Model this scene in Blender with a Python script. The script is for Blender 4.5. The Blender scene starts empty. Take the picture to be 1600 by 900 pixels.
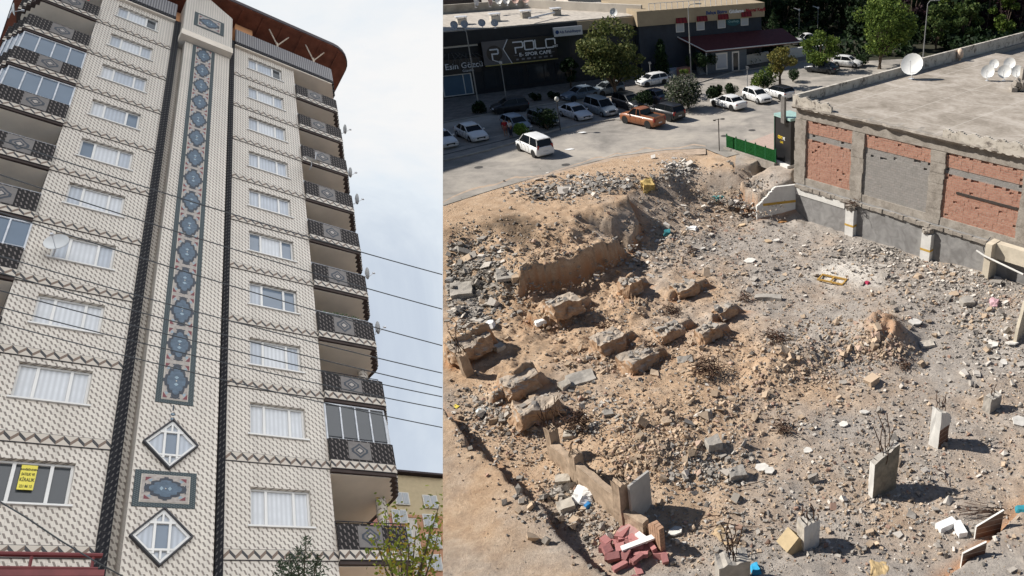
import bpy, math, random
import numpy as np
from mathutils import Matrix, Vector
from mathutils.noise import fractal, noise as pnoise, noise_vector

random.seed(7); rng = np.random.default_rng(7)
R = math.radians
SC = bpy.context.scene

# ------------------------------------------------------------------ camera
F_PX, CX, CY = 1222.0, 1200.0, 450.0          # focal length and principal point on a 1600 x 900 frame
CAM_H = 22.0
PITCH = math.atan2(620, 1222)                 # looking down
cam_d = bpy.data.cameras.new('camera'); cam = bpy.data.objects.new('camera', cam_d)
SC.collection.objects.link(cam); SC.camera = cam
cam_d.sensor_width = 36; cam_d.lens = F_PX / 1600 * 36; cam_d.shift_x = -(CX - 800) / 1600
cam_d.clip_start = 0.1; cam_d.clip_end = 3000
cam.location = (0, 0, CAM_H); cam.rotation_euler = (math.pi / 2 - PITCH, 0, 0)
CAMW = Matrix.Translation((0, 0, CAM_H)) @ Matrix.Rotation(math.pi / 2 - PITCH, 4, 'X')

# ------------------------------------------------------------------ two collections: the demolition site and the apartment street
SITE = bpy.data.collections.new('demolition_site'); SC.collection.children.link(SITE)
STREET = bpy.data.collections.new('apartment_street'); SC.collection.children.link(STREET)

# ------------------------------------------------------------------ world, sun, exposure
SUN_EL, SUN_AZ = 41.0, 174.0                  # azimuth of the sun, degrees counter-clockwise from +x
w = bpy.data.worlds.new('World'); SC.world = w; w.use_nodes = True
nt = w.node_tree; nt.nodes.clear()
sky = nt.nodes.new('ShaderNodeTexSky'); sky.sky_type = 'NISHITA'; sky.sun_disc = False
sky.sun_elevation = R(SUN_EL); sky.sun_rotation = R(90 - SUN_AZ); sky.air_density = 1.0; sky.dust_density = 0.6
bg = nt.nodes.new('ShaderNodeBackground'); bg.inputs[1].default_value = 0.062
wo = nt.nodes.new('ShaderNodeOutputWorld')
nt.links.new(sky.outputs[0], bg.inputs[0]); nt.links.new(bg.outputs[0], wo.inputs[0])

def sun_lamp(name, energy, angle, color, to_sun, coll):
    d = bpy.data.lights.new(name, 'SUN'); d.energy = energy; d.angle = R(angle); d.color = color
    o = bpy.data.objects.new(name, d); SC.collection.objects.link(o)
    o.rotation_euler = Vector(to_sun).to_track_quat('Z', 'Y').to_euler()
    o.light_linking.receiver_collection = coll; o.light_linking.blocker_collection = coll
    return o
sx = math.cos(R(SUN_EL)) * math.cos(R(SUN_AZ)); sy = math.cos(R(SUN_EL)) * math.sin(R(SUN_AZ)); sz = math.sin(R(SUN_EL))
sun_lamp('sun', 5.0, 0.53, (1.0, 0.95, 0.88), (sx, sy, sz), SITE)

# the apartment house stands in its own street, with its own gravity and its own overcast sky
ML = CAMW @ Matrix.Diagonal((1, -1, -1, 1)) @ Matrix((
    (0.6779184961952653, -0.5911566507238274, -0.43699007634194265, -15.056325),
    (0.25236832062838843, 0.745453512082057, -0.6169354034805699, 5.847671),
    (0.690461253988634, 0.30794946927947986, 0.6545459350656222, 17.497033),
    (0, 0, 0, 1)))
ov = ML.to_3x3() @ Vector((-0.35, -0.62, 0.7))
sun_lamp('overcast_sun', 3.4, 115, (1.0, 0.99, 0.97), ov, STREET)

vs = SC.view_settings; vs.view_transform = 'Standard'; vs.look = 'None'; vs.exposure = 0.46; vs.gamma = 1.0
vs.use_curve_mapping = False
SC.render.engine = 'CYCLES'
SC.cycles.max_bounces = 5; SC.cycles.diffuse_bounces = 3; SC.cycles.glossy_bounces = 2
SC.cycles.transparent_max_bounces = 12

# ------------------------------------------------------------------ survey helpers
cq, sq = math.cos(PITCH), math.sin(PITCH)
def G(u, v, z=0.0):
    """ground point at height z seen at photo position (u, v)"""
    a = (u - CX) / F_PX; b = (v - CY) / F_PX
    s = (z - CAM_H) / (-sq - b * cq)
    return (a * s, (cq - b * sq) * s)
def D(u, v, depth):
    return CAMW @ Vector(((u - CX) / F_PX * depth, -(v - CY) / F_PX * depth, -depth))
def to_px(x, y, z):
    d = y * cq - (z - CAM_H) * sq; up = y * sq + (z - CAM_H) * cq
    return CX + F_PX * x / d, CY - F_PX * up / d
EDGE = -508.0 / F_PX                          # the site ends where the other street begins
def edge_x(y, z): return EDGE * (y * cq - (z - CAM_H) * sq)

# ------------------------------------------------------------------ node expressions
class X:
    def __init__(s, nt, k): s.nt, s.k = nt, k
    def _m(s, op, *a):
        n = s.nt.nodes.new('ShaderNodeMath'); n.operation = op
        for i, q in enumerate((s,) + a):
            if isinstance(q, X): s.nt.links.new(q.k, n.inputs[i])
            else: n.inputs[i].default_value = q
        return X(s.nt, n.outputs[0])
    def __add__(s, o): return s._m('ADD', o)
    def __sub__(s, o): return s._m('SUBTRACT', o)
    def __mul__(s, o): return s._m('MULTIPLY', o)
    def __truediv__(s, o): return s._m('DIVIDE', o)
    def lt(s, o): return s._m('LESS_THAN', o)
    def gt(s, o): return s._m('GREATER_THAN', o)
    def abs(s): return s._m('ABSOLUTE')
    def fract(s): return s._m('FRACT')
    def floor(s): return s._m('FLOOR')
    def mn(s, o): return s._m('MINIMUM', o)
    def mx(s, o): return s._m('MAXIMUM', o)
    def ping(s, o): return s._m('PINGPONG', o)
    def clamp(s): return s.mn(1.0).mx(0.0)

class Mat:
    def __init__(s, name, rough=0.85, metal=0.0, spec=0.3):
        s.m = bpy.data.materials.new(name); s.m.use_nodes = True; s.nt = s.m.node_tree
        s.b = s.nt.nodes['Principled BSDF']; s.b.inputs['Roughness'].default_value = rough
        s.b.inputs['Metallic'].default_value = metal; s.b.inputs['Specular IOR Level'].default_value = spec
        s.tc = s.nt.nodes.new('ShaderNodeTexCoord')
    def xyz(s, out='Object'):
        n = s.nt.nodes.new('ShaderNodeSeparateXYZ'); s.nt.links.new(s.tc.outputs[out], n.inputs[0])
        return [X(s.nt, o) for o in n.outputs]
    def noise(s, scale, detail=4, rough=0.55, out='Object', vec=None, dist=0.0):
        n = s.nt.nodes.new('ShaderNodeTexNoise'); n.inputs['Scale'].default_value = scale
        n.inputs['Detail'].default_value = detail; n.inputs['Roughness'].default_value = rough
        n.inputs['Distortion'].default_value = dist
        s.nt.links.new(vec if vec is not None else s.tc.outputs[out], n.inputs['Vector'])
        return X(s.nt, n.outputs[0])
    def ramp(s, x, stops, interp='LINEAR'):
        n = s.nt.nodes.new('ShaderNodeValToRGB'); e = n.color_ramp.elements; n.color_ramp.interpolation = interp
        while len(e) < len(stops): e.new(0.5)
        for q, (p, c) in zip(e, stops):
            q.position = p; q.color = (c[0], c[1], c[2], 1) if not isinstance(c, (int, float)) else (c, c, c, 1)
        s.nt.links.new(x.k, n.inputs[0]); return n.outputs[0]
    def mix(s, f, a, b, mode='MIX'):
        n = s.nt.nodes.new('ShaderNodeMix'); n.data_type = 'RGBA'; n.blend_type = mode
        for i, q in ((0, f), (6, a), (7, b)):
            if isinstance(q, X): s.nt.links.new(q.k, n.inputs[i])
            elif isinstance(q, bpy.types.NodeSocket): s.nt.links.new(q, n.inputs[i])
            elif isinstance(q, (tuple, list)): n.inputs[i].default_value = (*q, 1)
            else: n.inputs[i].default_value = q
        return n.outputs[2]
    def attr(s, name):
        n = s.nt.nodes.new('ShaderNodeAttribute'); n.attribute_name = name
        return X(s.nt, n.outputs['Fac'])
    def island(s):
        n = s.nt.nodes.new('ShaderNodeNewGeometry'); return X(s.nt, n.outputs['Random Per Island'])
    def color(s, c):
        if isinstance(c, bpy.types.NodeSocket): s.nt.links.new(c, s.b.inputs['Base Color'])
        else: s.b.inputs['Base Color'].default_value = (*c, 1)
        return s
    def bump(s, x, strength=0.4, dist=0.05):
        n = s.nt.nodes.new('ShaderNodeBump'); n.inputs['Strength'].default_value = strength; n.inputs['Distance'].default_value = dist
        s.nt.links.new(x.k, n.inputs['Height']); s.nt.links.new(n.outputs[0], s.b.inputs['Normal']); return s

def plain(name, c, rough=0.8, var=0.25, scale=3.0, bump=0.0, metal=0.0, spec=0.3, coord='Object'):
    m = Mat(name, rough, metal, spec)
    n = m.noise(scale, 6, 0.6, coord)
    a = tuple(q * (1 - var) for q in c); b = tuple(min(1, q * (1 + var)) for q in c)
    m.color(m.ramp(n, [(0.3, a), (0.7, b)]))
    if bump: m.bump(m.noise(scale * 6, 5, 0.6, coord), bump, 0.03)
    return m.m
def glossy(name, c, rough=0.25, metal=0.0, coat=0.0):
    m = Mat(name, rough, metal, 0.5)
    n = m.noise(1.3, 3, 0.5); m.color(m.ramp(n, [(0.3, tuple(q * 0.9 for q in c)), (0.7, c)]))
    m.b.inputs['Coat Weight'].default_value = coat
    return m.m

# ------------------------------------------------------------------ mesh builder
class MB:
    def __init__(s): s.v, s.f, s.mi = [], [], []
    def add(s, vs, fs, mi=0):
        n = len(s.v); s.v += [tuple(q) for q in vs]; s.f += [tuple(i + n for i in f) for f in fs]; s.mi += [mi] * len(fs); return s
    def box(s, c, d, rz=0.0, mi=0, M=None, taper=1.0):
        x, y, z = d[0] / 2, d[1] / 2, d[2] / 2
        vs = [Vector((sx_ * x * (taper if sz_ > 0 else 1), sy_ * y * (taper if sz_ > 0 else 1), sz_ * z)) for sz_ in (-1, 1) for sx_, sy_ in ((-1, -1), (1, -1), (1, 1), (-1, 1))]
        T = M if M is not None else Matrix.Translation(c) @ Matrix.Rotation(rz, 4, 'Z')
        return s.add([T @ q for q in vs], [(3, 2, 1, 0), (4, 5, 6, 7), (0, 1, 5, 4), (1, 2, 6, 5), (2, 3, 7, 6), (3, 0, 4, 7)], mi)
    def bb(s, x0, x1, y0, y1, z0, z1, mi=0): return s.box(((x0 + x1) / 2, (y0 + y1) / 2, (z0 + z1) / 2), (abs(x1 - x0), abs(y1 - y0), abs(z1 - z0)), 0, mi)
    def prism(s, poly, z0, z1, mi=0, z0b=None):
        n = len(poly); vs = [(p[0], p[1], z0) for p in poly] + [(p[0], p[1], z1) for p in poly]
        fs = [tuple(range(n))[::-1], tuple(range(n, 2 * n))] + [(i, (i + 1) % n, (i + 1) % n + n, i + n) for i in range(n)]
        return s.add(vs, fs, mi)
    def tube(s, pts, r, k=6, mi=0, r2=None, cap=True):
        pts = [Vector(p) for p in pts]; n = len(pts); vs = []
        up = Vector((0, 0, 1))
        for i, p in enumerate(pts):
            t = (pts[min(i + 1, n - 1)] - pts[max(i - 1, 0)]).normalized()
            a = t.cross(up)
            if a.length < 0.05: a = t.cross(Vector((1, 0, 0)))
            a.normalize(); b = t.cross(a)
            rr = r if r2 is None else r + (r2 - r) * i / max(1, n - 1)
            for j in range(k):
                q = 2 * math.pi * j / k; vs.append(p + a * (rr * math.cos(q)) + b * (rr * math.sin(q)))
        fs = [(i * k + j, i * k + (j + 1) % k, (i + 1) * k + (j + 1) % k, (i + 1) * k + j) for i in range(n - 1) for j in range(k)]
        if cap: fs += [tuple(range(k))[::-1], tuple(range((n - 1) * k, n * k))]
        return s.add(vs, fs, mi)
    def lathe(s, prof, k=12, M=None, mi=0):
        vs = []; M = M or Matrix()
        for r, z in prof:
            for j in range(k): vs.append(M @ Vector((r * math.cos(2 * math.pi * j / k), r * math.sin(2 * math.pi * j / k), z)))
        n = len(prof)
        return s.add(vs, [(i * k + j, i * k + (j + 1) % k, (i + 1) * k + (j + 1) % k, (i + 1) * k + j) for i in range(n - 1) for j in range(k)], mi)
    def xf(s, M): s.v = [tuple(M @ Vector(q)) for q in s.v]; return s
    def build(s, name, mats, parent=None, coll=None, smooth=False, fix=True):
        me = bpy.data.meshes.new(name); me.from_pydata(s.v, [], s.f)
        for m in (mats if isinstance(mats, (list, tuple)) else [mats]): me.materials.append(m)
        if any(s.mi): me.polygons.foreach_set('material_index', s.mi)
        me.polygons.foreach_set('use_smooth', [bool(smooth)] * len(s.f))
        if fix and len(s.f) < 20000:
            import bmesh
            b = bmesh.new(); b.from_mesh(me); bmesh.ops.recalc_face_normals(b, faces=b.faces); b.to_mesh(me); b.free()
        me.update()
        o = bpy.data.objects.new(name, me)
        if parent is not None:
            o.parent = parent
            coll = parent.users_collection[0]
        (coll or SITE).objects.link(o)
        return o

def tag(o, label=None, cat=None, group=None, kind=None):
    if label: o['label'] = label
    if cat: o['category'] = cat
    if group: o['group'] = group
    if kind: o['kind'] = kind
    return o
def thing(name, label, cat, loc=(0, 0, 0), rz=0.0, group=None, coll=None, M=None):
    o = bpy.data.objects.new(name, None); (coll or SITE).objects.link(o); o.empty_display_size = 0.3
    if M is not None: o.matrix_world = M
    else: o.location = loc; o.rotation_euler = (0, 0, rz)
    return tag(o, label, cat, group)
def npmesh(name, V, Fq, mats, coll=None, parent=None, smooth=False, mi=None):
    """big mesh from numpy arrays (faces all the same size)"""
    me = bpy.data.meshes.new(name); k = Fq.shape[1]
    me.vertices.add(len(V)); me.vertices.foreach_set('co', V.astype(np.float32).ravel())
    me.loops.add(Fq.size); me.loops.foreach_set('vertex_index', Fq.astype(np.int32).ravel())
    me.polygons.add(len(Fq)); me.polygons.foreach_set('loop_start', np.arange(0, Fq.size, k, dtype=np.int32))
    me.polygons.foreach_set('loop_total', np.full(len(Fq), k, dtype=np.int32))
    for m in (mats if isinstance(mats, (list, tuple)) else [mats]): me.materials.append(m)
    if mi is not None: me.polygons.foreach_set('material_index', mi.astype(np.int32))
    me.polygons.foreach_set('use_smooth', np.full(len(Fq), bool(smooth)))
    me.update(calc_edges=True); me.validate()
    o = bpy.data.objects.new(name, me)
    if parent is not None: o.parent = parent; coll = parent.users_collection[0]
    (coll or SITE).objects.link(o)
    return o
def text(name, s_, size, mat, parent, M, extrude=0.01, bold=0.0, align='LEFT', sxx=1.0):
    c = bpy.data.curves.new(name, 'FONT'); c.body = s_; c.size = size; c.extrude = extrude; c.offset = bold; c.align_x = align
    c.resolution_u = 2
    c.materials.append(mat)
    tmp = bpy.data.objects.new('tmp_text', c); SC.collection.objects.link(tmp); bpy.context.view_layer.update()
    me = bpy.data.meshes.new_from_object(tmp.evaluated_get(bpy.context.evaluated_depsgraph_get())); me.name = name
    bpy.data.objects.remove(tmp)
    o = bpy.data.objects.new(name, me); o.parent = parent; parent.users_collection[0].objects.link(o)
    o.matrix_local = M @ Matrix.Diagonal((sxx, 1, 1, 1)); return o

# ================================================================== APARTMENT STREET
def street_thing(name, label, cat, group=None, off=None):
    return thing(name, label, cat, group=group, coll=STREET, M=ML @ Matrix.Translation(off) if off else ML.copy())

def cut_edge(objs, keep_site):
    """trim meshes at the line where the two places meet"""
    import bmesh
    n = CAMW.to_3x3() @ Vector((1, 0, EDGE)); n.normalize()       # points to the site side
    co = Vector((0, 0, CAM_H))
    for o in objs:
        if o.type != 'MESH': continue
        bpy.context.view_layer.update()
        Mi = o.matrix_world.inverted(); b = bmesh.new(); b.from_mesh(o.data)
        c2 = Mi @ co; n2 = (Mi.to_3x3() @ (n if not keep_site else -n)).normalized()
        bmesh.ops.bisect_plane(b, geom=b.verts[:] + b.edges[:] + b.faces[:], plane_co=c2, plane_no=n2, clear_outer=True)
        b.to_mesh(o.data); b.free()

# --- overcast sky behind the apartment street
m = Mat('overcast_cloud', 1.0)
n1 = m.noise(0.035, 7, 0.62, dist=0.8); n2 = m.noise(0.008, 2, 0.5)
col = m.ramp(n1 * 0.6 + n2 * 0.4, [(0.36, (0.48, 0.55, 0.68)), (0.46, (0.64, 0.72, 0.83)), (0.55, (0.84, 0.91, 0.98)), (0.66, (1.0, 1.0, 1.0))])
m.nt.nodes.remove(m.b); em = m.nt.nodes.new('ShaderNodeEmission'); em.inputs[1].default_value = 0.68
m.nt.links.new(col, em.inputs[0]); m.nt.links.new(em.outputs[0], m.nt.nodes['Material Output'].inputs[0])
b = MB(); NA, NE_ = 30, 24; RD = 66.0
th0 = math.atan(EDGE)
for i in range(NA + 1):
    th = th0 - (R(85)) * i / NA
    for j in range(NE_ + 1):
        ph = R(-50 + 100 * j / NE_)
        b.v.append((RD * math.sin(th) * math.cos(ph), RD * math.sin(ph), -RD * math.cos(th) * math.cos(ph)))
b.f = [(i * (NE_ + 1) + j, (i + 1) * (NE_ + 1) + j, (i + 1) * (NE_ + 1) + j + 1, i * (NE_ + 1) + j + 1) for i in range(NA) for j in range(NE_)]
b.mi = [0] * len(b.f)
o = b.build('sky', m.m, coll=STREET, smooth=True, fix=False); o.matrix_world = CAMW; tag(o, kind='structure')
o.light_linking.receiver_collection = STREET

gr = MB().bb(-16, 5.5, -24, 9, -16.2, -16.0).build('pavement', plain('pale_bounce_pavement', (0.50, 0.47, 0.43), .9, .2, 1.0), coll=STREET)  # unseen street ground, added pale to bounce light up onto the soffits
gr.matrix_world = ML; tag(gr, kind='structure')
# --- materials of the tiled facade
def tile_mat(name, base, dash, du=0.1, dv=0.2, wd=0.22, hd=0.34, slant=0.75, var=0.06, dk=0.85):
    m = Mat(name, 0.45 if base[0] > .1 else .75, 0, 0.4 if base[0] > .1 else .12); x, y, z = m.xyz()
    u = (x + y) / du; cu = u.floor(); fu = u.fract() - 0.5
    v = z / dv + (cu * 0.5).fract() * 1.0; fv = v.fract() - 0.5
    k = (fu + fv * slant).abs().lt(wd) * fv.abs().lt(hd)
    nz = m.noise(0.9, 5, 0.6); st = m.noise(0.35, 3, 0.6, dist=1.2)
    bc = m.ramp(nz, [(0.3, tuple(q * (1 - var) for q in base)), (0.7, tuple(q * (1 + var) for q in base))])
    bc = m.mix((st - 0.52) * 1.2, bc, tuple(q * 0.72 for q in base)) if var else bc
    cb = m.nt.nodes.new('ShaderNodeCombineXYZ'); m.nt.links.new((x * 2.6 + y).k, cb.inputs[0]); m.nt.links.new((z * 0.18).k, cb.inputs[2])
    stk = m.noise(1.0, 6, 0.7, vec=cb.outputs[0]); bc = m.mix(((stk - 0.47) * 2.6).clamp() * (0.34 if base[0] > .2 else 0.0), bc, (0.24, 0.20, 0.16))
    grid = ((x + y) / (du * 2)).fract().lt(0.06).mx((z / dv / 2).fract().lt(0.04))
    bc = m.mix(grid * 0.16, bc, (0.1, 0.09, 0.08))
    m.color(m.mix(k * dk, bc, dash)); return m.m
CREAM = tile_mat('cream_tile', (0.62, 0.56, 0.48), (0.13, 0.10, 0.08), dk=0.85)
DARKT = tile_mat('dark_tile', (0.012, 0.012, 0.015), (0.11, 0.105, 0.10), 0.085, 0.2, 0.15, 0.24, -0.7)
BALT = tile_mat('balcony_tile', (0.022, 0.02, 0.02), (0.19, 0.165, 0.155), 0.105, 0.22, 0.17, 0.28, 0.5)
SLATT = tile_mat('parapet_tile', (0.25, 0.235, 0.235), (0.05, 0.048, 0.055), 0.10, 0.3, 0.28, 0.49, 0.0)
def zig_mat():
    m = Mat('zigzag_tile', 0.5, 0, 0.4); x, y, z = m.xyz('Object'); P = 0.27
    u = (x + y) / P
    tri = u.ping(0.5) * 2.0                       # 0..1
    vz = z                                        # band object origin sits at its centre
    d = (vz / 0.30 + 0.5 - tri * 0.62 - 0.19).abs()
    k = d.lt(0.20); rising = (u.fract()).lt(0.5)
    line = (vz.abs() - 0.165).abs().lt(0.014)
    c = m.mix(k, (0.50, 0.44, 0.365), m.mix(rising, (0.022, 0.02, 0.022), (0.15, 0.10, 0.07)))
    m.color(m.mix(line, c, (0.05, 0.045, 0.045))); return m.m
ZIG = zig_mat()
PVC = glossy('white_pvc', (0.70, 0.68, 0.64), 0.4)
def curtain(name, c, amp):
    m = Mat(name, 0.3, 0, 0.3); x, y, z = m.xyz()
    f = ((x * 55.0)._m('SINE') * 0.5 + 0.5) * m.noise(3.0, 2)
    m.color(m.ramp(f, [(0.0, tuple(q * (1 - amp) for q in c)), (0.6, c)])); return m.m
GL_CUR = curtain('curtained_glass', (0.62, 0.63, 0.64), 0.20)
GL_CUR2 = curtain('curtained_glass_blue', (0.47, 0.50, 0.54), 0.22)
GL_DK = glossy('dark_glass', (0.05, 0.055, 0.06), 0.08)
GL_BL = glossy('blue_grey_glass', (0.15, 0.19, 0.24), 0.1)
SOFF = plain('soffit_plaster', (0.70, 0.62, 0.52), 0.9, 0.12, 0.8)
IRON = plain('black_iron', (0.03, 0.03, 0.035), 0.5)
ALU = plain('aluminium', (0.55, 0.56, 0.58), 0.4)
WOOD = plain('red_brown_eave_board', (0.16, 0.055, 0.032), 0.8, 0.35, 2.0)
FASC = plain('dark_fascia', (0.045, 0.03, 0.035), 0.6)
MS_SLATE = tile_mat('slate_mosaic', (0.055, 0.07, 0.075), (0.16, 0.18, 0.18), 0.05, 0.06, 0.2, 0.3, 1.0, 0.1)
MS_PINK = plain('rose_mosaic', (0.35, 0.31, 0.275), 0.6, 0.25, 14)
MS_DK = plain('ink_mosaic', (0.035, 0.042, 0.055), 0.5, 0.2, 20)
MS_BLUE = plain('blue_mosaic', (0.075, 0.11, 0.15), 0.5, 0.3, 12)
MS_LT = plain('pale_blue_mosaic', (0.25, 0.33, 0.38), 0.5, 0.2, 12)
MS_RED = plain('red_mosaic', (0.16, 0.035, 0.045), 0.5, 0.2, 12)
MS_CR = plain('bone_mosaic', (0.50, 0.45, 0.38), 0.5, 0.1, 12)
MOSAIC = [MS_SLATE, MS_PINK, MS_DK, MS_BLUE, MS_LT, MS_RED, MS_CR]

T = street_thing('apartment_tower', 'tall cream tiled apartment block with black column strips and carpet mosaics', 'apartment block')
BZ = [-0.1, 3.1, 6.0, 8.95, 11.82, 14.76, 17.7, 20.78, 23.8, 26.9, 29.95]
XL, XR0, XR1 = -2.62, 2.46, 5.13

def holed(b, x0, x1, z0, z1, holes, y=0.0, dep=0.14):
    xs = sorted({x0, x1, *[h[0] for h in holes], *[h[1] for h in holes]})
    for i in range(len(xs) - 1):
        a, c = xs[i], xs[i + 1]
        hz_ = sorted((h[2], h[3]) for h in holes if h[0] <= a + 1e-6 and h[1] >= c - 1e-6)
        z = z0
        for p, q in hz_ + [(z1, z1)]:
            if p > z + 1e-6: b.add([(a, y, z), (c, y, z), (c, y, p), (a, y, p)], [(0, 1, 2, 3)])
            z = q
    for (a, c, p, q) in holes:
        b.add([(a, y, p), (c, y, p), (c, y, q), (a, y, q), (a, y + dep, p), (c, y + dep, p), (c, y + dep, q), (a, y + dep, q)],
              [(0, 4, 5, 1), (1, 5, 6, 2), (2, 6, 7, 3), (3, 7, 4, 0)])
LW = [(-2.05, -0.6, BZ[k] + (1.28 if k < 2 else 1.16), BZ[k] + (2.55 if k < 2 else 2.42)) for k in range(0, 10)]
RW = [(3.07, 4.55, BZ[k] + (0.92 if k < 4 else 1.1), BZ[k] + (2.2 if k < 4 else 2.38)) for k in range(0, 10)]
b = MB()
holed(b, XL, 0.0, -16, 29.9, LW + [(-2.05, -0.6, -2.0, -0.9)]); holed(b, XR0, XR1, -16, 29.9, RW + [(3.07, 4.55, -2.0, -0.9)])
b.add([(XL, 0, -16), (XL, 9, -16), (XL, 9, 29.9), (XL, 0, 29.9)], [(0, 1, 2, 3)])
b.add([(XR1, 0, -16), (XR1, 9, -16), (XR1, 9, 29.9), (XR1, 0, 29.9)], [(0, 1, 2, 3)])
b.add([(XL, 9, -16), (XR1, 9, -16), (XR1, 9, 29.9), (XL, 9, 29.9)], [(0, 1, 2, 3)])
b.add([(XL, 0.2, 29.88), (XR1, 0.2, 29.88), (XR1, 9, 29.88), (XL, 9, 29.88)], [(0, 1, 2, 3)])
b.add([(0, 0.22, -16), (XR0, 0.22, -16), (XR0, 0.22, 29.9), (0, 0.22, 29.9)], [(0, 1, 2, 3)])
b.build('wall', CREAM, T, fix=False)
# black column strips with a recessed shadow gap beside the shaft
MB().bb(0.0, 0.235, -0.07, 0.26, -16, 30).build('column_strip', DARKT, T)
MB().bb(2.285, 2.46, -0.07, 0.26, -16, 30.4).build('column_strip', DARKT, T)
sh = MB().bb(0.44, 2.2, -0.25, 0.3, -16, 27.7).build('shaft', CREAM, T)
# head of the shaft
hb = MB().bb(0.24, 2.2, -0.5, 0.35, 28.35, 31.9); hb.bb(0.2, 2.24, -0.55, 0.4, 27.75, 28.3, 1)
hb.prism([(0.24, -0.5), (2.2, -0.5), (2.2, 0.35), (0.24, 0.35)], 31.9, 31.95, 0)
hb.add([(0.24, -0.5, 31.95), (2.2, -0.5, 31.95), (1.22, -0.5, 33.2), (0.24, 0.35, 31.95), (2.2, 0.35, 31.95), (1.22, 0.35, 33.2)],
       [(0, 1, 2), (3, 5, 4), (0, 2, 5, 3), (1, 4, 5, 2)], 0)
hb.build('shaft_head', [CREAM, SOFF], T)

def carpet_frame(b, x0, x1, z0, z1, y, bw):
    b.bb(x0, x1, y - 0.012, y, z0, z1, 0); b.bb(x0 + bw, x1 - bw, y - 0.018, y - 0.012, z0 + bw, z1 - bw, 6)
    b.bb(x0 + bw + .02, x1 - bw - .02, y - 0.024, y - 0.018, z0 + bw + .02, z1 - bw - .02, 1)
def poly_y(b, pts, y, th, mi):
    n = len(pts); b.add([(p[0], y, p[1]) for p in pts] + [(p[0], y - th, p[1]) for p in pts],
        [tuple(range(n, 2 * n))] + [(i, (i + 1) % n, (i + 1) % n + n, i + n) for i in range(n)], mi)
def medal(b, cx, cz, w, h, y, horiz=False):
    def P(q): return [((cx + (c if horiz else a) * w), cz + (a if horiz else c) * h) for a, c in q]
    hx = [(.12, 1), (.34, .86), (.34, .70), (.60, .70), (.72, .48), (.72, .34), (.92, .30), (1.0, .0)]; hexa = [(0, 1)] + [(-a, c) for a, c in hx] + [(-a, -c) for a, c in hx[::-1][1:]] + [(0, -1)] + [(a, -c) for a, c in hx] + [(a, c) for a, c in hx[::-1][1:]]
    poly_y(b, P(hexa), y, 0.006, 2)
    poly_y(b, P([(a * .78, c * .78) for a, c in hexa]), y - 0.006, 0.004, 3)
    for s in (-1, 1):                      # hooks at tips
        b.add([(q[0], y - 0.004, q[1]) for q in P([(s * 1.02 - .06, -.1), (s * 1.02 + .06, -.1), (s * 1.02 + .06, .1), (s * 1.02 - .06, .1)])], [(0, 1, 2, 3)], 2)
        b.add([(q[0], y - 0.004, q[1]) for q in P([(-.4, s * .95 - .03), (.4, s * .95 - .03), (.4, s * .95 + .03), (-.4, s * .95 + .03)])], [(0, 1, 2, 3)], 2)
        for s2 in (-1, 1):
            b.add([(q[0], y - 0.003, q[1]) for q in P([(s * .62, s2 * .98), (s * 1.0, s2 * .98), (s * 1.0, s2 * .68)])], [(0, 1, 2)], 5)
            b.add([(q[0], y - 0.003, q[1]) for q in P([(s * .55, s2 * .72), (s * .85, s2 * .62), (s * .75, s2 * .85)])], [(0, 1, 2)], 4)
        for dx in (0.0,):
            b.add([(q[0], y - 0.0115, q[1]) for q in P([(0, s * .2 - .09), (.2, s * .2), (0, s * .2 + .09), (-.2, s * .2)])], [(0, 1, 2, 3)], 4)
    b.add([(q[0], y - 0.0125, q[1]) for q in P([(0, -.04), (.07, 0), (0, .04), (-.07, 0)])], [(0, 1, 2, 3)], 6)
b = MB(); carpet_frame(b, 0.74, 1.60, 4.55, 27.68, -0.251, 0.13)
for i in range(15): medal(b, 1.17, 5.42 + i * 1.53, 0.28, 0.69, -0.276)
b.build('carpet_mosaic', MOSAIC, T, fix=False)
b = MB(); carpet_frame(b, 0.50, 1.77, 1.04, 2.17, -0.251, 0.13); medal(b, 1.135, 1.6, 0.43, 0.34, -0.276, True)
b.build('carpet_mosaic', MOSAIC, T, fix=False)
b = MB(); carpet_frame(b, 0.62, 1.85, 29.3, 30.9, -0.501, 0.16); medal(b, 1.235, 30.1, 0.42, 0.5, -0.526, True)
b.build('carpet_mosaic', MOSAIC, T, fix=False)
b = MB()
for z in (3.98, 4.16): b.lathe([(0.0, 0.012), (0.05, 0.012), (0.05, 0)], 10, Matrix.Translation((1.16, -0.25, z)) @ Matrix.Rotation(R(90), 4, 'X'), 3)
for z in (3.98, 4.16): b.lathe([(0.0, 0.016), (0.022, 0.016)], 8, Matrix.Translation((1.16, -0.25, z)) @ Matrix.Rotation(R(90), 4, 'X'), 4)
b.bb(1.145, 1.175, -0.26, -0.25, 4.3, 4.5, 2)
tag(b.build('pendant_mosaic', MOSAIC, T, fix=False))

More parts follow.
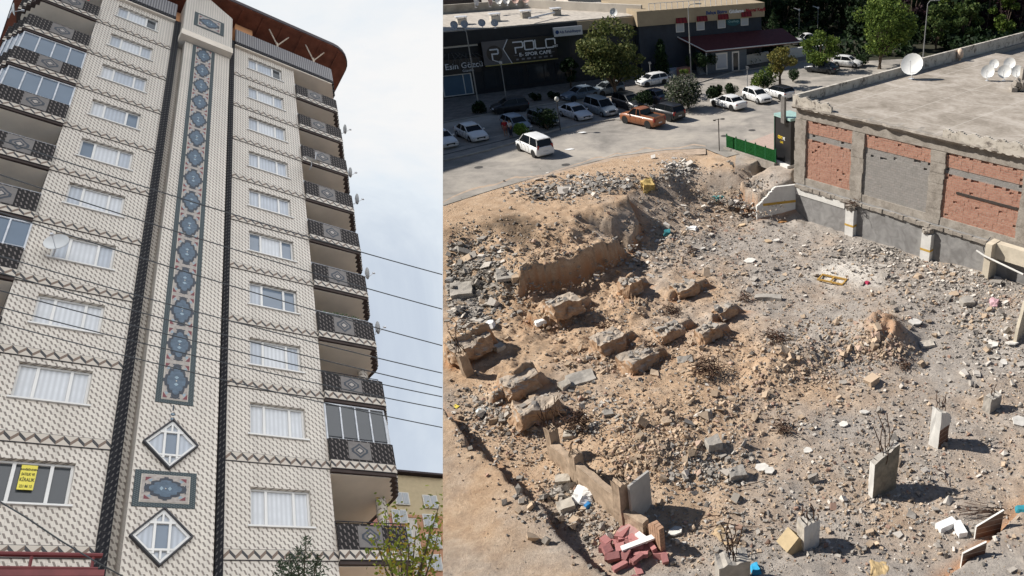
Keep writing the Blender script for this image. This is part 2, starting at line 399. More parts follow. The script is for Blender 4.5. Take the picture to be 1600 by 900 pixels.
def diamond(cx, cz, w, h):
    b = MB()
    def ring(w0, h0, w1, h1, y0, y1, mi):
        o_ = [(cx, cz - h0), (cx + w0, cz), (cx, cz + h0), (cx - w0, cz)]; i_ = [(cx, cz - h1), (cx + w1, cz), (cx, cz + h1), (cx - w1, cz)]
        vs = [(p[0], y0, p[1]) for p in o_] + [(p[0], y1, p[1]) for p in o_] + [(p[0], y1, p[1]) for p in i_] + [(p[0], y0, p[1]) for p in i_]
        fs = []
        for i in range(4):
            j = (i + 1) % 4; fs += [(i, j, j + 4, i + 4), (i + 4, j + 4, j + 8, i + 8), (i + 8, j + 8, j + 12, i + 12)]
        b.add(vs, fs, mi)
    ring(w, h, w * .93, h * .93, -0.25, -0.34, 1); ring(w * .93, h * .93, w * .80, h * .80, -0.25, -0.30, 0)
    for s in (-1, 1): b.bb(cx + s * w * .24 - .025, cx + s * w * .24 + .025, -0.31, -0.26, cz - h * .58, cz + h * .58)
    b.bb(cx - w * .42, cx + w * .42, -0.312, -0.26, cz + h * .42, cz + h * .42 + .06); b.bb(cx - w * .42, cx + w * .42, -0.312, -0.26, cz - h * .42 - .06, cz - h * .42)
    b.bb(cx - .02, cx + .02, -0.308, -0.26, cz + h * .45, cz + h * .78)
    b.bb(cx - .02, cx + .02, -0.308, -0.26, cz - h * .78, cz - h * .45)
    f = b.build('diamond_window', [PVC, IRON], T, fix=False)
    g = MB(); g.add([(cx, -0.262, cz - h * .8), (cx + w * .8, -0.262, cz), (cx, -0.262, cz + h * .8), (cx - w * .8, -0.262, cz)], [(0, 1, 2, 3)])
    g.bb(cx - w * .2, cx + w * .2, -0.272, -0.263, cz - h * .4, cz + h * .4, 1)
    g.build('pane', [GL_CUR2, GL_BL], f, fix=False)
diamond(1.165, 3.07, 0.60, 0.86); diamond(1.135, 0.17, 0.62, 0.84)

def window(x0, x1, z0, z1, panes, y=0.1, split=(0.27, 0.73)):
    b = MB(); t = 0.055
    for a, c in ((z0, z0 + t), (z1 - t, z1)): b.bb(x0, x1, y, y + .05, a, c)
    for a, c in ((x0, x0 + t), (x1 - t, x1)): b.bb(a, c, y, y + .05, z0 + t, z1 - t)
    for s in split: xc = x0 + (x1 - x0) * s; b.bb(xc - .032, xc + .032, y - .004, y + .05, z0 + t, z1 - t)
    f = b.build('window', PVC, T)
    MB().bb(x0 - .07, x1 + .07, -.05, y, z0 - .055, z0 - .002).build('sill', PVC, f)
    g = MB(); xs = [x0 + t] + [x0 + (x1 - x0) * s for s in split] + [x1 - t]
    for i in range(len(xs) - 1):
        g.add([(xs[i], y + .04, z0 + t), (xs[i + 1], y + .04, z0 + t), (xs[i + 1], y + .04, z1 - t), (xs[i], y + .04, z1 - t)], [(0, 1, 2, 3)], panes[i])
    g.build('pane', [GL_CUR, GL_CUR2, GL_DK, GL_BL], f, fix=False)
    return f
lp = [(2, 2, 2), (0, 0, 0), (0, 0, 0), (1, 0, 1), (1, 0, 0), (3, 0, 1), (0, 1, 3), (0, 1, 1), (1, 0, 1), (1, 0, 2)]
rp = [(0, 0, 0), (0, 0, 0), (1, 0, 1), (1, 3, 3), (3, 0, 3), (1, 1, 1), (1, 1, 1), (1, 0, 1), (1, 0, 1), (1, 1, 2)]
for k, h in enumerate(LW): window(*h, lp[k])
for k, h in enumerate(RW): window(*h, rp[k])
window(-2.05, -0.6, -2.0, -0.9, (2, 2, 2)); window(3.07, 4.55, -2.0, -0.9, (0, 0, 0))
for k, z in enumerate(BZ[:-1]):
    for a, c in ((XL, -0.0), (XR0, XR1)):
        o = MB().bb(a, c, -.03, .03, -.165, .165).build('zigzag_band', ZIG, T); o.location = (0, 0, z)

# --- balconies: parapet with carpet panel, slab, railing, stepped outer end
def teeth(sgn, x_in, x_out, n=5, y0=-0.12):
    pts = [(x_in, y0), (x_out, y0)]; x = x_out; y = y0
    for i in range(n):
        x += 0.1 * sgn; pts.append((x, y + 0.02)); y += 0.2; pts.append((x, y))
    return pts
GREY_P = plain('pale_mosaic_panel', (0.155, 0.14, 0.13), 0.6, 0.15, 8)
SLAB = plain('dark_slab_edge', (0.05, 0.035, 0.03), 0.8)
FLOWER = plain('pot_plant_leaf', (0.05, 0.08, 0.03), 0.8)
def balcony(sgn, k, glazed=False, rail=False, plants=False):
    z = BZ[k]; xi = XR1 if sgn > 0 else XL; xo = xi + sgn * 1.82
    zb, zt = z - 0.2, z + (1.0 if k < 3 else 1.16)
    line = teeth(sgn, xi, xo)
    inner = [(p[0] - sgn * 0.1, p[1] + 0.1) for p in line]
    bx, by = line[-1]
    b = MB()
    for i in range(len(line) - 1):
        a, c, d, e = line[i], line[i + 1], inner[i + 1], inner[i]
        if i == 0: e = (a[0], a[1] + 0.1); d = (c[0] - sgn * .0, c[1] + .1)
        b.prism([a, c, d, e] if sgn > 0 else [e, d, c, a], zb + .34, zt)
    b.prism([(bx - .05 * sgn, by), (bx, by), (bx - 0.25 * sgn, 2.2), (bx - .3 * sgn, 2.2)], zb + .34, zt)
    root = b.build('balcony', BALT, T)
    # zigzag skirt
    b = MB()
    for i in range(len(line) - 1):
        a, c = line[i], line[i + 1]; d, e = (c[0] - sgn * .1, c[1] + .1), (a[0] - sgn * .1, a[1] + .1)
        if i == 0: e = (a[0], a[1] + .1); d = (c[0], c[1] + .1)
        b.prism([a, c, d, e], -0.17, 0.17)
    o = b.build('zigzag_skirt', ZIG, root); o.location = (0, -0.012, zb + .17)
    # slab
    edge = [(xi, -0.10)] + [(p[0] - sgn * 0.02, p[1] + 0.02) for p in line[1:]] + [(bx - .3 * sgn, 2.2), (xi, 2.2)]
    b = MB(); b.prism(edge, zb - 0.12, zb - 0.002, 1)
    ins = [(xi + sgn * .01, -0.02)] + [(p[0] - sgn * .16, p[1] + .08) for p in line[1:]] + [(bx - .42 * sgn, 2.1), (xi + sgn * .01, 2.1)]
    b.prism(ins, zb - 0.135, zb - 0.121, 0)
    b.build('slab', [SOFF, SLAB], root)
    # carpet panel
    cx = xi + sgn * 0.86; zc = (zb + .34 + zt) / 2; hh = (zt - zb - .34) / 2 - .07
    b = MB(); b.bb(cx - .33, cx + .33, -.135, -.121, zc - hh, zc + hh, 0)
    for s, mi in ((1.0, 2), (.72, 0), (.5, 2), (.3, 1)):
        q = [(0, -1), (.45, -.55), (.9, -.2), (.9, .2), (.45, .55), (0, 1), (-.45, .55), (-.9, .2), (-.9, -.2), (-.45, -.55)]
        poly_y(b, [(cx + a * .27 * s, zc + c * hh * .85 * s) for a, c in q], -.135 - (1 - s) * .01, .004, mi)
    b.build('carpet_panel', [GREY_P, MS_PINK, MS_DK], root, fix=False)
    b = MB(); nx = xo + sgn * .3
    b.tube([(xi, -.02, zt + .16), (xo, -.02, zt + .16), (bx - .1 * sgn, by, zt + .16)], .016)
    for i in range(6): xx = xi + (xo - xi) * i / 5; b.tube([(xx, -.02, zt), (xx, -.02, zt + .16)], .012, 4)
    b.build('railing', IRON if k < 3 else ALU, root)
    # cladding column at the outer corner and the loggia's back wall
    b = MB(); b.lathe([(0.16, BZ[k]), (0.16, BZ[k + 1] - .33)], 14, Matrix.Translation((xo + sgn * 0.05, 1.0, 0))); b.build('corner_column', CREAM, root, smooth=True)
    b = MB(); b.bb(xi, xo, 2.2, 2.3, zb, BZ[k + 1] - .33); b.build('back_wall', SOFF, root)
    if glazed:
        zg0, zg1 = zt + .02, BZ[k + 1] - .34
        b = MB(); xs = [xi + (xo - xi) * q for q in (0, .25, .5, .75, 1.0)]
        for a in xs: b.bb(a - .02, a + .02, -.05, 0, zg0, zg1)
        for a in (zg0, zg1 - .05): b.bb(min(xi, xo), max(xi, xo), -.055, .005, a, a + .05)
        for q in range(1, 4): b.bb(xo + sgn * .13 * q - .02, xo + sgn * .13 * q + .02, .2 * q - .05, .2 * q, zg0, zg1)
        f = b.build('glazing_frame', ALU, root)
        g = MB(); g.add([(xi, -.02, zg0), (xo, -.02, zg0), (xo, -.02, zg1), (xi, -.02, zg1)], [(0, 1, 2, 3)])
        g.add([(xo, -.02, zg0), (xo + sgn * .45, .7, zg0), (xo + sgn * .45, .7, zg1), (xo, -.02, zg1)], [(0, 1, 2, 3)])
        g.build('glazing', GL_BL if sgn < 0 else GL_DK, f, fix=False)
    if plants:
        b = MB()
        for i in range(60):
            x = xi + sgn * random.uniform(.2, 1.5); zz = zt + random.uniform(0, .28); s = .05
            b.add([(x, .0, zz), (x + s, -.03, zz + .03), (x + .02, -.02, zz + s * 1.6)], [(0, 1, 2)])
        b.build('pot_plants', FLOWER, root, fix=False)
    return root
for k in range(0, 10): balcony(1, k, glazed=(k == 1), plants=(k == 3))
for k in range(0, 10): balcony(-1, k, glazed=(k in (3, 6, 7)))
# --- top parapet and roof
b = MB(); L2 = teeth(1, XR0, 6.95, 4, -.14); L3 = teeth(-1, 0.0, -4.4, 4, -.14)
for LL in (L2, L3):
    s = 1 if LL is L2 else -1
    for i in range(len(LL) - 1):
        a, c = LL[i], LL[i + 1]; d, e = (c[0] - s * .1, c[1] + .1), (a[0] - s * .1, a[1] + .1)
        if i == 0: e = (a[0], a[1] + .1); d = (c[0], c[1] + .1)
        b.prism([a, c, d, e], 30.2, 31.75, 0); b.prism([(a[0], a[1] - .03), (c[0] + .0 * s, c[1] - .03), d, e], 29.9, 30.2, 1)
    b.prism([LL[0], LL[1], LL[-1], (LL[-1][0] - .3 * s, 2.4), (LL[0][0], 2.4)], 29.8, 29.895, 2)
b.build('roof_parapet', [SLATT, DARKT, SOFF], T)
def rrect(x0, x1, y0, y1, r, n=6):
    pts = []
    for cx, cy, a0 in ((x1 - r, y0 + r, -90), (x1 - r, y1 - r, 0), (x0 + r, y1 - r, 90), (x0 + r, y0 + r, 180)):
        for i in range(n + 1): a = R(a0 + 90 * i / n); pts.append((cx + r * math.cos(a), cy + r * math.sin(a)))
    return pts
b = MB(); b.prism(rrect(-5.4, 8.1, -.75, 11, 1.1), 33.5, 33.55, 0); b.prism(rrect(-5.44, 8.14, -.79, 11.04, 1.1), 33.55, 33.9, 1)
for x in range(14):
    b.bb(-5 + x * .95, -4.92 + x * .95, -.6, 10, 33.45, 33.498, 0)
rf = b.build('roof', [WOOD, FASC], T)
b = MB(); b.bb(XR0 + .1, 3.35, .25, 3, 29.9, 33.4); b.bb(-2.6, 2.4, .9, 3, 29.9, 33.4)
b.build('attic_room', plain('orange_render', (0.50, 0.25, 0.12), 0.85, .1), T)
for x in (4.5, 6.3, -2.5):
    b = MB(); b.tube([(x, .15, 30), (x, .15, 32.9)], .05); b.tube([(x, .15, 32.6), (x - .5, -.2, 33.45)], .035); b.tube([(x, .15, 32.6), (x + .45, -.2, 33.45)], .035)
    b.build('roof_strut', plain('cream_strut', (0.5, 0.42, 0.33), .7), T)

# yellow rental notice in the lower left window
YEL = plain('yellow_paper', (0.72, 0.62, 0.10), 0.7, .05); INK = plain('black_ink', (0.02, 0.02, 0.02), 0.7)
nz0 = street_thing('rental_notice', 'yellow paper notice with black lettering taped inside lower left window', 'notice', off=(-1.39, 0.085, 2.0))
MB().bb(-.14, .14, .0, .008, -.36, .36).build('paper', YEL, nz0)
for i, (s_, z_, zz) in enumerate((('SAHİBİNDEN', .20, .075), ('SATILIK VE', .05, .11), ('KİRALIK', -.12, .14), ('221 86 15', -.30, .11))):
    text('lettering', s_, zz, INK, nz0, Matrix.Translation((0, -.004, z_)) @ Matrix.Rotation(R(90), 4, 'X') , .001, .002, 'CENTER', min(1.0, .27 / (zz * .56 * len(s_))))

# --- satellite dishes on the facade
DISH = plain('dish_white', (0.62, 0.62, 0.60), 0.45, .06)
def dish_mesh(b, M, r=0.4, mi=0):
    prof = [(0.0, 0.0)] + [(r * q / 5, 0.28 * r * (q / 5) ** 2) for q in range(1, 6)]
    b.lathe(prof, 18, M, mi); b.lathe([(p[0], p[1] - .012) for p in prof][::-1], 18, M, mi)
def facade_dish(x, y, z, label, r=.33, yaw=0, tilt=50, arm=True, sx=1):
    t = street_thing('satellite_dish', label, 'satellite dish', 'satellite dishes on the apartment block', off=(x, y, z))
    b = MB(); M = Matrix.Rotation(R(yaw), 4, 'Z') @ Matrix.Rotation(R(tilt), 4, 'X'); dish_mesh(b, M, r); b.build('reflector', DISH, t, smooth=True, fix=False)
    b = MB(); b.tube([(-.45 if x > 5.5 else 0, .3, -.25), (0, .1, -.25), (0, 0.02, 0)], .018); b.build('bracket', ALU, t)
    b = MB(); b.tube([M @ Vector((0, -r * .9, .06)), M @ Vector((0, 0, r * 1.25))], .011, 5); b.box((0, 0, 0), (.06, .06, .09), M=M @ Matrix.Translation((0, 0, r * 1.25))); b.build('receiver_arm', ALU, t)
facade_dish(-1.98, -.35, 10.35, 'white satellite dish on bracket in front of a left wing window', .30, -30, 100)
facade_dish(5.35, -.45, 20.1, 'large white satellite dish above a right balcony rail', .32, 10, 55)
for x, y, z, l in ((7.2, -.1, 25.1, 'highest satellite dish jutting from right balcony ends'), (7.1, -.1, 20.9, 'pale satellite dish jutting out beside the sixth balcony from top'),
                   (7.2, -.1, 18.7, 'dark satellite dish with long arm on middle right balcony end'), (7.1, -.1, 13.2, 'satellite dish with thin arm jutting below the middle right balconies'),
                   (7.15, -.1, 9.9, 'lowest satellite dish with arm on right balcony end'), (-5.0, -.2, 24.6, 'small satellite dish high on the left balcony ends')):
    facade_dish(x, y, z, l, .24, 75, 80)

# flag on the top left balcony
b = MB(); b.add([(0, 0, 0), (.3, .0, -.05), (.34, 0, -.45), (.25, 0, -.85), (.05, 0, -.8), (-.02, 0, -.4)], [(0, 1, 2, 3, 4, 5)]); b.xf(ML @ Matrix.Translation((-3.3, -.2, 28.9)))
o = b.build('flag', plain('flag_red', (0.6, 0.02, 0.03), .8, .1), coll=STREET, fix=False); tag(o, 'red flag hanging from the top left balcony', 'flag')

# reddish canopy pipes low on the left wing
t = street_thing('canopy_frame', 'dark red pipe canopy frame under the lower left windows', 'canopy')
RP = plain('dark_red_paint', (0.16, 0.035, 0.035), 0.5, .2)
b = MB(); b.tube([(-3.6, -.5, -.52), (0.05, -.5, -.55)], .055, 8); b.tube([(-3.6, -.5, -.86), (0.0, -.5, -.9)], .05, 8)
b.build('rail', RP, t)
for x in (-2.4, -1.1, -.1): MB().tube([(x, -.5, -.5), (x, -.5, -1.0)], .03, 6).build('post', RP, t)
MB().bb(-3.6, 0.05, -.9, -.05, -1.35, -1.2).build('canopy_sheet', RP, t)

# --- overhead wires
WIRE = plain('cable_black', (0.06, 0.065, 0.07), 0.6)
wires = [(217, 429), (271, 483), (330, 540), (398, 583), (424, 606), (452, 620), (478, 639), (503, 668)]
wl = ['uppermost wire crossing the apartment facade', 'second wire from the top, crossing the facade', 'third wire from the top, crossing the facade', 'fourth wire from the top, crossing the facade',
      'fourth wire from the bottom, crossing the facade', 'third wire from the bottom, crossing the facade', 'second wire from the bottom, crossing the facade', 'lowest long wire crossing the apartment facade']
for i, (a, c) in enumerate(wires):
    A = D(-60, a - (c - a) * 60 / 691, 13.0 + i * .15); B_ = D(691.0, c, 16.0 + i * .15); pts = []
    dn = (ML.to_3x3() @ Vector((0, 0, -1)))
    for j in range(17): q = j / 16; pts.append(A.lerp(B_, q) + dn * (0.13 * 4 * q * (1 - q)))
    o = MB().tube(pts, .011, 5).build('overhead_wire', WIRE, coll=STREET); tag(o, wl[i], 'wire', 'overhead wires across the apartment street')
pts = [D(-20, 772, 14), D(40, 808, 14.2), D(95, 845, 14.4), D(150, 878, 14.6), D(200, 905, 15)]
o = MB().tube(pts, .014, 5).build('overhead_wire', WIRE, coll=STREET); tag(o, 'short steep wire in the lower left corner', 'wire', 'overhead wires across the apartment street')

# --- pink and cream apartment house further down the street
def hy(u, v, y):
    Rm = np.array(ML.to_3x3()); Ri = Rm.T
    d = Ri @ np.array(D(u, v, 1.0) - Vector((0, 0, CAM_H))); C = np.array([-3.3498, -18.648, -14.4244])
    s = (y - C[1]) / d[1]; return C[0] + s * d[0], C[2] + s * d[2]
YP = 24.0
xa, za = hy(612, 741, YP); xb, zb = hy(700, 756, YP)
sc_ = (YP + 18.65) / 18.65
PB = street_thing('pink_apartment_house', 'pink and cream apartment house seen beyond the tower balconies', 'apartment block')
P_CR = plain('cream_render', (0.56, 0.46, 0.30), .85, .08); P_PK = plain('pink_render', (0.52, 0.24, 0.20), .85, .08); P_OR = plain('salmon_render', (0.50, 0.27, 0.17), .85, .08); P_WH = plain('white_render', (0.62, 0.58, 0.54), .85, .06)
ztop = za; x0p = xa - 5.0; x1p = xb + 1.5
st = hy(640, 748, YP)[1] - hy(640, 812, YP)[1]
b = MB(); b.bb(x0p, x1p, YP, YP + 8, ztop - st, ztop, 0); b.bb(x0p, x1p, YP + .01, YP + 8, ztop - 9 * st, ztop - st - .002, 1)
zone = [hy(u, 850, YP)[0] for u in (616, 641, 657, 668)]
b.bb(zone[1], zone[2], YP - .02, YP, ztop - 9 * st, ztop - st - .05, 3); b.bb(zone[2] + .01, x1p, YP - .021, YP, ztop - 9 * st, ztop - st - .05, 2)
for i in range(1, 8): b.bb(x0p, x1p, YP - .06, YP - .022, ztop - i * st - .12, ztop - i * st + .12, 2)
b.bb(x0p - .3, x1p, YP - .35, YP + 8, ztop + .01, ztop + .18, 4)
b.build('wall', [P_CR, P_PK, P_OR, P_WH, FASC], PB)
for (u, v, wpx, hpx) in ((628, 780, 16, 15), (672, 785, 18, 16), (624, 808, 18, 16), (671, 815, 16, 16), (632, 837, 18, 18), (677, 847, 18, 16), (634, 868, 18, 18), (678, 880, 18, 18)):
    xc, zc = hy(u, v, YP); ww = wpx / 2 * .050; hh = hpx / 2 * .062
    f = MB().bb(xc - ww - .08, xc + ww + .08, YP - .10, YP - .03, zc - hh - .08, zc + hh + .08).build('window', PVC, PB)
    g = MB(); g.bb(xc - ww, xc - .03, YP - .12, YP - .101, zc - hh, zc + hh); g.bb(xc + .03, xc + ww, YP - .12, YP - .101, zc - hh, zc + hh); g.build('pane', GL_CUR2, f)
cut_edge(list(PB.children) + [c for q in PB.children for c in q.children], False)

# --- foliage helper -------------------------------------------------
def leaf_mat(name, c1, c2, c3=None):
    m = Mat(name, 0.75, 0, 0.25); x = m.island()
    m.color(m.ramp(x, [(0.0, c1), (0.7, c2), (1.0, c3 or c2)]))
    m.b.inputs['Subsurface Weight'].default_value = 0.0
    tr = m.nt.nodes.new('ShaderNodeBsdfTranslucent'); mx = m.nt.nodes.new('ShaderNodeMixShader'); mx.inputs[0].default_value = 0.25
    lk = m.b.inputs['Base Color'].links[0].from_socket; m.nt.links.new(lk, tr.inputs[0])
    m.nt.links.new(m.b.outputs[0], mx.inputs[1]); m.nt.links.new(tr.outputs[0], mx.inputs[2]); m.nt.links.new(mx.outputs[0], m.nt.nodes['Material Output'].inputs[0])
    return m.m
def leaves(P, size, rg, aspect=0.6, droop=0.0):
    n = len(P); a = rg.normal(size=(n, 3)); a /= np.linalg.norm(a, axis=1)[:, None]; a[:, 2] -= droop
    c = rg.normal(size=(n, 3)); c -= (c * a).sum(1)[:, None] * a / (a * a).sum(1)[:, None]; c /= np.linalg.norm(c, axis=1)[:, None]
    s = size * rg.uniform(.6, 1.4, n)[:, None]
    V = np.stack([P - a * s * .5, P + c * s * aspect * .5, P + a * s * .5, P - c * s * aspect * .5], 1).reshape(-1, 3)
    return V, np.arange(4 * n).reshape(n, 4)
def crown_pts(n, blobs, rg, shell=0.55):
    B_ = np.array(blobs); wt = B_[:, 3] ** 2; idx = rg.choice(len(B_), n, p=wt / wt.sum())
    d = rg.normal(size=(n, 3)); d /= np.linalg.norm(d, axis=1)[:, None]
    r = rg.uniform(shell, 1.05, n) ** 0.7
    q = B_[idx]; sq_ = q[:, 4:5] if B_.shape[1] > 4 else 1.0
    P = q[:, :3] + d * (r * q[:, 3])[:, None] * np.concatenate([np.ones((n, 2)), np.ones((n, 1)) * sq_], 1)
    return P
BARK = plain('bark', (0.10, 0.075, 0.055), .9, .3, 6, .3)

# sapling with yellow-green leaves at the lower right of the apartment street, and a small pine
LF_Y = leaf_mat('yellow_green_leaf', (0.10, 0.15, 0.02), (0.24, 0.26, 0.03), (0.36, 0.20, 0.03))
LF_P = leaf_mat('pine_needle', (0.03, 0.05, 0.025), (0.07, 0.10, 0.06))
tr = thing('sapling', 'yellow green sapling in front of the lowest right balcony', 'tree', coll=STREET, M=Matrix.Translation(D(640, 1000, 15)) @ ML.to_3x3().to_4x4())
rgl = np.random.default_rng(3)
Wm = tr.matrix_world.inverted()
def lo(u, v, d): return Wm @ D(u, v, d)
b = MB(); base = Vector((0, 0, 0))
tips = [lo(u, v, d) for u, v, d in ((585, 838, 15), (602, 800, 15.4), (625, 822, 14.6), (650, 830, 15), (672, 825, 15.3), (686, 790, 15), (640, 850, 14.4), (668, 850, 14.8), (600, 865, 14.8), (622, 880, 15.2), (686, 830, 15.0), (655, 880, 15))]
for t_ in tips:
    mid = base.lerp(t_, .5) + Vector((random.uniform(-.1, .1), random.uniform(-.1, .1), .05)); b.tube([base, mid, t_], .035, 5, r2=.006)
b.build('trunk', BARK, tr)
P = []
for t_ in tips:
    for i in range(95):
        q = rgl.uniform(.55, 1.12); p = base.lerp(t_, q); P.append([p.x + rgl.normal() * .13, p.y + rgl.normal() * .13, p.z + rgl.normal() * .13])
V, Fq = leaves(np.array(P), .085, rgl); o = npmesh('crown', V, Fq, LF_Y, parent=tr)
cut_edge([o], False)
tp = thing('pine_sapling', 'small grey green pine top rising in front of the right wing', 'tree', coll=STREET, M=Matrix.Translation(D(470, 1010, 15)) @ ML.to_3x3().to_4x4())
Wm = tp.matrix_world.inverted(); b = MB(); P = []
for tu, tv in ((478, 838), (452, 865), (497, 868), (435, 878), (465, 855)):
    t_ = lo(tu, tv, 15); b.tube([Vector((0, 0, 0)), t_], .03, 5, r2=.006)
    for i in range(330):
        q = rgl.uniform(.3, 1.0); p = Vector((0, 0, 0)).lerp(t_, q); s = (1.02 - q) * .42 + .02
        P.append([p.x + rgl.normal() * s, p.y + rgl.normal() * s, p.z + rgl.normal() * s * .5])
b.build('trunk', BARK, tp)
V, Fq = leaves(np.array(P), .11, rgl, .22); npmesh('crown', V, Fq, LF_P, parent=tp)

# ================================================================== DEMOLITION SITE
# ---------------- terrain height from surveyed points
CP = [(692,330,0),(750,318,0),(820,300,0),(880,285,0),(940,268,0),(1000,255,0),(1060,248,0),(1120,240,0),(1180,250,0),(1228,262,-.6),
 (700,290,0),(900,255,0),(1100,225,0),(1225,240,0),(600,330,0),(600,400,-1.5),
 (760,340,-.15),(870,305,-.05),(960,290,-.15),(1040,275,-.3),(1110,272,-.8),(1150,282,-1.2),(1225,300,-3.2),(1195,300,-3.0),
 (692,370,-.6),(740,395,-1.5),(790,372,-.9),(850,335,-.35),(900,340,-.4),(960,322,-.5),(1020,308,-1.2),(1080,305,-2.0),(1130,315,-2.7),(1165,325,-3.1),(1190,350,-3.6),(1225,345,-3.65),
 (860,395,-1.7),(920,365,-1.3),(960,358,-1.5),(1010,360,-2.5),(1060,360,-3.0),(1110,350,-3.3),
 (692,460,-2.5),(740,465,-2.7),(790,455,-2.5),(830,440,-2.5),(900,420,-2.6),(975,390,-2.8),
 (1040,420,-3.3),(1100,400,-3.5),(1200,375,-3.6),(1250,350,-3.6),(1300,390,-3.6),(1335,366,-3.6),(1400,410,-3.5),(1450,415,-3.4),(1500,430,-3.1),(1560,442,-3.0),(1600,460,-2.9),
 (800,520,-3.2),(870,500,-3.5),(940,500,-3.5),(1000,480,-3.5),(1100,500,-3.6),(1000,600,-3.5),(1075,600,-3.4),(1030,690,-2.9),(1000,730,-3.2),(1090,670,-3.3),
 (1370,515,-2.75),(1400,490,-3.0),(1330,500,-3.4),(1440,540,-3.6),(1370,560,-3.6),(1200,600,-3.5),(1230,565,-3.2),(1300,560,-3.5),(1250,500,-3.6),(1500,500,-3.3),(1580,520,-3.1),
 (1500,600,-3.7),(1400,650,-3.7),(1500,750,-3.8),(1300,750,-3.75),(1200,700,-3.65),(1100,800,-3.8),(1200,870,-3.8),(1350,850,-3.8),(1440,870,-3.85),(1600,700,-3.7),(1600,860,-3.7),
 (720,600,-3.3),(780,650,-3.6),(840,720,-3.75),(920,800,-3.8),(1000,880,-3.9),(692,680,-3.7),(692,800,-3.7),(692,950,-3.7),(800,850,-3.7),(900,930,-3.8),(760,760,-3.8),(692,540,-3.0),
 (1100,950,-3.8),(1300,980,-3.8),(1500,980,-3.8),(1650,950,-3.7),(1700,700,-3.7),(1750,550,-3.5),(600,900,-3.7),(600,700,-3.6),(560,550,-3.2)]
cp = np.array([[*G(u, v, z), z] for u, v, z in CP + [(1262, 344, -3.6), (1295, 352, -3.6)]] + [[4.2, 66.3, -3.5], [7, 64, -3.6], [10, 61.5, -3.6], [14, 58, -3.6], [19, 53, -3.4], [4.4, 64, -3.6]])
def rbf_fit(P, lam=0.5):
    n = len(P); d = np.hypot(P[:, None, 0] - P[None, :, 0], P[:, None, 1] - P[None, :, 1])
    A = np.zeros((n + 3, n + 3)); A[:n, :n] = -d + lam * np.eye(n) * 0.0 - np.eye(n) * lam; A[:n, n] = 1; A[:n, n + 1:] = P[:, :2]; A[n:, :n] = A[:n, n:].T
    return np.linalg.solve(A, np.concatenate([P[:, 2], np.zeros(3)]))
wts = rbf_fit(cp)
def rbf(x, y):
    z = wts[len(cp)] + wts[len(cp) + 1] * x + wts[len(cp) + 2] * y
    for k in range(len(cp)): z = z - wts[k] * np.hypot(x - cp[k, 0], y - cp[k, 1])
    return z
STEP = 0.13; GX0, GX1, GY0, GY1 = -31.0, 24.0, 17.0, 75.0
gx = np.arange(GX0, GX1, STEP); gy = np.arange(GY0, GY1, STEP)
XX, YY = np.meshgrid(gx, gy)
def vnoise(x, y, sc, seed):
    r = np.random.default_rng(seed); N = 256; T_ = r.uniform(-1, 1, (N, N))
    u = x / sc; v = y / sc; i = np.floor(u).astype(int); j = np.floor(v).astype(int); fu = u - i; fv = v - j
    fu = fu * fu * (3 - 2 * fu); fv = fv * fv * (3 - 2 * fv)
    a = T_[j % N, i % N]; b_ = T_[j % N, (i + 1) % N]; c = T_[(j + 1) % N, i % N]; d = T_[(j + 1) % N, (i + 1) % N]
    return (a * (1 - fu) + b_ * fu) * (1 - fv) + (c * (1 - fu) + d * fu) * fv
def fbm(x, y, sc, seed, octv=4, g=0.5):
    s = 0; a = 1
    for o_ in range(octv): s = s + a * vnoise(x + o_ * 17.3, y - o_ * 9.1, sc, seed + o_); sc *= .5; a *= g
    return s
def seg_dist(px, py, pl):
    """distance to a polyline, side sign (+ = left of travel), fraction along it"""
    best = np.full(px.shape, 1e9); sg = np.zeros(px.shape); fr = np.zeros(px.shape); n = len(pl) - 1
    for i in range(n):
        ax, ay = pl[i]; bx, by = pl[i + 1]; dx, dy = bx - ax, by - ay; L2_ = dx * dx + dy * dy
        t = np.clip(((px - ax) * dx + (py - ay) * dy) / L2_, 0, 1); qx = px - ax - t * dx; qy = py - ay - t * dy
        d = np.hypot(qx, qy); cr = dx * (py - ay) - dy * (px - ax); m_ = d < best
        best = np.where(m_, d, best); sg = np.where(m_, np.sign(cr), sg); fr = np.where(m_, (i + t) / n, fr)
    return best, sg, fr
def sstep(a, b_, x): t = np.clip((x - a) / (b_ - a), 0, 1); return t * t * (3 - 2 * t)
# cut faces: polyline in photo coordinates (left of travel is the high side), height, how far the high side carries, height of line
EW0 = (2.75, 65.1); EW1 = G(1181, 343, -3.65)
CLIFF = [('W', 2.0, 2.6, -3.3),
         ([(808,470),(835,452),(880,440),(925,425),(960,408),(984,388)], 1.9, 5.0, -2.6),
         ([(984,388),(1000,366),(992,345)], 1.0, 3.0, -2.6),
         ([(815,505),(850,512),(893,498)], .9, 1.8, -3.3),
         ([(692,560),(730,560),(785,535)], 1.1, 3.0, -3.0),
         ([(783,612),(815,614),(850,592)], .8, 1.4, -3.6),
         ([(960,463),(985,470),(1008,450)], .6, 1.6, -3.4),
         ([(925,905),(880,850),(830,795),(775,740),(735,700),(692,655),(640,610)], 1.15, 40, -3.4),
         ([(1470,915),(1515,880),(1560,838),(1600,800),(1650,760)][::-1], .45, 40, -3.75)]
FOOT_UV = [(880, 482), (985, 452), (1070, 450), (950, 538), (998, 562), (1105, 520), (1045, 515), (1130, 485), (735, 552), (812, 605), (838, 642)]
for u_, v_ in FOOT_UV:
    fx_, fy_ = G(u_, v_, -3.3); CLIFF.append((('w', [(fx_ - .69 * 1.7 + .45, fy_ - .73 * 1.7 - .42), (fx_ + .45, fy_ - .42), (fx_ + .69 * 1.7 + .45, fy_ + .73 * 1.7 - .42)]), .62, 1.5, -3.3))
NZW = fbm(XX, YY, 2.2, 5, 3) * 0.35
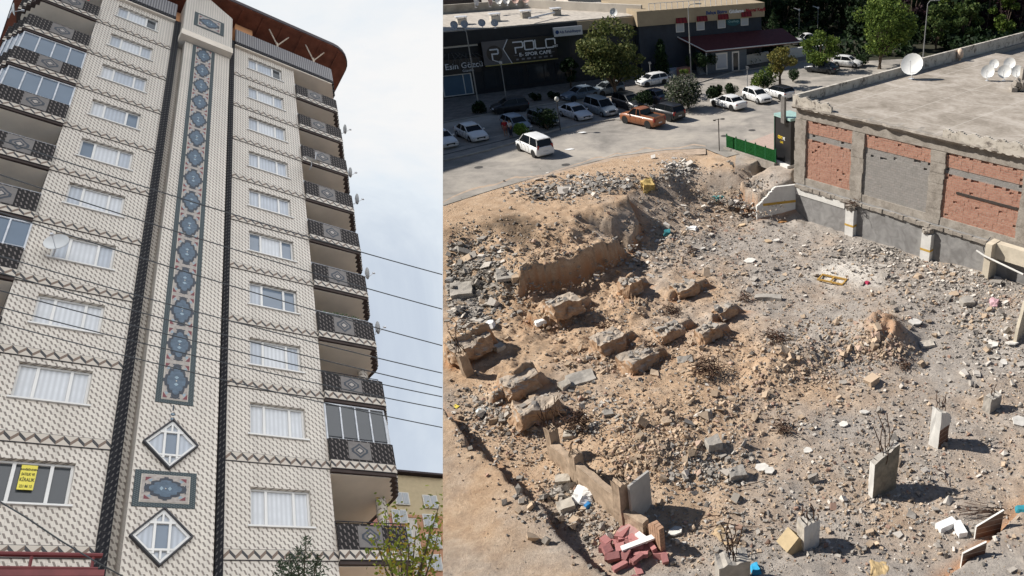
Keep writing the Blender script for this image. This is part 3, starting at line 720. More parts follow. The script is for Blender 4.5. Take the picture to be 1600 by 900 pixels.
def heights(X_, Y_, nz):
    H_ = rbf(X_, Y_)
    street = sstep(-0.35, -0.02, H_)
    cut = np.zeros_like(H_)
    for pl, h, fall, zl in CLIFF:
        P_ = [EW0, EW1, (EW1[0] - 1.5, EW1[1] + 2.5)] if pl == 'W' else pl[1] if pl[0] == 'w' else [G(u, v, zl) for u, v in pl]
        if pl == 'W': P_ = P_[::-1]
        d, s, fr = seg_dist(X_ + nz, Y_ + nz * .7, P_)
        tp_ = sstep(0, .12, fr) * sstep(1.0, .88, fr) if fall < 20 else 1.0
        tp_ = np.where((fr <= 0) | (fr >= 1), 0, tp_) if fall < 20 else tp_
        hi = sstep(-.09, .09, d * s) * np.exp(-np.maximum(d * (s > 0) - .2, 0) / fall)
        H_ = H_ + h * hi * tp_; cut = np.maximum(cut, np.exp(-(d / .55) ** 2) * (s < 0.5) * (tp_ > .05) * 1.0)
    return H_, cut, street
HH, CUT, STR = heights(XX, YY, NZW)
rough_amp = (0.05 + 0.95 * sstep(0.02, -0.8, HH)) * 1.0
HH = np.where(HH > -0.02, -0.02, HH)
ledge_d, ledge_s, _f = seg_dist(XX, YY, [G(u, v, -3.4) for u, v in [(925,905),(880,850),(830,795),(775,740),(735,700),(692,655),(640,610)][::-1]])
calm = (ledge_s < 0)
PUa, PVa = to_px(XX, YY, HH)
def blob(u, v, r, asp=1.8): return np.exp(-(((PUa - u) / (r * asp)) ** 2 + ((PVa - v) / r) ** 2))
amp2 = np.ones_like(HH) * .75
amp2 += 1.35 * (blob(900, 380, 60) + blob(900, 520, 80) + blob(1040, 690, 50) + blob(1250, 570, 50)) - .55 * (blob(740, 800, 110) + blob(1500, 860, 60) + blob(1400, 680, 70))
HH = HH + rough_amp * np.clip(amp2, .15, 2) * (0.16 * fbm(XX, YY, 1.9, 11, 5, .55) + 0.05 * np.maximum(fbm(XX, YY, .5, 31, 3), -.2))
hx_, hy_ = G(1383, 535, -3.3); hd_ = np.hypot(XX - hx_, (YY - hy_) * .8); HH = HH + 1.25 * np.exp(-(hd_ / 1.35) ** 2) * (1 + .35 * fbm(XX, YY, .9, 211, 4, .6)); CUT = np.maximum(CUT, .62 * np.exp(-(hd_ / 1.25) ** 4))
clayzone = blob(900, 400, 90, 1.9) + blob(930, 520, 90, 2.0) + .7 * blob(1150, 580, 60, 2.2) + blob(1030, 690, 50, 1.6)
HH = HH + np.clip(clayzone, 0, 1.2) * (0.15 * np.abs(fbm(XX, YY, 1.1, 131, 4, .6)) + .05 * fbm(XX, YY, .35, 151, 2))
# colour masks carried by the ground itself: clay, pale plaster dust, dark wet soil, cut clay
clay = np.clip(0.0 + .95 * blob(870, 420, 80, 1.7) + 1.0 * blob(930, 510, 90, 1.9) + .8 * blob(760, 345, 45, 2.2) + 1.0 * blob(1380, 525, 28, 1.3) + .9 * blob(1030, 690, 75, 1.6)
     + .55 * blob(760, 800, 110, 1.3) + .8 * blob(1160, 570, 60, 2.2) + .45 * blob(1320, 450, 45, 2) + .5 * blob(1100, 800, 70, 2) + .4 * blob(1500, 780, 60, 2) + .7 * blob(1240, 600, 40, 2) + .85 * blob(770, 560, 60, 1.4)
     + .9 * sstep(-.9, -.02, HH) * (XX < -3) + .45 * blob(1150, 290, 40, 1.5) + .35 * blob(1560, 600, 40, 1.6)
     + .42 * fbm(XX, YY, 4.5, 51, 5, .6) + .24 - .20 * sstep(1120, 1250, PUa), 0, 1)
white = np.clip(1.8 * blob(1322, 425, 19, 2.6) + 1.2 * blob(1495, 449, 8, 2.8) + .25 * blob(1400, 455, 12, 2) - .25 + .3 * fbm(XX, YY, .9, 61, 4, .6), 0, 1)
dark = np.clip(1.1 * blob(790, 350, 16, 2.6) + .7 * blob(815, 370, 16, 1.6) + .5 * blob(735, 480, 35, 1.6) + .3 * fbm(XX, YY, .8, 71, 4) - .15, 0, 1)
keep_r = XX > (EDGE * (YY * cq - (HH - CAM_H) * sq) - (0.25 if True else 0))
ny, nx = XX.shape
V = np.stack([XX, YY, HH], -1).reshape(-1, 3)
idx = np.arange(nx * ny).reshape(ny, nx)
Q = np.stack([idx[:-1, :-1], idx[:-1, 1:], idx[1:, 1:], idx[1:, :-1]], -1).reshape(-1, 4)
dep = (YY * cq - (HH - CAM_H) * sq).reshape(-1)
# everything left of the edge line belongs to the other place (beyond 61 m its sky hides the site anyway)
kp = (keep_r.reshape(-1)) | (dep > 64)
Q = Q[kp[Q].all(1)]
m = Mat('demolition_ground', 0.95, 0, 0.1)
n1 = m.noise(1.1, 8, 0.65); n2 = m.noise(7, 6, 0.7); n3 = m.noise(28, 4, 0.7); n4 = m.noise(0.35, 4, .6)
grey = m.ramp(n1 * .45 + n2 * .55, [(0.33, (0.23, 0.205, 0.185)), (0.5, (0.36, 0.325, 0.29)), (0.66, (0.49, 0.45, 0.405))])
clayc = m.ramp(n1 * .5 + n2 * .5, [(0.33, (0.33, 0.215, 0.135)), (0.5, (0.485, 0.345, 0.23)), (0.66, (0.60, 0.465, 0.335))])
c = m.mix((m.attr('clay') + (n2 - 0.5) * 0.7).clamp(), grey, clayc)
c = m.mix((m.attr('cut') * (n2 + .45)).clamp() * .9, c, (0.46, 0.235, 0.115))
c = m.mix((m.attr('dark') * (n2 * 2)).clamp() * .85, c, (0.05, 0.038, 0.028))
c = m.mix((m.attr('white') * (n2 * 1.9)).clamp(), c, (0.66, 0.62, 0.56))
c = m.mix((n3 - 0.6).mx(0) * 2.2, c, (0.62, 0.58, 0.54)); c = m.mix((n3 * -1 + .4).mx(0) * 2.5, c, (0.10, 0.085, 0.075))
m.color(c); m.bump(n2 * .6 + n3 * .4, 0.9, 0.10)
GROUND_M = m.m
gro = npmesh('demolition_ground', V, Q, GROUND_M, smooth=True)
for nm, ar in (('clay', clay), ('white', white), ('dark', dark), ('cut', CUT)):
    a_ = gro.data.attributes.new(nm, 'FLOAT', 'POINT')
    a_.data.foreach_set('value', ar.reshape(-1).astype(np.float32)) if len(gro.data.vertices) == nx * ny else None
tag(gro, kind='structure'); cut_edge([gro], True)
def Z(x, y):
    """ground height"""
    x = np.asarray(x, float); y = np.asarray(y, float)
    u = np.clip((x - GX0) / STEP, 0, nx - 1.001); v = np.clip((y - GY0) / STEP, 0, ny - 1.001); i = u.astype(int); j = v.astype(int); fu = u - i; fv = v - j
    return (HH[j, i] * (1 - fu) + HH[j, i + 1] * fu) * (1 - fv) + (HH[j + 1, i] * (1 - fu) + HH[j + 1, i + 1] * fu) * fv
def S(u, v):
    """spot on the real ground seen at photo position (u, v)"""
    z = -2.0
    for _ in range(25):
        x, y = G(u, v, z); zn = float(Z(x, y)); z = z + (zn - z) * .6
    return Vector((x, y, z))

# ---------------- wide ground to the horizon, streets, pavements
m = Mat('dry_earth', 0.95, 0, .1); n1 = m.noise(.5, 8, .65); n2 = m.noise(6, 6, .7)
m.color(m.ramp(n1 * .6 + n2 * .4, [(0.35, (0.24, 0.18, 0.13)), (0.5, (0.38, 0.28, 0.20)), (0.65, (0.46, 0.36, 0.27))])); m.bump(n2, .5, .05); EARTH = m.m
def flat(name, pts, z, mat, kind='structure', th=0.0):
    b = MB()
    if th: b.prism(pts, z - th, z)
    else: b.add([(p[0], p[1], z) for p in pts], [tuple(range(len(pts)))])
    o = b.build(name, mat, fix=bool(th)); return tag(o, kind=kind)
big = MB(); xs_ = [-900, GX0 + .2, GX1 - .3, 900]; ys_ = [-300, GY0 + .2, GY1 - .4, 1500]
for i in range(3):
    for j in range(3):
        if i == 1 and j == 1: continue
        zz = -0.02 if (j == 2 or True) else 0
        if i == 0 and j < 2: continue
        big.add([(xs_[i], ys_[j], zz), (xs_[i + 1], ys_[j], zz), (xs_[i + 1], ys_[j + 1], zz), (xs_[i], ys_[j + 1], zz)], [(0, 1, 2, 3)])
tag(big.build('ground', EARTH, fix=False), kind='structure')
m = Mat('asphalt', 0.9, 0, .2); n1 = m.noise(.16, 6, .6, dist=.6); n2 = m.noise(14, 4, .7); n3 = m.noise(.8, 5, .65)
m.color(m.ramp(n1 * .6 + n2 * .15 + n3 * .25, [(0.40, (0.20, 0.186, 0.166)), (0.5, (0.30, 0.275, 0.245)), (0.60, (0.40, 0.362, 0.312))])); m.bump(n2, .3, .02)
# dust carried over the roadside edge
ASPH = m.m
road_near = [G(u, v, 0) for u, v in ((640, 350), (692, 322), (760, 300), (870, 268), (960, 245), (1040, 235), (1100, 232), (1135, 246), (1200, 228), (1232, 200))]
road_far = [(40, 140), (60, 260), (-150, 260), (-75, 60)]
pts = road_near + [(2.2, 74), (16.5, 88.5), (60, 100)] + road_far
o = flat('road', pts, 0.03, ASPH); cut_edge([o], True)
# feathered dusty verge on the near side of the road
b = MB(); vm = plain('sandy_verge', (0.40, 0.31, 0.235), .95, .22, 1.6, .3)
nn = len(road_near); up, lw_ = [], []
for i in range(0, 140):
    q = i / 139 * 6.0; k = min(int(q), 5); f = q - k; x = road_near[k][0] * (1 - f) + road_near[k + 1][0] * f; y = road_near[k][1] * (1 - f) + road_near[k + 1][1] * f
    wv = 1.1 + 1.6 * float(fbm(np.array([x]), np.array([y]), 5.0, 91, 4, .6)[0])
    up.append((x - .55 * 0 + .1, y + max(.1, wv), .042)); lw_.append((x + .3, y - 1.6, -.06))
b.add(up + lw_, [(i, i + 1, i + 141, i + 140) for i in range(139)]); o = tag(b.build('verge', vm, fix=False), kind='structure'); cut_edge([o], True)
# manhole covers and patches
for u, v in ((1132, 213), (1175, 204), (884, 258), (748, 262)):
    x, y = G(u, v); b = MB(); b.lathe([(0, .04), (.38, .04)], 16, Matrix.Translation((x, y, 0))); tag(b.build('manhole_cover', plain('cast_iron', (.07, .065, .06), .7), fix=False), 'dark round manhole cover in the asphalt %s' % {1132: 'just beyond the green fence', 1175: 'farther off, left of the black kiosk', 884: 'in front of and right of the white van', 748: 'in front of and left of the white van'}[u], 'manhole cover', 'manhole covers in the street')

PAVE = Mat('paving', .9, 0, .15); x_, y_, z_ = PAVE.xyz(); n_ = PAVE.noise(1.2, 6, .6)
pc = PAVE.ramp(n_, [(.35, (.15, .135, .12)), (.65, (.24, .215, .19))]); jn = ((x_ * 2.2).fract().lt(.05)).mx((y_ * 2.2).fract().lt(.05))
PAVE.color(PAVE.mix(jn * .5, pc, (.08, .075, .07))); PAVE = PAVE.m
KERB = plain('kerb_concrete', (.36, .33, .29), .85, .2, 2.0)
def strip(name, line, w, z0, z1, mat, kind='structure'):
    b = MB(); n = len(line); L_, R_ = [], []
    for i, p in enumerate(line):
        a = line[max(0, i - 1)]; c = line[min(n - 1, i + 1)]; dx, dy = c[0] - a[0], c[1] - a[1]; l = math.hypot(dx, dy); L_.append((p[0] - dy / l * w / 2, p[1] + dx / l * w / 2)); R_.append((p[0] + dy / l * w / 2, p[1] - dx / l * w / 2))
    for i in range(n - 1): b.prism([R_[i], R_[i + 1], L_[i + 1], L_[i]], z0, z1)
    return tag(b.build(name, mat), kind=kind)
# median between the road and the parking lane
med_n = [G(u, v) for u, v in ((600, 285), (692, 253), (760, 237), (812, 222), (868, 204), (905, 196), (960, 188), (985, 190))]
med_f = [G(u, v) for u, v in ((600, 270), (692, 236), (760, 219), (812, 208), (868, 194), (905, 184), (960, 172), (985, 165))]
o = flat('median', med_n + med_f[::-1], .13, plain('median_paving', (.26, .24, .215), .9, .2, 1.2), th=.12); cut_edge([o, strip('kerb', med_n, .16, .02, .165, KERB), strip('kerb', med_f, .16, .02, .165, KERB)], True)
mid = [((a[0] + c[0]) / 2, (a[1] + c[1]) / 2) for a, c in zip(med_n[:4], med_f[:4])]
strip('drain_channel', mid, .22, .1, .134, plain('dark_channel', (.05, .048, .045), .8))
# pavement in front of the shops
pv_n = [G(u, v) for u, v in ((600, 216), (692, 193), (760, 180), (830, 168), (905, 157), (975, 152), (1040, 143), (1100, 128), (1150, 112), (1290, 92))]
pv_f = [G(u, v) for u, v in ((600, 150), (692, 140), (760, 135), (830, 128), (905, 120), (975, 112), (1040, 108), (1100, 100), (1150, 92), (1290, 75))]
flat('pavement', pv_n + pv_f[::-1], .13, PAVE, th=.12); strip('kerb', pv_n, .18, .02, .16, KERB)
# pink paved forecourt behind the green fence
flat('forecourt', [G(u, v) for u, v in ((1150, 232), (1170, 222), (1212, 207), (1232, 204), (1232, 240), (1215, 250))], .05, plain('pink_paving', (.42, .32, .27), .85, .15, 4))

# ---------------- party-wall building
A0 = Vector((2.66, 64.8, 0)); A1 = Vector((18.04, 50.64, 0)); du = (A1 - A0).normalized(); dn = Vector((du.y, -du.x, 0))     # dn faces the pit
WM = Matrix(((du.x, -dn.x, 0, A0.x), (du.y, -dn.y, 0, A0.y), (0, 0, 1, 0), (0, 0, 0, 1)))       # local x along the wall, local -y towards the pit
CONC = Mat('weathered_concrete', .92, 0, .15); a_ = CONC.noise(1.3, 8, .65, dist=.5); b_ = CONC.noise(14, 5, .7)
CONC.color(CONC.ramp(a_ * .6 + b_ * .4, [(.34, (.16, .14, .12)), (.5, (.30, .27, .235)), (.66, (.42, .385, .34))])); CONC.bump(a_ * .5 + b_ * .5, .7, .05); CONC = CONC.m
def brick_mat(name, cols, mortar, bw, bh):
    m = Mat(name, .9, 0, .15); br = m.nt.nodes.new('ShaderNodeTexBrick'); x, y, z = m.xyz(); cb = m.nt.nodes.new('ShaderNodeCombineXYZ')
    m.nt.links.new((x + y).k, cb.inputs[0]); m.nt.links.new(z.k, cb.inputs[1]); m.nt.links.new(cb.outputs[0], br.inputs['Vector'])
    br.inputs['Scale'].default_value = 1; br.inputs['Brick Width'].default_value = bw; br.inputs['Row Height'].default_value = bh; br.inputs['Mortar Size'].default_value = .012; br.inputs['Bias'].default_value = -.1
    br.inputs['Color1'].default_value = (*cols[0], 1); br.inputs['Color2'].default_value = (*cols[1], 1); br.inputs['Mortar'].default_value = (*mortar, 1)
    n = m.noise(1.6, 6, .65); n2 = m.noise(9, 4, .7)
    c = m.mix(((n - .5) * 2.4).clamp(), br.outputs[0], cols[2]); c = m.mix(((n2 - .66) * 5).clamp(), c, (.10, .055, .045)); c = m.mix(((n * -1 + .42) * 5).clamp() * .5, c, (.45, .36, .31))
    m.color(c); m.bump(n2, .8, .04); return m.m
BRICK = brick_mat('red_hollow_brick', ((.40, .215, .155), (.33, .165, .12), (.42, .26, .20)), (.34, .27, .22), .30, .19)
BLOCK = brick_mat('grey_block', ((.28, .265, .25), (.24, .23, .215), (.30, .28, .26)), (.20, .19, .18), .40, .20)
WHITEP = plain('old_white_paint', (.62, .61, .58), .85, .12, 1.5, .2)
OCHRE = plain('ochre_stripe', (.48, .30, .06), .8, .15)
ROOF_ = Mat('roof_screed', .9, 0, .15); a_ = ROOF_.noise(.35, 7, .6, dist=.8); b_ = ROOF_.noise(3, 6, .65); x, y, z = ROOF_.xyz()
rc = ROOF_.ramp(a_ * .65 + b_ * .35, [(.36, (.22, .19, .155)), (.5, (.33, .29, .245)), (.64, (.44, .395, .345))])
jn = ((x / 5.2).fract() - .5).abs().lt(.008).mx(((y / 4.1).fract() - .5).abs().lt(.01)); ROOF_.color(ROOF_.mix(jn * .55, rc, (.52, .48, .43))); ROOF_ = ROOF_.m
PBG = thing('flat_roofed_building', 'flat roofed concrete building with exposed brick party wall above the pit', 'building', M=WM)
LW_ = 40.0; RH = 6.0
b = MB(); b.bb(0, LW_, .35, 45, -1, RH - .3)
b.build('core', CONC, PBG)
# frame: beams and pillars of the party wall
b = MB(); b.bb(-.1, LW_, 0, .34, RH - .95, RH - .05); b.bb(-.1, LW_, -.05, .34, -.62, .0); o = b.build('beam', CONC, PBG)
PX = [(-.45, .75), (5.55, 6.75), (12.85, 14.1), (20.2, 21.4)]
for i, (a, c) in enumerate(PX):
    b = MB(); n = 14
    for j in range(n):
        z0 = -.6 + (RH - .4) * j / n; z1 = -.6 + (RH - .4) * (j + 1) / n; r_ = random.uniform(-.06, .06); b.bb(a + random.uniform(-.04, .04), c + r_ * .6, -.10 + r_ * .3, .33, z0, z1)
    b.build('pillar', CONC, PBG)
def panel(a, c, z0, z1, mat, y=0.06):
    """brick infill with a ragged, partly broken upper edge and knocked out bricks"""
    b = MB(); bw, bh = .30, .19; nx_, nz_ = int((c - a) / bw), int((z1 - z0) / bh); bw = (c - a) / nx_; bh = (z1 - z0) / nz_
    for j in range(nz_):
        for i in range(nx_):
            off = random.uniform(-.014, .014) if mat is BRICK else random.uniform(-.004, .004)
            if random.random() < (.018 if mat is BRICK else .004): off = .09
            if j == nz_ - 1 and random.random() < (.35 if mat is BRICK else .12): off = .16
            b.add([(a + i * bw, y + off, z0 + j * bh), (a + (i + 1) * bw, y + off, z0 + j * bh), (a + (i + 1) * bw, y + off, z0 + (j + 1) * bh), (a + i * bw, y + off, z0 + (j + 1) * bh),
                   (a + i * bw, y + .2, z0 + j * bh), (a + (i + 1) * bw, y + .2, z0 + j * bh), (a + (i + 1) * bw, y + .2, z0 + (j + 1) * bh), (a + i * bw, y + .2, z0 + (j + 1) * bh)],
                  [(0, 1, 2, 3), (4, 5, 1, 0), (3, 2, 6, 7), (5, 6, 2, 1), (4, 0, 3, 7)])
    return b.build('brick_infill' if mat is BRICK else 'block_infill', mat, PBG, fix=False)
t0, t1, tm0, tm1 = .0, 5.05, 3.45, 3.95
for (a, c, low) in ((.75, 5.55, BRICK), (6.75, 12.85, BLOCK), (14.1, 20.2, BRICK), (21.4, 27, BRICK)):
    panel(a, c, t0, tm0, low); panel(a, c, tm0, tm1, BLOCK, .10); panel(a, c, tm1, t1, BRICK)
b = MB(); b.bb(15.2, 20.1, -.0, .055, 2.1, 2.28); b.build('cable_chase', plain('dark_gap', (.05, .04, .035), .9), PBG)
# roof slab with broken edge
def rough_slab(x0, x1, y0, y1, z0, z1, seg=.45, amp=.12, mat=CONC, name='roof_slab', par=PBG):
    b = MB(); n = int((x1 - x0) / seg); F_ = []
    for i in range(n + 1):
        x = x0 + (x1 - x0) * i / n; yy = y0 + amp * (2 * abs(float(fbm(np.array([x]), np.array([3.3]), 1.7, 5, 3)[0])) - .5); zz = z0 + amp * .5 * float(vnoise(np.array([x]), np.array([1.0]), .8, 9)[0])
        b.v += [(x, y1, z1), (x, yy + .05, z1 + random.uniform(-.02, .02)), (x, yy, (z0 + z1) / 2), (x, yy + .15, zz), (x, y1, zz)]
    for i in range(n):
        for j in range(4): b.f.append((i * 5 + j, i * 5 + 5 + j, i * 5 + 6 + j, i * 5 + 1 + j)); b.mi.append(0)
    return b.build(name, mat, par)
rough_slab(-.6, LW_, -.42, 1.4, RH - .12, RH + .22)
b = MB(); b.add([(-.4, .9, RH + .225), (LW_, .9, RH + .225), (LW_, 32, RH + .225), (-.4, 32, RH + .225)], [(0, 1, 2, 3)]); b.add([(-.2, .0, RH + .223), (LW_, .0, RH + .223), (LW_, 1.0, RH + .223), (-.2, 1.0, RH + .223)], [(0, 1, 2, 3)])
b.build('roof', ROOF_, PBG, fix=False)
PAR = Mat('parapet_render', .9, 0, .1); a_ = PAR.noise(1.2, 8, .7, dist=.8); PAR.color(PAR.ramp(a_, [(.38, (.16, .14, .125)), (.46, (.46, .42, .36)), (.7, (.60, .56, .50))])); PAR.bump(a_, .4, .04); PAR = PAR.m
def broken_parapet(x0, x1, h0, h1, y=-.36, name='broken_parapet'):
    b = MB(); n = max(4, int((x1 - x0) / .15))
    for i in range(n):
        a = x0 + (x1 - x0) * i / n; c = x0 + (x1 - x0) * (i + 1) / n; h = h0 + (h1 - h0) * i / n + .10 * math.sin(i * .9) + random.uniform(-.02, .02); b.bb(a, c, y - .02, y + .2, RH + .05 - .12 * abs(math.sin(i * .7)), RH + .25 + h)
    b.build(name, PAR, PBG)
broken_parapet(-.45, 3.6, .75, .5); broken_parapet(13.8, 25, .5, .75)
b = MB(); b.bb(-.5, -.25, -.36, 15.3, RH + .2, RH + .95); b.bb(-.5, -.25, 15.3, 45, RH + .2, RH + 1.35)
b.bb(-.52, -.23, -.38, 15.3, RH + .95, RH + 1.0); b.build('parapet', PAR, PBG)
b = MB(); b.bb(-.48, -.05, .1, 45, -1, RH + .18); b.build('side_wall', plain('dull_render', (.30, .27, .235), .9, .15), PBG)

# retaining wall of the pit below the party wall
RW_ = thing('retaining_wall', 'grey cement retaining wall with white pilasters along the pit', 'wall', M=WM)
CEM = Mat('cement_render', .9, 0, .15); a_ = CEM.noise(1.1, 7, .6, dist=1); CEM.color(CEM.ramp(a_, [(.35, (.185, .18, .175)), (.5, (.24, .235, .23)), (.68, (.30, .295, .285))])); CEM = CEM.m
b = MB(); b.bb(-.1, LW_, -.28, .3, -5, -.63); b.build('wall', CEM, RW_)
b = MB()
for i in range(60):
    a = -.1 + i * .4; b.bb(a, a + .4, -.45 + random.uniform(-.06, .06), -.29, -.92 + random.uniform(-.05, .05), -.64 + random.uniform(-.05, .05))
b.build('ledge', CONC, RW_)
b = MB(); b.bb(0, 5.3, -.34, -.285, -1.55, -.93, 0); b.build('white_band', WHITEP, RW_)
for a in (5.75, 13.1):
    f = MB().bb(a, a + .85, -.75, -.29, -5, -1.35).build('pilaster', WHITEP, RW_)
    MB().bb(a - .02, a + .87, -.765, -.285, -2.75, -2.58).build('stripe', OCHRE, f)
    b = MB()
    for _ in range(16): b.box((a + .4 + random.uniform(-.3, .3), -.6 + random.uniform(-.15, .15), -1.25 + random.uniform(-.15, .3)), (.3, .25, .22), random.uniform(0, 3))
    b.build('broken_top', CONC, f)
# far right: cream pier with pipes
t = thing('cream_pier', 'cream painted broken pier with white pipes at the right end of retaining wall', 'pier', M=WM)
PIERM = plain('cream_paint', (.55, .49, .39), .85, .15, 1.5)
MB().bb(18.8, 19.3, -1.5, -.3, -4.5, -.3).build('pier', PIERM, t); MB().bb(19.3, 24, -.9, -.3, -1.5, -.35).build('beam', PIERM, t)
b = MB(); b.tube([(18.2, -1.6, -1.0), (18.9, -1.65, -1.2), (22, -1.8, -1.6)], .07, 8); b.tube([(18.6, -.5, -.2), (18.4, -1.0, -.9), (18.7, -.9, -1.8), (19, -.8, -2.6)], .035, 6, 1); b.build('pipe', [WHITEP, IRON], t)

# end wall of the pit: white with an ochre stripe, broken down towards the left
EW = thing('white_end_wall', 'white painted end wall with ochre stripe, broken towards the rubble', 'wall', M=WM)
b = MB(); n = 32; e0 = Vector((*EW0, 0)); e1 = Vector((*EW1, 0)); ed = (e1 - e0).normalized(); en = Vector((-ed.y, ed.x, 0)); en = en if en.y < 0 else -en; eL = (e1 - e0).length
EWM = WM.inverted() @ Matrix(((ed.x, en.x, 0, e0.x + en.x * .05), (ed.y, en.y, 0, e0.y + en.y * .05), (0, 0, 1, 0), (0, 0, 0, 1)))
for i in range(n):
    a = eL * i / n; c = eL * (i + 1) / n
    h = -.75 if i < 18 else -.75 - (i - 18) * .12 + random.uniform(-.05, .05)
    b.bb(a, c, 0, .28, -5, h)
b.xf(EWM); b.build('wall', WHITEP, EW)
b = MB(); b.bb(.3, eL * .86, .281, .295, -2.35, -2.12); b.xf(EWM); b.build('stripe', OCHRE, EW)

# dishes and things on the roof
def roof_dish(u, v, r, label, yaw=200, tilt=60, z=RH + .225, grp='satellite dishes on the concrete roof', mat=DISH):
    x, y = G(u, v, z); t = thing('satellite_dish', label, 'satellite dish', (x, y, z), R(yaw), grp)
    M = Matrix.Translation((0, 0, r * 1.05 + .15)) @ Matrix.Rotation(R(tilt), 4, 'X')
    b = MB(); dish_mesh(b, M, r); b.build('reflector', mat, t, smooth=True, fix=False)
    b = MB(); b.tube([(0, .12, 0), (0, .12, r + .1), (0, 0, r + .2)], .045, 6); b.lathe([(.3 * r, .02), (0, .03)], 8); b.build('mast', ALU, t)
    b = MB(); b.tube([M @ Vector((0, -r * .9, .1)), M @ Vector((0, 0, r))], .025, 5); b.box((0, 0, 0), (.1, .1, .14), M=M @ Matrix.Translation((0, 0, r))); b.build('receiver_arm', ALU, t)
roof_dish(1424, 123, 1.05, 'huge white satellite dish alone in the middle of the concrete roof', -25, 58)
roof_dish(1542, 126, .62, 'white satellite dish at the left front of the dish cluster', -25, 68)
roof_dish(1552, 111, .48, 'smaller white satellite dish behind the left front cluster dish', -25, 68)
roof_dish(1568, 126, .62, 'white satellite dish at the centre front of the dish cluster', -25, 68)
roof_dish(1576, 112, .58, 'white satellite dish at the centre back of the dish cluster', -25, 68)
roof_dish(1588, 124, .55, 'white satellite dish beside the broken chimney', -25, 68)
x, y = G(1499, 95, RH + .225); t = thing('ventilation_cowl', 'small white and rusty ventilation cowl near the far roof parapet', 'cowl', (x, y, RH + .225))
b = MB(); b.lathe([(.12, 0), (.16, .25), (.33, .35), (.36, .8), (.25, 1.15), (0, 1.25)], 12); b.build('cowl', plain('white_rust', (.55, .42, .32), .7, .35, 3), t, smooth=True)
x, y = G(1590, 142, RH + .225); t = thing('broken_chimney', 'crumbled dark chimney stump at the right edge of the roof', 'chimney', (x, y, RH + .225))
b = MB()
for i in range(26): b.box((random.uniform(-.5, .9), random.uniform(-.4, .4), random.uniform(.1, .9)), (.5, .4, .4), random.uniform(0, 3), M=Matrix.Translation((random.uniform(-.5, .9), random.uniform(-.4, .4), random.uniform(.1, .8))) @ Matrix.Rotation(random.uniform(0, 3), 4, Vector((1, 1, 1))))
b.bb(.3, 1.2, .2, 1.0, 0, 1.9); b.build('masonry', CONC, t)

# black kiosk, green fence, small lamps by the corner
p0 = Vector((*G(1211, 252, 0), 0)); p1 = Vector((*G(1234, 262, 0), 0)); ang = math.atan2(p1.y - p0.y, p1.x - p0.x); wK = (p1 - p0).length
K = thing('advertising_kiosk', 'tall black advertising kiosk with yellow and white lettering at the building corner', 'kiosk', (p0.x, p0.y, 0), ang)
BLK = glossy('black_panel', (.018, .018, .02), .35); GRN = plain('green_paint', (.012, .10, .035), .5, .2)
MB().bb(0, wK + .1, 0, 1.6, .25, 4.2).build('body', BLK, K); MB().bb(-.12, wK + .1, -.08, 1.7, 4.2, 4.42).build('roof', plain('pale_teal', (.30, .45, .42), .5, .1), K)
MB().bb(-.1, .0, -.06, 1.6, .2, 4.2).build('edge_trim', plain('dark_green', (.02, .06, .04), .6), K); MB().bb(-.35, wK + .1, -.35, 1.7, -.1, .24).build('plinth', WHITEP, K)
text('lettering', 'GENT', .40, plain('yellow_letter', (.65, .45, .03), .6, .05), K, Matrix.Translation((.42, -.012, 2.3)) @ Matrix.Rotation(R(90), 4, 'X'), .005, .012, 'LEFT', .68)
text('lettering', 'ME', .40, WHITEP, K, Matrix.Translation((1.18, -.012, 2.3)) @ Matrix.Rotation(R(90), 4, 'X'), .005, .012, 'LEFT', .68)
text('lettering', 'CAFE', .26, plain('yellow_letter', (.65, .45, .03), .6, .05), K, Matrix.Translation((.75, -.012, 1.95)) @ Matrix.Rotation(R(90), 4, 'X'), .005, .004, 'LEFT', .8)
MB().bb(wK * .55, wK * .78, -.3, -.1, 3.9, 6.2).build('blank_sign', plain('grey_signboard', (.16, .15, .14), .6, .3), K)
q0 = Vector((*G(1136, 233, 0), .0)); q1 = Vector((*G(1212, 258, 0), .0)); ang = math.atan2(q1.y - q0.y, q1.x - q0.x); wF = (q1 - q0).length
Fe = thing('green_fence', 'dark green artificial hedge fence on a low concrete kerb', 'fence', (q0.x, q0.y, 0), ang)
HED = Mat('hedge_panel', .95, 0, .05); HED.color(HED.ramp(HED.noise(16, 4, .7), [(.35, (.004, .03, .008)), (.65, (.02, .11, .03))])); HED.bump(HED.noise(22, 3), 1, .06); HED = HED.m
np_ = 5
for i in range(np_): MB().bb(wF * i / np_ + .06, wF * (i + 1) / np_ - .06, -.04, .04, .25, 1.35).build('hedge_panel', HED, Fe)
for i in range(np_ + 1): MB().bb(wF * i / np_ - .045, wF * i / np_ + .045, -.05, .05, .2, 1.5).build('post', GRN, Fe)
MB().bb(-.3, wF, -.2, .2, -.5, .2).build('kerb_wall', CONC, Fe)
def small_lamp(u, v, h, label, arms=True):
    x, y = G(u, v); t = thing('street_lamp', label, 'lamp', (x, y, 0))
    MB().tube([(0, 0, 0), (0, 0, h)], .05, 6).build('pole', plain('brown_metal', (.07, .06, .055), .5), t)
    b = MB(); b.tube([(-.35, 0, h - .1), (.4, 0, h)], .03, 5); b.box((-.38, 0, h - .15), (.24, .14, .1)); b.box((.42, 0, h - .02), (.3, .16, .1)); b.build('lamp_head', plain('dark_lamp', (.06, .055, .05), .5), t)
small_lamp(1124, 236, 3.1, 'short brown twin headed lamp post at the end of the green fence'); small_lamp(1223, 205, 3.2, 'small lamp post behind the black kiosk')

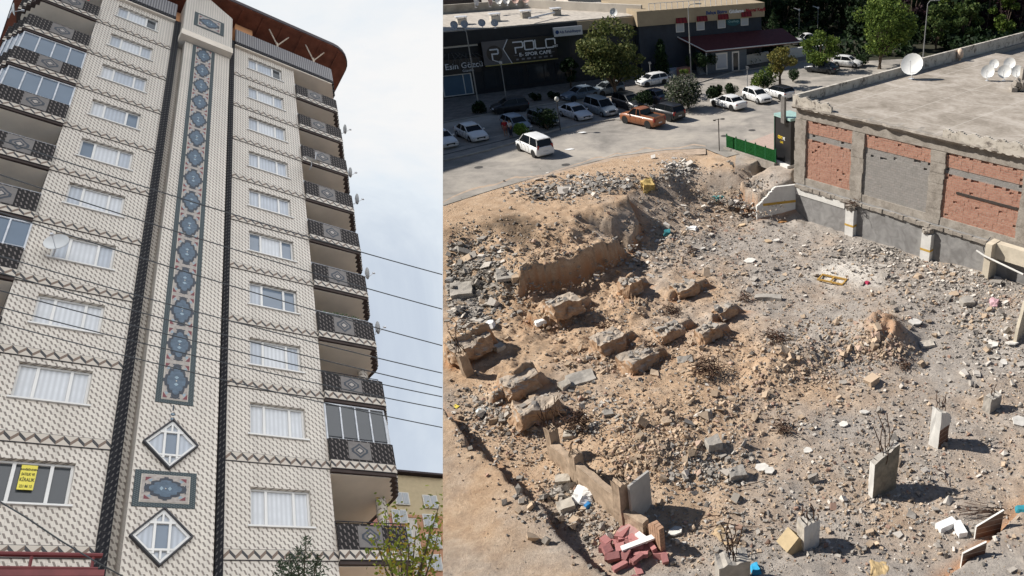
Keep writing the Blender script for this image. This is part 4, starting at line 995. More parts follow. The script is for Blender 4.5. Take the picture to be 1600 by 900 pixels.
# ================================================================== RUBBLE AND REMAINS IN THE PIT
rs = np.random.default_rng(21)
def stone_mat(name, c, var=.35, rough=.92):
    m = Mat(name, rough, 0, .15); x = m.island(); n = m.noise(6, 5, .65)
    m.color(m.ramp(x * .6 + n * .4, [(.2, tuple(q * (1 - var) for q in c)), (.5, c), (.85, tuple(min(.8, q * (1 + var)) for q in c))])); m.bump(n, .6, .04); return m.m
ST = [stone_mat('grey_rubble', (.31, .285, .255), .25), stone_mat('tan_rubble', (.43, .335, .245), .22), stone_mat('plaster_chips', (.54, .50, .45), .2), stone_mat('brick_chips', (.33, .22, .17)), stone_mat('dark_rubble', (.17, .155, .14)), stone_mat('pink_stone', (.42, .31, .245))]
phi = (1 + 5 ** .5) / 2
ICO = np.array([(-1, phi, 0), (1, phi, 0), (-1, -phi, 0), (1, -phi, 0), (0, -1, phi), (0, 1, phi), (0, -1, -phi), (0, 1, -phi), (phi, 0, -1), (phi, 0, 1), (-phi, 0, -1), (-phi, 0, 1)]) / 1.9
ICF = np.array([(0, 11, 5), (0, 5, 1), (0, 1, 7), (0, 7, 10), (0, 10, 11), (1, 5, 9), (5, 11, 4), (11, 10, 2), (10, 7, 6), (7, 1, 8), (3, 9, 4), (3, 4, 2), (3, 2, 6), (3, 6, 8), (3, 8, 9), (4, 9, 5), (2, 4, 11), (6, 2, 10), (8, 6, 7), (9, 8, 1)])
OCT = np.array([(1, 0, 0), (0, 1, 0), (-1, 0, 0), (0, -1, 0), (0, 0, 1), (0, 0, -1)]) * 1.0
OCF = np.array([(0, 1, 4), (1, 2, 4), (2, 3, 4), (3, 0, 4), (1, 0, 5), (2, 1, 5), (3, 2, 5), (0, 3, 5)])
def subdiv(V, F_):
    V = [tuple(v) for v in V]; mid = {}; out = []
    def m_(a, b_):
        k = (min(a, b_), max(a, b_))
        if k not in mid:
            p = (np.array(V[a]) + np.array(V[b_])) / 2; p /= np.linalg.norm(p) / 1.0; mid[k] = len(V); V.append(tuple(p))
        return mid[k]
    for a, b_, c in F_:
        x, y, z = m_(a, b_), m_(b_, c), m_(c, a); out += [(a, x, z), (x, b_, y), (z, y, c), (x, y, z)]
    return np.array(V), np.array(out)
ICV2, ICF2 = subdiv(ICO, ICF)
CUBE = np.array([(-1, -1, -1), (1, -1, -1), (1, 1, -1), (-1, 1, -1), (-1, -1, 1), (1, -1, 1), (1, 1, 1), (-1, 1, 1)]) * .5
CUF = np.array([(3, 2, 1, 0), (4, 5, 6, 7), (0, 1, 5, 4), (1, 2, 6, 5), (2, 3, 7, 6), (3, 0, 4, 7)])
def rotm(n, tilt):
    a = rs.uniform(0, 2 * np.pi, n); c, s = np.cos(a), np.sin(a); o_ = np.zeros(n); l = np.ones(n)
    Rz = np.stack([np.stack([c, -s, o_], -1), np.stack([s, c, o_], -1), np.stack([o_, o_, l], -1)], 1)
    b_ = rs.normal(0, tilt, n); c, s = np.cos(b_), np.sin(b_)
    Rx = np.stack([np.stack([l, o_, o_], -1), np.stack([o_, c, -s], -1), np.stack([o_, s, c], -1)], 1)
    b_ = rs.normal(0, tilt, n); c, s = np.cos(b_), np.sin(b_)
    Ry = np.stack([np.stack([c, o_, s], -1), np.stack([o_, l, o_], -1), np.stack([-s, o_, c], -1)], 1)
    return Rz @ Rx @ Ry
def scatter(name, P, size, base, faces, dims, tilt, jit, mi, sink=.15):
    n = len(P); B_ = np.repeat(base[None], n, 0) * (1 + rs.uniform(-jit, jit, (n, len(base), 1))) + rs.normal(0, jit * .42, (n, len(base), 3)) * np.abs(base).max()
    dm = rs.uniform(dims[0], dims[1], (n, 3)); B_ = B_ * dm[:, None, :] * size[:, None, None]
    B_ = np.einsum('nij,nkj->nki', rotm(n, tilt), B_)
    zmin = B_[..., 2].min(1); B_ += P[:, None, :]; B_[..., 2] -= (zmin * (1 - sink))[:, None]
    V = B_.reshape(-1, 3); F_ = (faces[None] + (np.arange(n) * len(base))[:, None, None]).reshape(-1, faces.shape[1])
    o = npmesh(name, V, F_, ST, mi=np.repeat(mi, len(faces))); tag(o, kind='stuff'); return o
MULT = 1.25
def spots(lst):
    """(u, v, ru, rv, n): normally distributed patches given in photo coordinates"""
    out = []; 
    for u, v, ru, rv, n, pal in lst:
        n = int(n * MULT)
        uu = rs.normal(u, ru, n); vv = rs.normal(v, rv, n)
        for a, b_ in zip(uu, vv):
            out.append((a, b_, pal[rs.integers(len(pal))]))
    return out
def ground_pts(lst):
    L_ = spots(lst); P = []; M_ = []
    uv = np.array([(a, b_) for a, b_, _ in L_]); z = np.full(len(uv), -2.5)
    for _ in range(14):
        a = (uv[:, 0] - CX) / F_PX; b_ = (uv[:, 1] - CY) / F_PX; s = (z - CAM_H) / (-sq - b_ * cq); x = a * s; y = (cq - b_ * sq) * s
        z = z + (Z(x, y) - z) * .6
    mi = np.array([c for _, _, c in L_]); dep = y * cq - (z - CAM_H) * sq
    u2 = CX + F_PX * x / dep
    wall = (x - A0.x) * dn.x + (y - A0.y) * dn.y
    ok = (u2 > 699) & (u2 < 1640) & (y > 18) & (y < 72) & (x < 23) & ((wall > .55))
    return np.stack([x, y, z], -1)[ok], mi[ok]
g_, t_, w_, k_, d_, p_ = 0, 1, 2, 3, 4, 5
MIX = [g_] * 9 + [t_] * 6 + [w_] * 2 + [k_, d_]
GREY = [g_] * 8 + [w_, d_, t_]; TAN = [t_] * 8 + [p_] * 2 + [g_]; WHT = [w_] * 4 + [g_] * 2
# gravel over the whole pit, evenly per square metre
n = 120000; x = rs.uniform(-28, 22, n); y = rs.uniform(19, 66, n); z = Z(x, y); dep = y * cq - (z - CAM_H) * sq; u2 = CX + F_PX * x / dep
wall = (x - A0.x) * dn.x + (y - A0.y) * dn.y
ld, ls, _f = seg_dist(x, y, [G(u, v, -3.4) for u, v in [(925,905),(880,850),(830,795),(775,740),(735,700),(692,655),(640,610)]])
dn_ = fbm(x, y, 3.5, 77, 3) + rs.uniform(-.9, .9, n)
ok = (u2 > 699) & (u2 < 1620) & (wall > .6) & (z < -.25) & ~((ls > 0) & (rs.uniform(0, 1, n) < .85)) & (dn_ > -.35)
P = np.stack([x, y, z], -1)[ok]; mi = np.array(MIX)[rs.integers(len(MIX), size=len(P))]
scatter('gravel', P, np.exp(rs.normal(np.log(.019), .48, len(P))), OCT, OCF, (.45, 1.1), .6, .4, mi, .35)
# small stones in drifts
SM = [(1380, 552, 34, 10, 300, TAN), (1350, 530, 22, 14, 250, TAN), (870, 500, 40, 10, 260, TAN), (950, 560, 50, 10, 260, TAN + [g_] * 4), (1110, 535, 50, 10, 220, TAN), (1300, 800, 160, 60, 700, MIX + [w_]), (1480, 700, 90, 40, 400, MIX), (740, 440, 38, 26, 1500, GREY + [d_]), (800, 380, 60, 22, 500, MIX + [d_]), (870, 300, 40, 9, 450, GREY), (940, 285, 45, 8, 500, GREY), (1000, 285, 30, 14, 350, MIX), (1060, 270, 25, 10, 300, WHT), (1100, 300, 50, 18, 500, GREY),
      (1160, 300, 26, 20, 700, MIX + [w_, g_]), (1090, 350, 60, 30, 700, MIX), (1050, 390, 30, 20, 350, MIX), (1200, 400, 70, 30, 700, MIX), (1400, 390, 60, 16, 900, GREY + [w_]), (1470, 410, 60, 14, 1100, GREY + [w_, p_]), (1540, 445, 40, 16, 900, GREY + [w_]),
      (1450, 470, 80, 25, 900, MIX), (1540, 500, 45, 35, 900, MIX), (1300, 520, 60, 25, 600, TAN + MIX), (1240, 550, 60, 24, 700, TAN + MIX), (1330, 560, 40, 12, 300, TAN), (1270, 590, 50, 12, 400, TAN), (1150, 640, 60, 22, 700, TAN + [g_] * 3),
      (1040, 690, 50, 30, 1100, TAN), (990, 720, 35, 25, 500, TAN + [d_]), (1110, 730, 35, 20, 600, GREY + [w_]), (950, 640, 40, 25, 450, MIX), (760, 640, 35, 22, 500, MIX), (800, 690, 45, 22, 500, MIX), (870, 770, 35, 35, 600, MIX + [p_]), (930, 830, 25, 25, 300, MIX),
      (900, 510, 80, 45, 600, TAN), (860, 400, 60, 30, 600, TAN), (960, 380, 50, 30, 400, TAN), (1050, 570, 80, 50, 500, MIX), (1300, 700, 120, 60, 1000, MIX), (1450, 640, 80, 40, 500, MIX), (1390, 800, 120, 50, 900, MIX + [w_]), (1130, 850, 60, 30, 400, MIX),
      (1200, 460, 50, 20, 400, MIX), (1020, 500, 50, 20, 300, MIX), (720, 380, 20, 25, 250, MIX), (1590, 620, 30, 60, 400, MIX), (1050, 800, 60, 20, 200, MIX)]
P, mi = ground_pts(SM); sz_ = np.exp(rs.normal(np.log(.040), .5, len(P))); h_ = len(P) // 2; pm = rs.permutation(len(P)); i1, i2 = pm[:h_], pm[h_:]
scatter('rubble_stones', P[i1], sz_[i1], OCT, OCF, (.5, 1.3), .6, .42, mi[i1], .35)
scatter('angular_rubble', P[i2], sz_[i2] * 2.1, CUBE, CUF, np.array([(.4, .4, .25), (1.2, 1.1, .8)]), .5, .34, mi[i2], .35)
# chunks
CH = [(1380, 548, 26, 8, 40, TAN), (1350, 535, 18, 10, 30, TAN), (870, 500, 25, 6, 24, TAN), (985, 470, 20, 5, 18, TAN), (950, 560, 30, 6, 24, TAN + [g_] * 3), (1000, 585, 30, 6, 24, TAN + [g_] * 4), (830, 665, 30, 6, 24, MIX), (1105, 535, 25, 5, 16, TAN), (810, 625, 25, 6, 16, TAN), (740, 440, 32, 22, 60, GREY), (1160, 295, 18, 16, 60, MIX), (1050, 685, 45, 24, 90, TAN), (1000, 720, 25, 20, 40, TAN), (1110, 735, 22, 14, 22, GREY), (1240, 550, 60, 18, 60, TAN + [g_] * 2), (1300, 520, 40, 16, 36, TAN + [g_]), (1520, 480, 50, 22, 90, GREY + [t_, p_]),
      (1440, 440, 55, 14, 60, GREY), (1360, 395, 40, 10, 40, GREY), (1150, 620, 50, 16, 46, TAN), (930, 655, 30, 14, 26, MIX), (870, 780, 30, 25, 40, MIX), (1100, 345, 50, 16, 36, MIX), (900, 400, 60, 26, 46, TAN), (940, 500, 80, 40, 50, TAN), (1330, 700, 120, 60, 40, MIX),
      (1540, 560, 40, 20, 30, MIX), (990, 300, 40, 8, 26, GREY), (880, 305, 30, 8, 26, GREY + [d_]), (1300, 600, 80, 10, 30, TAN), (800, 640, 50, 25, 40, MIX)]
MULT = 1.0
P, mi = ground_pts(CH); sz_ = np.exp(rs.normal(np.log(.10), .4, len(P))); h_ = len(P) // 2; pm = rs.permutation(len(P)); i1, i2 = pm[:h_], pm[h_:]
IC3 = np.concatenate([ICO]); scatter('rubble_chunks', P[i1], sz_[i1], OCT, OCF, (.6, 1.4), .6, .40, mi[i1], .35)
scatter('angular_chunks', P[i2], sz_[i2] * 2.0, CUBE, CUF, np.array([(.5, .5, .35), (1.2, 1.0, .85)]), .45, .30, mi[i2], .35)
# broken slabs, tiles and boards
SL = [(740, 435, 34, 26, 520, GREY + [g_] * 4), (730, 485, 30, 22, 260, GREY + [w_]), (870, 300, 36, 8, 150, GREY + [w_]), (940, 285, 40, 8, 160, GREY + [w_]), (1060, 262, 16, 7, 110, WHT), (1155, 300, 18, 18, 120, MIX + [w_] * 3), (1080, 380, 50, 30, 100, WHT + MIX), (1010, 400, 30, 25, 60, WHT),
      (1480, 430, 60, 14, 190, WHT + GREY), (1560, 560, 30, 12, 40, WHT), (1400, 800, 110, 50, 70, WHT + MIX), (1300, 680, 120, 60, 60, WHT + MIX), (1120, 730, 30, 16, 60, WHT + GREY), (930, 650, 40, 20, 60, WHT + GREY), (770, 640, 30, 20, 70, GREY + WHT), (900, 780, 30, 25, 50, MIX + WHT),
      (1380, 400, 50, 12, 130, GREY + WHT), (1200, 420, 80, 25, 70, WHT + MIX), (1000, 850, 30, 20, 30, WHT), (1540, 500, 40, 30, 70, WHT + MIX + [p_])]
MULT = 2.4
P, mi = ground_pts(SL); scatter('broken_slabs', P, np.exp(rs.normal(np.log(.205), .46, len(P))) * np.where(P[:, 1] < 36, .72, 1.0), CUBE, CUF, np.array([(.5, .4, .07), (1.1, .9, .22)]), .28, .14, mi, .15)

# ---------------- individual remains
CG = plain('cast_concrete', (.36, .335, .30), .92, .25, 2.2, .5); CGD = plain('dusty_concrete', (.46, .42, .36), .92, .2, 2.2, .4)
CGB = plain('brown_old_concrete', (.36, .275, .20), .92, .28, 2.0, .5)
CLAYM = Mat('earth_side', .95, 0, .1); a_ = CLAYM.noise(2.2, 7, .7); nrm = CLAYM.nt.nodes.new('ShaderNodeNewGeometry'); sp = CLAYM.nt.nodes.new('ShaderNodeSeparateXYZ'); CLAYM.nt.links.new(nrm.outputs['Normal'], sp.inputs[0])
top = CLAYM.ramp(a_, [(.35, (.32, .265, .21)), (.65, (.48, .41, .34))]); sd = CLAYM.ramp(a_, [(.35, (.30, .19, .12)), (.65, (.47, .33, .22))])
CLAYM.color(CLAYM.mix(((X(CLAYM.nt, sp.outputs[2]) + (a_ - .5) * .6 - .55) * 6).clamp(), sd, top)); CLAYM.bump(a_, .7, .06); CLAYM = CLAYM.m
RUST = plain('rusty_steel', (.075, .042, .028), .85, .3, 8)
def rock_box(L, W_, H_, mat, name, parent, M=Matrix(), cuts=7, rough=.07, seed=0, taper=.92):
    import bmesh
    bm = bmesh.new(); bmesh.ops.create_cube(bm, size=1.0)
    bmesh.ops.subdivide_edges(bm, edges=bm.edges[:], cuts=cuts, use_grid_fill=True)
    for v in bm.verts:
        q = 1 - (1 - taper) * (v.co.z + .5); p = Vector((v.co.x * L * q, v.co.y * W_ * q, (v.co.z + .5) * H_))
        nv = noise_vector(p * 1.4 + Vector((seed * 7.1, seed, 0))) * rough * 1.6 + noise_vector(p * 4 + Vector((seed, 3, 9))) * rough * .7 + noise_vector(p * 11) * rough * .22
        v.co = M @ (p + nv)
    me = bpy.data.meshes.new(name); bm.to_mesh(me); bm.free(); me.materials.append(mat)
    o = bpy.data.objects.new(name, me)
    if parent: o.parent = parent
    SITE.objects.link(o); return o
GA = math.atan2(.73, .69)
foot = [(880, 482, 2.6, 1.6, .75, 'broad clay topped footing below the long cut face, leftmost of the upper row'), (985, 452, 1.9, 1.3, .65, 'small rounded footing right of the long cut face'),
        (1070, 450, 2.1, 1.2, .55, 'pale grey footing with flat top, rightmost of the upper row'), (950, 538, 2.3, 1.6, .75, 'footing with rebar scraps on top in the middle of the clay floor'),
        (998, 562, 2.6, 1.7, .6, 'footing covered with grey rubble, beside the rebar bundle'), (1105, 520, 1.7, 1.1, .55, 'low footing left of the brown rebar tangle'), (1045, 515, 1.9, 1.2, .4, 'low grey footing half buried between two others'),
        (1130, 485, 1.6, 1.0, .5, 'footing next to the fallen beam'), (735, 552, 3.0, 1.7, .7, 'long footing at the left edge behind the leaning post'), (812, 605, 2.5, 1.4, .6, 'footing with a torn corner below the left post'),
        (838, 642, 2.9, 1.5, .6, 'big footing topped with broken concrete near the low wall')]
for i, (u, v, L, W_, H_, lab) in enumerate(foot):
    p = S(u, v); t = thing('footing', lab, 'footing', (p.x, p.y, p.z - .42), GA + random.uniform(-.12, .12), 'excavated column footings')
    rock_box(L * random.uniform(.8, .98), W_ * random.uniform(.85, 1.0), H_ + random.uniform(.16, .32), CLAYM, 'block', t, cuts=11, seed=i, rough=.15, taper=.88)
    k = rs.integers(5, 12); Pn = np.stack([rs.uniform(-L * .35, L * .35, k), rs.uniform(-W_ * .3, W_ * .3, k), np.full(k, H_ + .27)], -1)
    b = MB()
    for q in Pn: b.box(q, (rs.uniform(.1, .45), rs.uniform(.1, .35), rs.uniform(.06, .2)), rs.uniform(0, 3), M=Matrix.Translation(q) @ Matrix.Rotation(rs.uniform(0, 3), 4, 'Z') @ Matrix.Rotation(rs.uniform(-.4, .4), 4, 'X'))
    o = b.build('loose_rubble', ST[0], t); tag(o, kind='stuff')
    cut_edge(list(t.children), True) if u < 780 else None
def slab_thing(u, v, L, W_, H_, lab, rz, tilt=0.0, mat=CG, name='concrete_slab', cat='slab', seed=1):
    p = S(u, v); t = rock_box(L, W_, H_, mat, name, None, Matrix.Rotation(tilt, 4, 'X'), 4, .05, seed); t.location = (p.x, p.y, p.z - .05); t.rotation_euler = (0, 0, rz); tag(t, lab, cat); return t
slab_thing(908, 594, 1.7, 1.1, .35, 'grey concrete slab lying flat on the clay in the lower middle left', .5, .15, CG)
slab_thing(882, 606, .7, .5, .5, 'pale broken block standing on edge beside the flat slab', .8, .3, CGD, 'broken_block', 'block', 4)
slab_thing(1200, 468, 2.0, .45, .35, 'fallen grey beam between the footings and gravel', -.1, .1, CG, 'fallen_beam', 'beam', 5)
slab_thing(795, 425, 1.8, 1.2, .18, 'largest pale slab in the heap of grey rubble at left', .3, .25, CG, seed=6)
slab_thing(722, 458, 1.5, 1.6, .5, 'rounded concrete lump in the grey rubble at left', .3, .2, CG, 'concrete_lump', 'rubble', 7)
slab_thing(780, 545, .55, .45, .35, 'small pale cube of stone right of the leftmost footing', .9, .1, CGD, 'stone_cube', 'stone', 8)
slab_thing(1448, 540, 1.0, .6, .3, 'light grey slab lying right of the orange earth heap', .2, .2, CGD, seed=9)
slab_thing(1510, 475, .9, .7, .45, 'grey angular boulder in the rubble below the white powder', .2, .2, CG, 'boulder', 'rock', 10)
slab_thing(1115, 700, .8, .6, .6, 'dark grey round boulder in the grey rubble patch', .4, .1, CG, 'boulder', 'rock', 11)
slab_thing(1150, 745, .9, .6, .55, 'grey concrete boulder with pale cap at the right of the grey patch', .4, .3, CG, 'boulder', 'rock', 12)
slab_thing(1040, 660, .5, .4, .3, 'yellowish limestone chunk atop the stone heap', .4, .3, ST[1], 'boulder', 'rock', 13)
slab_thing(1070, 452 + 110, 1.0, .5, .12, 'thin grey slab left of the rebar bundle', .2, .5, CG, seed=14)
slab_thing(885, 795, .75, .6, .45, 'brown concrete cube in the trench beside the low wall', .6, .1, CGD, 'broken_block', 'block', 15)
slab_thing(880, 752, .8, .5, .4, 'tan block lying in the trench under the low wall', .2, .2, CGD, 'broken_block', 'block', 16)
slab_thing(890, 682, .7, .45, .3, 'small tan slab at the upper end of the trench', .2, .2, CGD, 'broken_block', 'block', 17)
for k, (u, v, s, lab) in enumerate([(1190, 733, .75, 'square white tile lying flat right of the grey patch'), (1202, 737, .5, 'smaller grey tile touching the square white tile'), (1055, 833, .65, 'crumpled white sheet at the foot of the broken wall'), (1350, 646, .5, 'white scrap on the dark patch of ground'),
                                (1593, 660, .9, 'white board at the right edge of the pit'), (1552, 540, .7, 'large white plaster piece in the rubble, left one of two'), (1580, 538, .75, 'large white plaster piece in the rubble, right one of two'), (1568, 568, .5, 'small white plaster wedge below the two large ones'),
                                (1430, 505, .8, 'white plaster shard behind the orange heap'), (1497, 474, .35, 'small cream cube among grey rocks'), (1200, 378, .7, 'flat cream tile in front of white end wall'), (1214, 377, .6, 'white tile beside the flat cream one'),
                                (1172, 409, .9, 'pale blue white board lying near the middle of the pit'), (1318, 665, .5, 'white crumpled paper near the pit centre'), (1098, 450 - 60, .5, 'white shard in upper rubble by the slope'), (1160, 353, .6, 'peach coloured tile below the slope'),
                                (1262, 706, .5, 'small off white tile on open ground')]):
    p = S(u, v); b = MB(); n_ = 6; a0 = random.uniform(0, 6)
    pts = [(s * .5 * random.uniform(.75, 1.1) * math.cos(a0 + i * 6.283 / n_) * 1.1, s * .5 * random.uniform(.75, 1.1) * math.sin(a0 + i * 6.283 / n_)) for i in range(n_)]
    b.prism(pts, 0, .05 * (1 + s)); b.xf(Matrix.Rotation(random.uniform(-.25, .25), 4, 'X') @ Matrix.Rotation(random.uniform(-.25, .25), 4, 'Y'))
    o = b.build('plaster_piece', [plain('bright_plaster', (.58, .56, .52), .85, .15)] if 'peach' not in lab and 'cream tile' not in lab else [plain('peach_tile', (.55, .42, .28), .8, .1)]); o.location = p + Vector((0, 0, .06)); tag(o, lab, 'debris', 'pale pieces scattered in the pit')

def rebars(b, n, base, h, spread, r=.014, curl=.3):
    r = .024
    for _ in range(n):
        x, y = base.x + random.uniform(-spread, spread) * .6, base.y + random.uniform(-spread, spread) * .6; dx, dy = random.uniform(-1, 1) * curl, random.uniform(-1, 1) * curl; hh = h * random.uniform(.5, 1.1); pts = []
        for i in range(8): q = i / 7; pts.append((x + dx * q * q * hh + .04 * math.sin(q * 9 + x * 9), y + dy * q * q * hh, base.z + hh * q))
        b.tube(pts, r, 4)
def roughen(o, cuts, amp):
    import bmesh
    bm = bmesh.new(); bm.from_mesh(o.data); bmesh.ops.remove_doubles(bm, verts=bm.verts, dist=.002); bmesh.ops.subdivide_edges(bm, edges=[e for e in bm.edges if e.calc_length() > .25], cuts=cuts, use_grid_fill=True)
    for v in bm.verts:
        v.co += noise_vector(v.co * 2.3 + o.parent.location) * amp + noise_vector(v.co * 7 + o.parent.location) * amp * .5
    bm.to_mesh(o.data); bm.free()
def stub(u, v, L, W_, H_, rz, lab, mats, rb=0, lean=0.0, facing=None, ztop=None, name='column_stub', cat='column stub', grp='broken column stubs in the pit', u_lab=None, slope=.0):
    p = S(u, v); t = thing(name, lab, cat, (p.x, p.y, p.z - .3), rz, grp)
    b = MB(); n = 7
    M = Matrix.Rotation(lean, 4, 'Y')
    b.box((0, 0, 0), (1, 1, 1))
    b.v = []; b.f = []; b.mi = []
    x0, x1, y0, y1 = -L / 2, L / 2, -W_ / 2, W_ / 2; hs = [H_ + .3 - slope * i / n + random.uniform(-.07, .07) for i in range(n + 1)]
    for i in range(n):
        a, c = x0 + (x1 - x0) * i / n, x0 + (x1 - x0) * (i + 1) / n
        b.v += [(a, y0, 0), (c, y0, 0), (c, y1, 0), (a, y1, 0), (a, y0, hs[i]), (c, y0, hs[i + 1]), (c, y1, hs[i + 1] + random.uniform(-.06, .06)), (a, y1, hs[i] + random.uniform(-.06, .06))]
        q = i * 8; b.f += [(q + 4, q + 5, q + 6, q + 7), (q, q + 1, q + 5, q + 4), (q + 2, q + 3, q + 7, q + 6)]; b.mi += [2 if len(mats) > 2 else 0, 0, 0]
        if i == 0: b.f.append((q + 3, q, q + 4, q + 7)); b.mi.append(1)
        if i == n - 1: b.f.append((q + 1, q + 2, q + 6, q + 5)); b.mi.append(1)
    b.xf(M); o = b.build('shaft', mats, t); roughen(o, 3, .05)
    if rb:
        r_ = MB(); rebars(r_, rb, M @ Vector((0, 0, H_ + .1)), rb_h.get(lab, 1.1), min(L, .5)); r_.build('rebar', RUST, t)
    return t
rb_h = {}
TILEW = Mat('half_tiled', .5, 0, .4); x, y, z = TILEW.xyz(); TILEW.color(TILEW.mix(z.gt(1.45), TILEW.mix((z / .3).fract().lt(.06), (.15, .08, .05), (.5, .46, .4)), (.62, .60, .56))); TILEW = TILEW.m
TILED = Mat('brown_wall_tile', .35, 0, .5); x, y, z = TILED.xyz(); a_ = TILED.noise(3, 4); TILED.color(TILED.mix((z / .3).fract().lt(.06), TILED.ramp(a_, [(.3, (.11, .055, .035)), (.7, (.19, .10, .065))]), (.5, .46, .4))); TILED = TILED.m
L1_ = 'tall white plastered column stub with brown tiled lower side'; stub(1465, 692, .85, .6, 2.3, .75, L1_, [TILEW, WHITEP, CG], 5, slope=.5); rb_h[L1_] = .6
L2_ = 'leaning concrete slab stub with tall bunch of rebar and long shadow'; rb_h[L2_] = 2.3; stub(1378, 768, 1.45, .35, 2.0, .55, L2_, [plain('shaded_brown_concrete', (.24, .215, .165), .95, .35, 3, .5), WHITEP, CG], 9, slope=-.7)  # wide faces greenish brown, with the dark of their shaded side in the colour
L3_ = 'small dark concrete stub near the upper right of the open floor'; stub(1549, 640, .9, .5, .95, .6, L3_, [CG, CG], 3)
L4_ = 'white L shaped column stub with thin rebars beside the pale block'; rb_h[L4_] = 1.3; stub(1262, 852, .85, .55, 1.5, .6, L4_, [WHITEP, CGD, CG], 6)
L5_ = 'concrete column stub cropped by the lower photo edge with long rebars'; rb_h[L5_] = 2.4; stub(1145, 912, 1.3, .8, 1.5, .3, L5_, [CGD, CG, CG], 8)
L6_ = 'leaning brown post with thin rebars at the far left'; rb_h[L6_] = 1.6; stub(733, 585, .5, .5, 1.5, .8, L6_, [CGB, CGB], 6, lean=-.12)
L7_ = 'square post with upright rebars at the upper end of low wall'; rb_h[L7_] = 1.9; stub(868, 716, .5, .5, 1.9, .8, L7_, [CGB, CGB], 8)
L8_ = 'second post of the low wall, below the curled rebar bush'; stub(905, 752, .5, .5, 1.8, .8, L8_, [CGB, CGB], 3)
L9_ = 'third post of the low wall with crumbled top'; stub(975, 815, .55, .6, 2.4, .8, L9_, [CGB, CGB], 5)
# low wall between the posts
lw = [S(868, 722), S(908, 757), S(975, 818), S(1012, 842)]
t = thing('low_wall', 'low brown concrete wall running between broken posts at lower left', 'wall', lw[0])
for i in range(3):
    a, c = lw[i] - lw[0], lw[i + 1] - lw[0]; d = (c - a); L = Vector((d.x, d.y, 0)).length; an = math.atan2(d.y, d.x)
    rock_box(L, .35, (1.5, 1.7, 1.3)[i], CGB, 'panel', t, Matrix.Translation(((a.x + c.x) / 2, (a.y + c.y) / 2, min(a.z, c.z) - .3)) @ Matrix.Rotation(an, 4, 'Z'), 9, .05, 40 + i, 1.0)
p = S(1018, 845); t = thing('hollow_brick_wall', 'broken end of hollow brick wall with open cells beside the red chunks', 'wall', p, 2.25)
b = MB()
for j in range(9):
    for i in range(11 - j): b.bb(i * .2 - 1.0, i * .2 - .83, -.12, .12, j * .2 - .3, j * .2 - .12); b.bb(i * .2 - .97, i * .2 - .86, -.13, -.121, j * .2 - .26, j * .2 - .16, 1)
b.build('bricks', [plain('hollow_brick', (.38, .24, .16), .9, .25, 3), plain('dark_cell', (.05, .035, .03), .9)], t)
p = S(1003, 806); t = thing('leaning_panel', 'pale grey rectangular panel standing on edge behind the broken wall', 'panel', p, 1.1)
b = MB(); b.add([(-.75, -.06, -.3), (.75, -.06, -.3), (.75, -.06, 2.1), (-.75, -.06, 2.35), (-.75, .06, -.3), (.75, .06, -.3), (.75, .06, 2.1), (-.75, .06, 2.35)], [(0, 1, 2, 3), (7, 6, 5, 4), (0, 4, 5, 1), (1, 5, 6, 2), (2, 6, 7, 3), (3, 7, 4, 0)])
b.build('board', plain('pale_grey_board', (.42, .40, .37), .85, .1), t)
# right edge: big slab, tiled wall remains
p = S(1592, 528); t = thing('standing_slab', 'tall cream concrete slab standing at the right edge of the pit', 'slab', p, .9)
b = MB(); b.add([(-.7, -.1, -.3), (1.2, -.1, -.3), (1.4, -.1, 3.0), (-.1, -.1, 2.6), (-.6, -.1, 1.0), (-.7, .1, -.3), (1.2, .1, -.3), (1.4, .1, 3.0), (-.1, .1, 2.6), (-.6, .1, 1.0)], [(0, 1, 2, 3, 4), (9, 8, 7, 6, 5), (0, 5, 6, 1), (1, 6, 7, 2), (2, 7, 8, 3), (3, 8, 9, 4), (4, 9, 5, 0)])
b.build('slab', PIERM, t)
for (u, v, W2, H2, lab, rz) in ((1543, 838, 1.3, 1.35, 'brown tiled wall corner sticking out of the gravel, upper of two', .3), (1521, 872, 1.1, .75, 'brown tiled wall corner sticking out of the gravel, lower of two', .3)):
    p = S(u, v); t = thing('tiled_wall_remnant', lab, 'wall', p, rz, 'tiled wall remnants')
    b = MB(); b.add([(-W2 / 2, 0, -.5), (W2 / 2, 0, -.2), (W2 / 2, 0, H2), (-W2 / 2, 0, H2 * .55), (-W2 / 2, .09, -.5), (W2 / 2, .09, -.2), (W2 / 2, .09, H2), (-W2 / 2, .09, H2 * .55)], [(0, 1, 2, 3), (7, 6, 5, 4), (0, 4, 5, 1), (1, 5, 6, 2), (2, 6, 7, 3), (3, 7, 4, 0)])
    b.mi = [0, 1, 1, 0, 1, 1]; b.build('wall', [TILED, WHITEP], t)
r_ = MB(); p = S(1560, 800)
for _ in range(14):
    a = random.uniform(-.5, .3); L = random.uniform(1.2, 2.6); x, y = random.uniform(-.4, .4), random.uniform(-.4, .4); r_.tube([(x - math.cos(a) * L * q + .0, y + math.sin(a) * L * q + .3 * q * q, .15 + .6 * q * (1 - q) * random.uniform(.5, 2)) for q in (-.4, -.1, .2, .5, .8)], .018, 4)
o = r_.build('rebar_bundle', RUST); o.location = p; tag(o, 'bundle of straight rusty rebars above the tiled wall corner', 'rebar bundle')
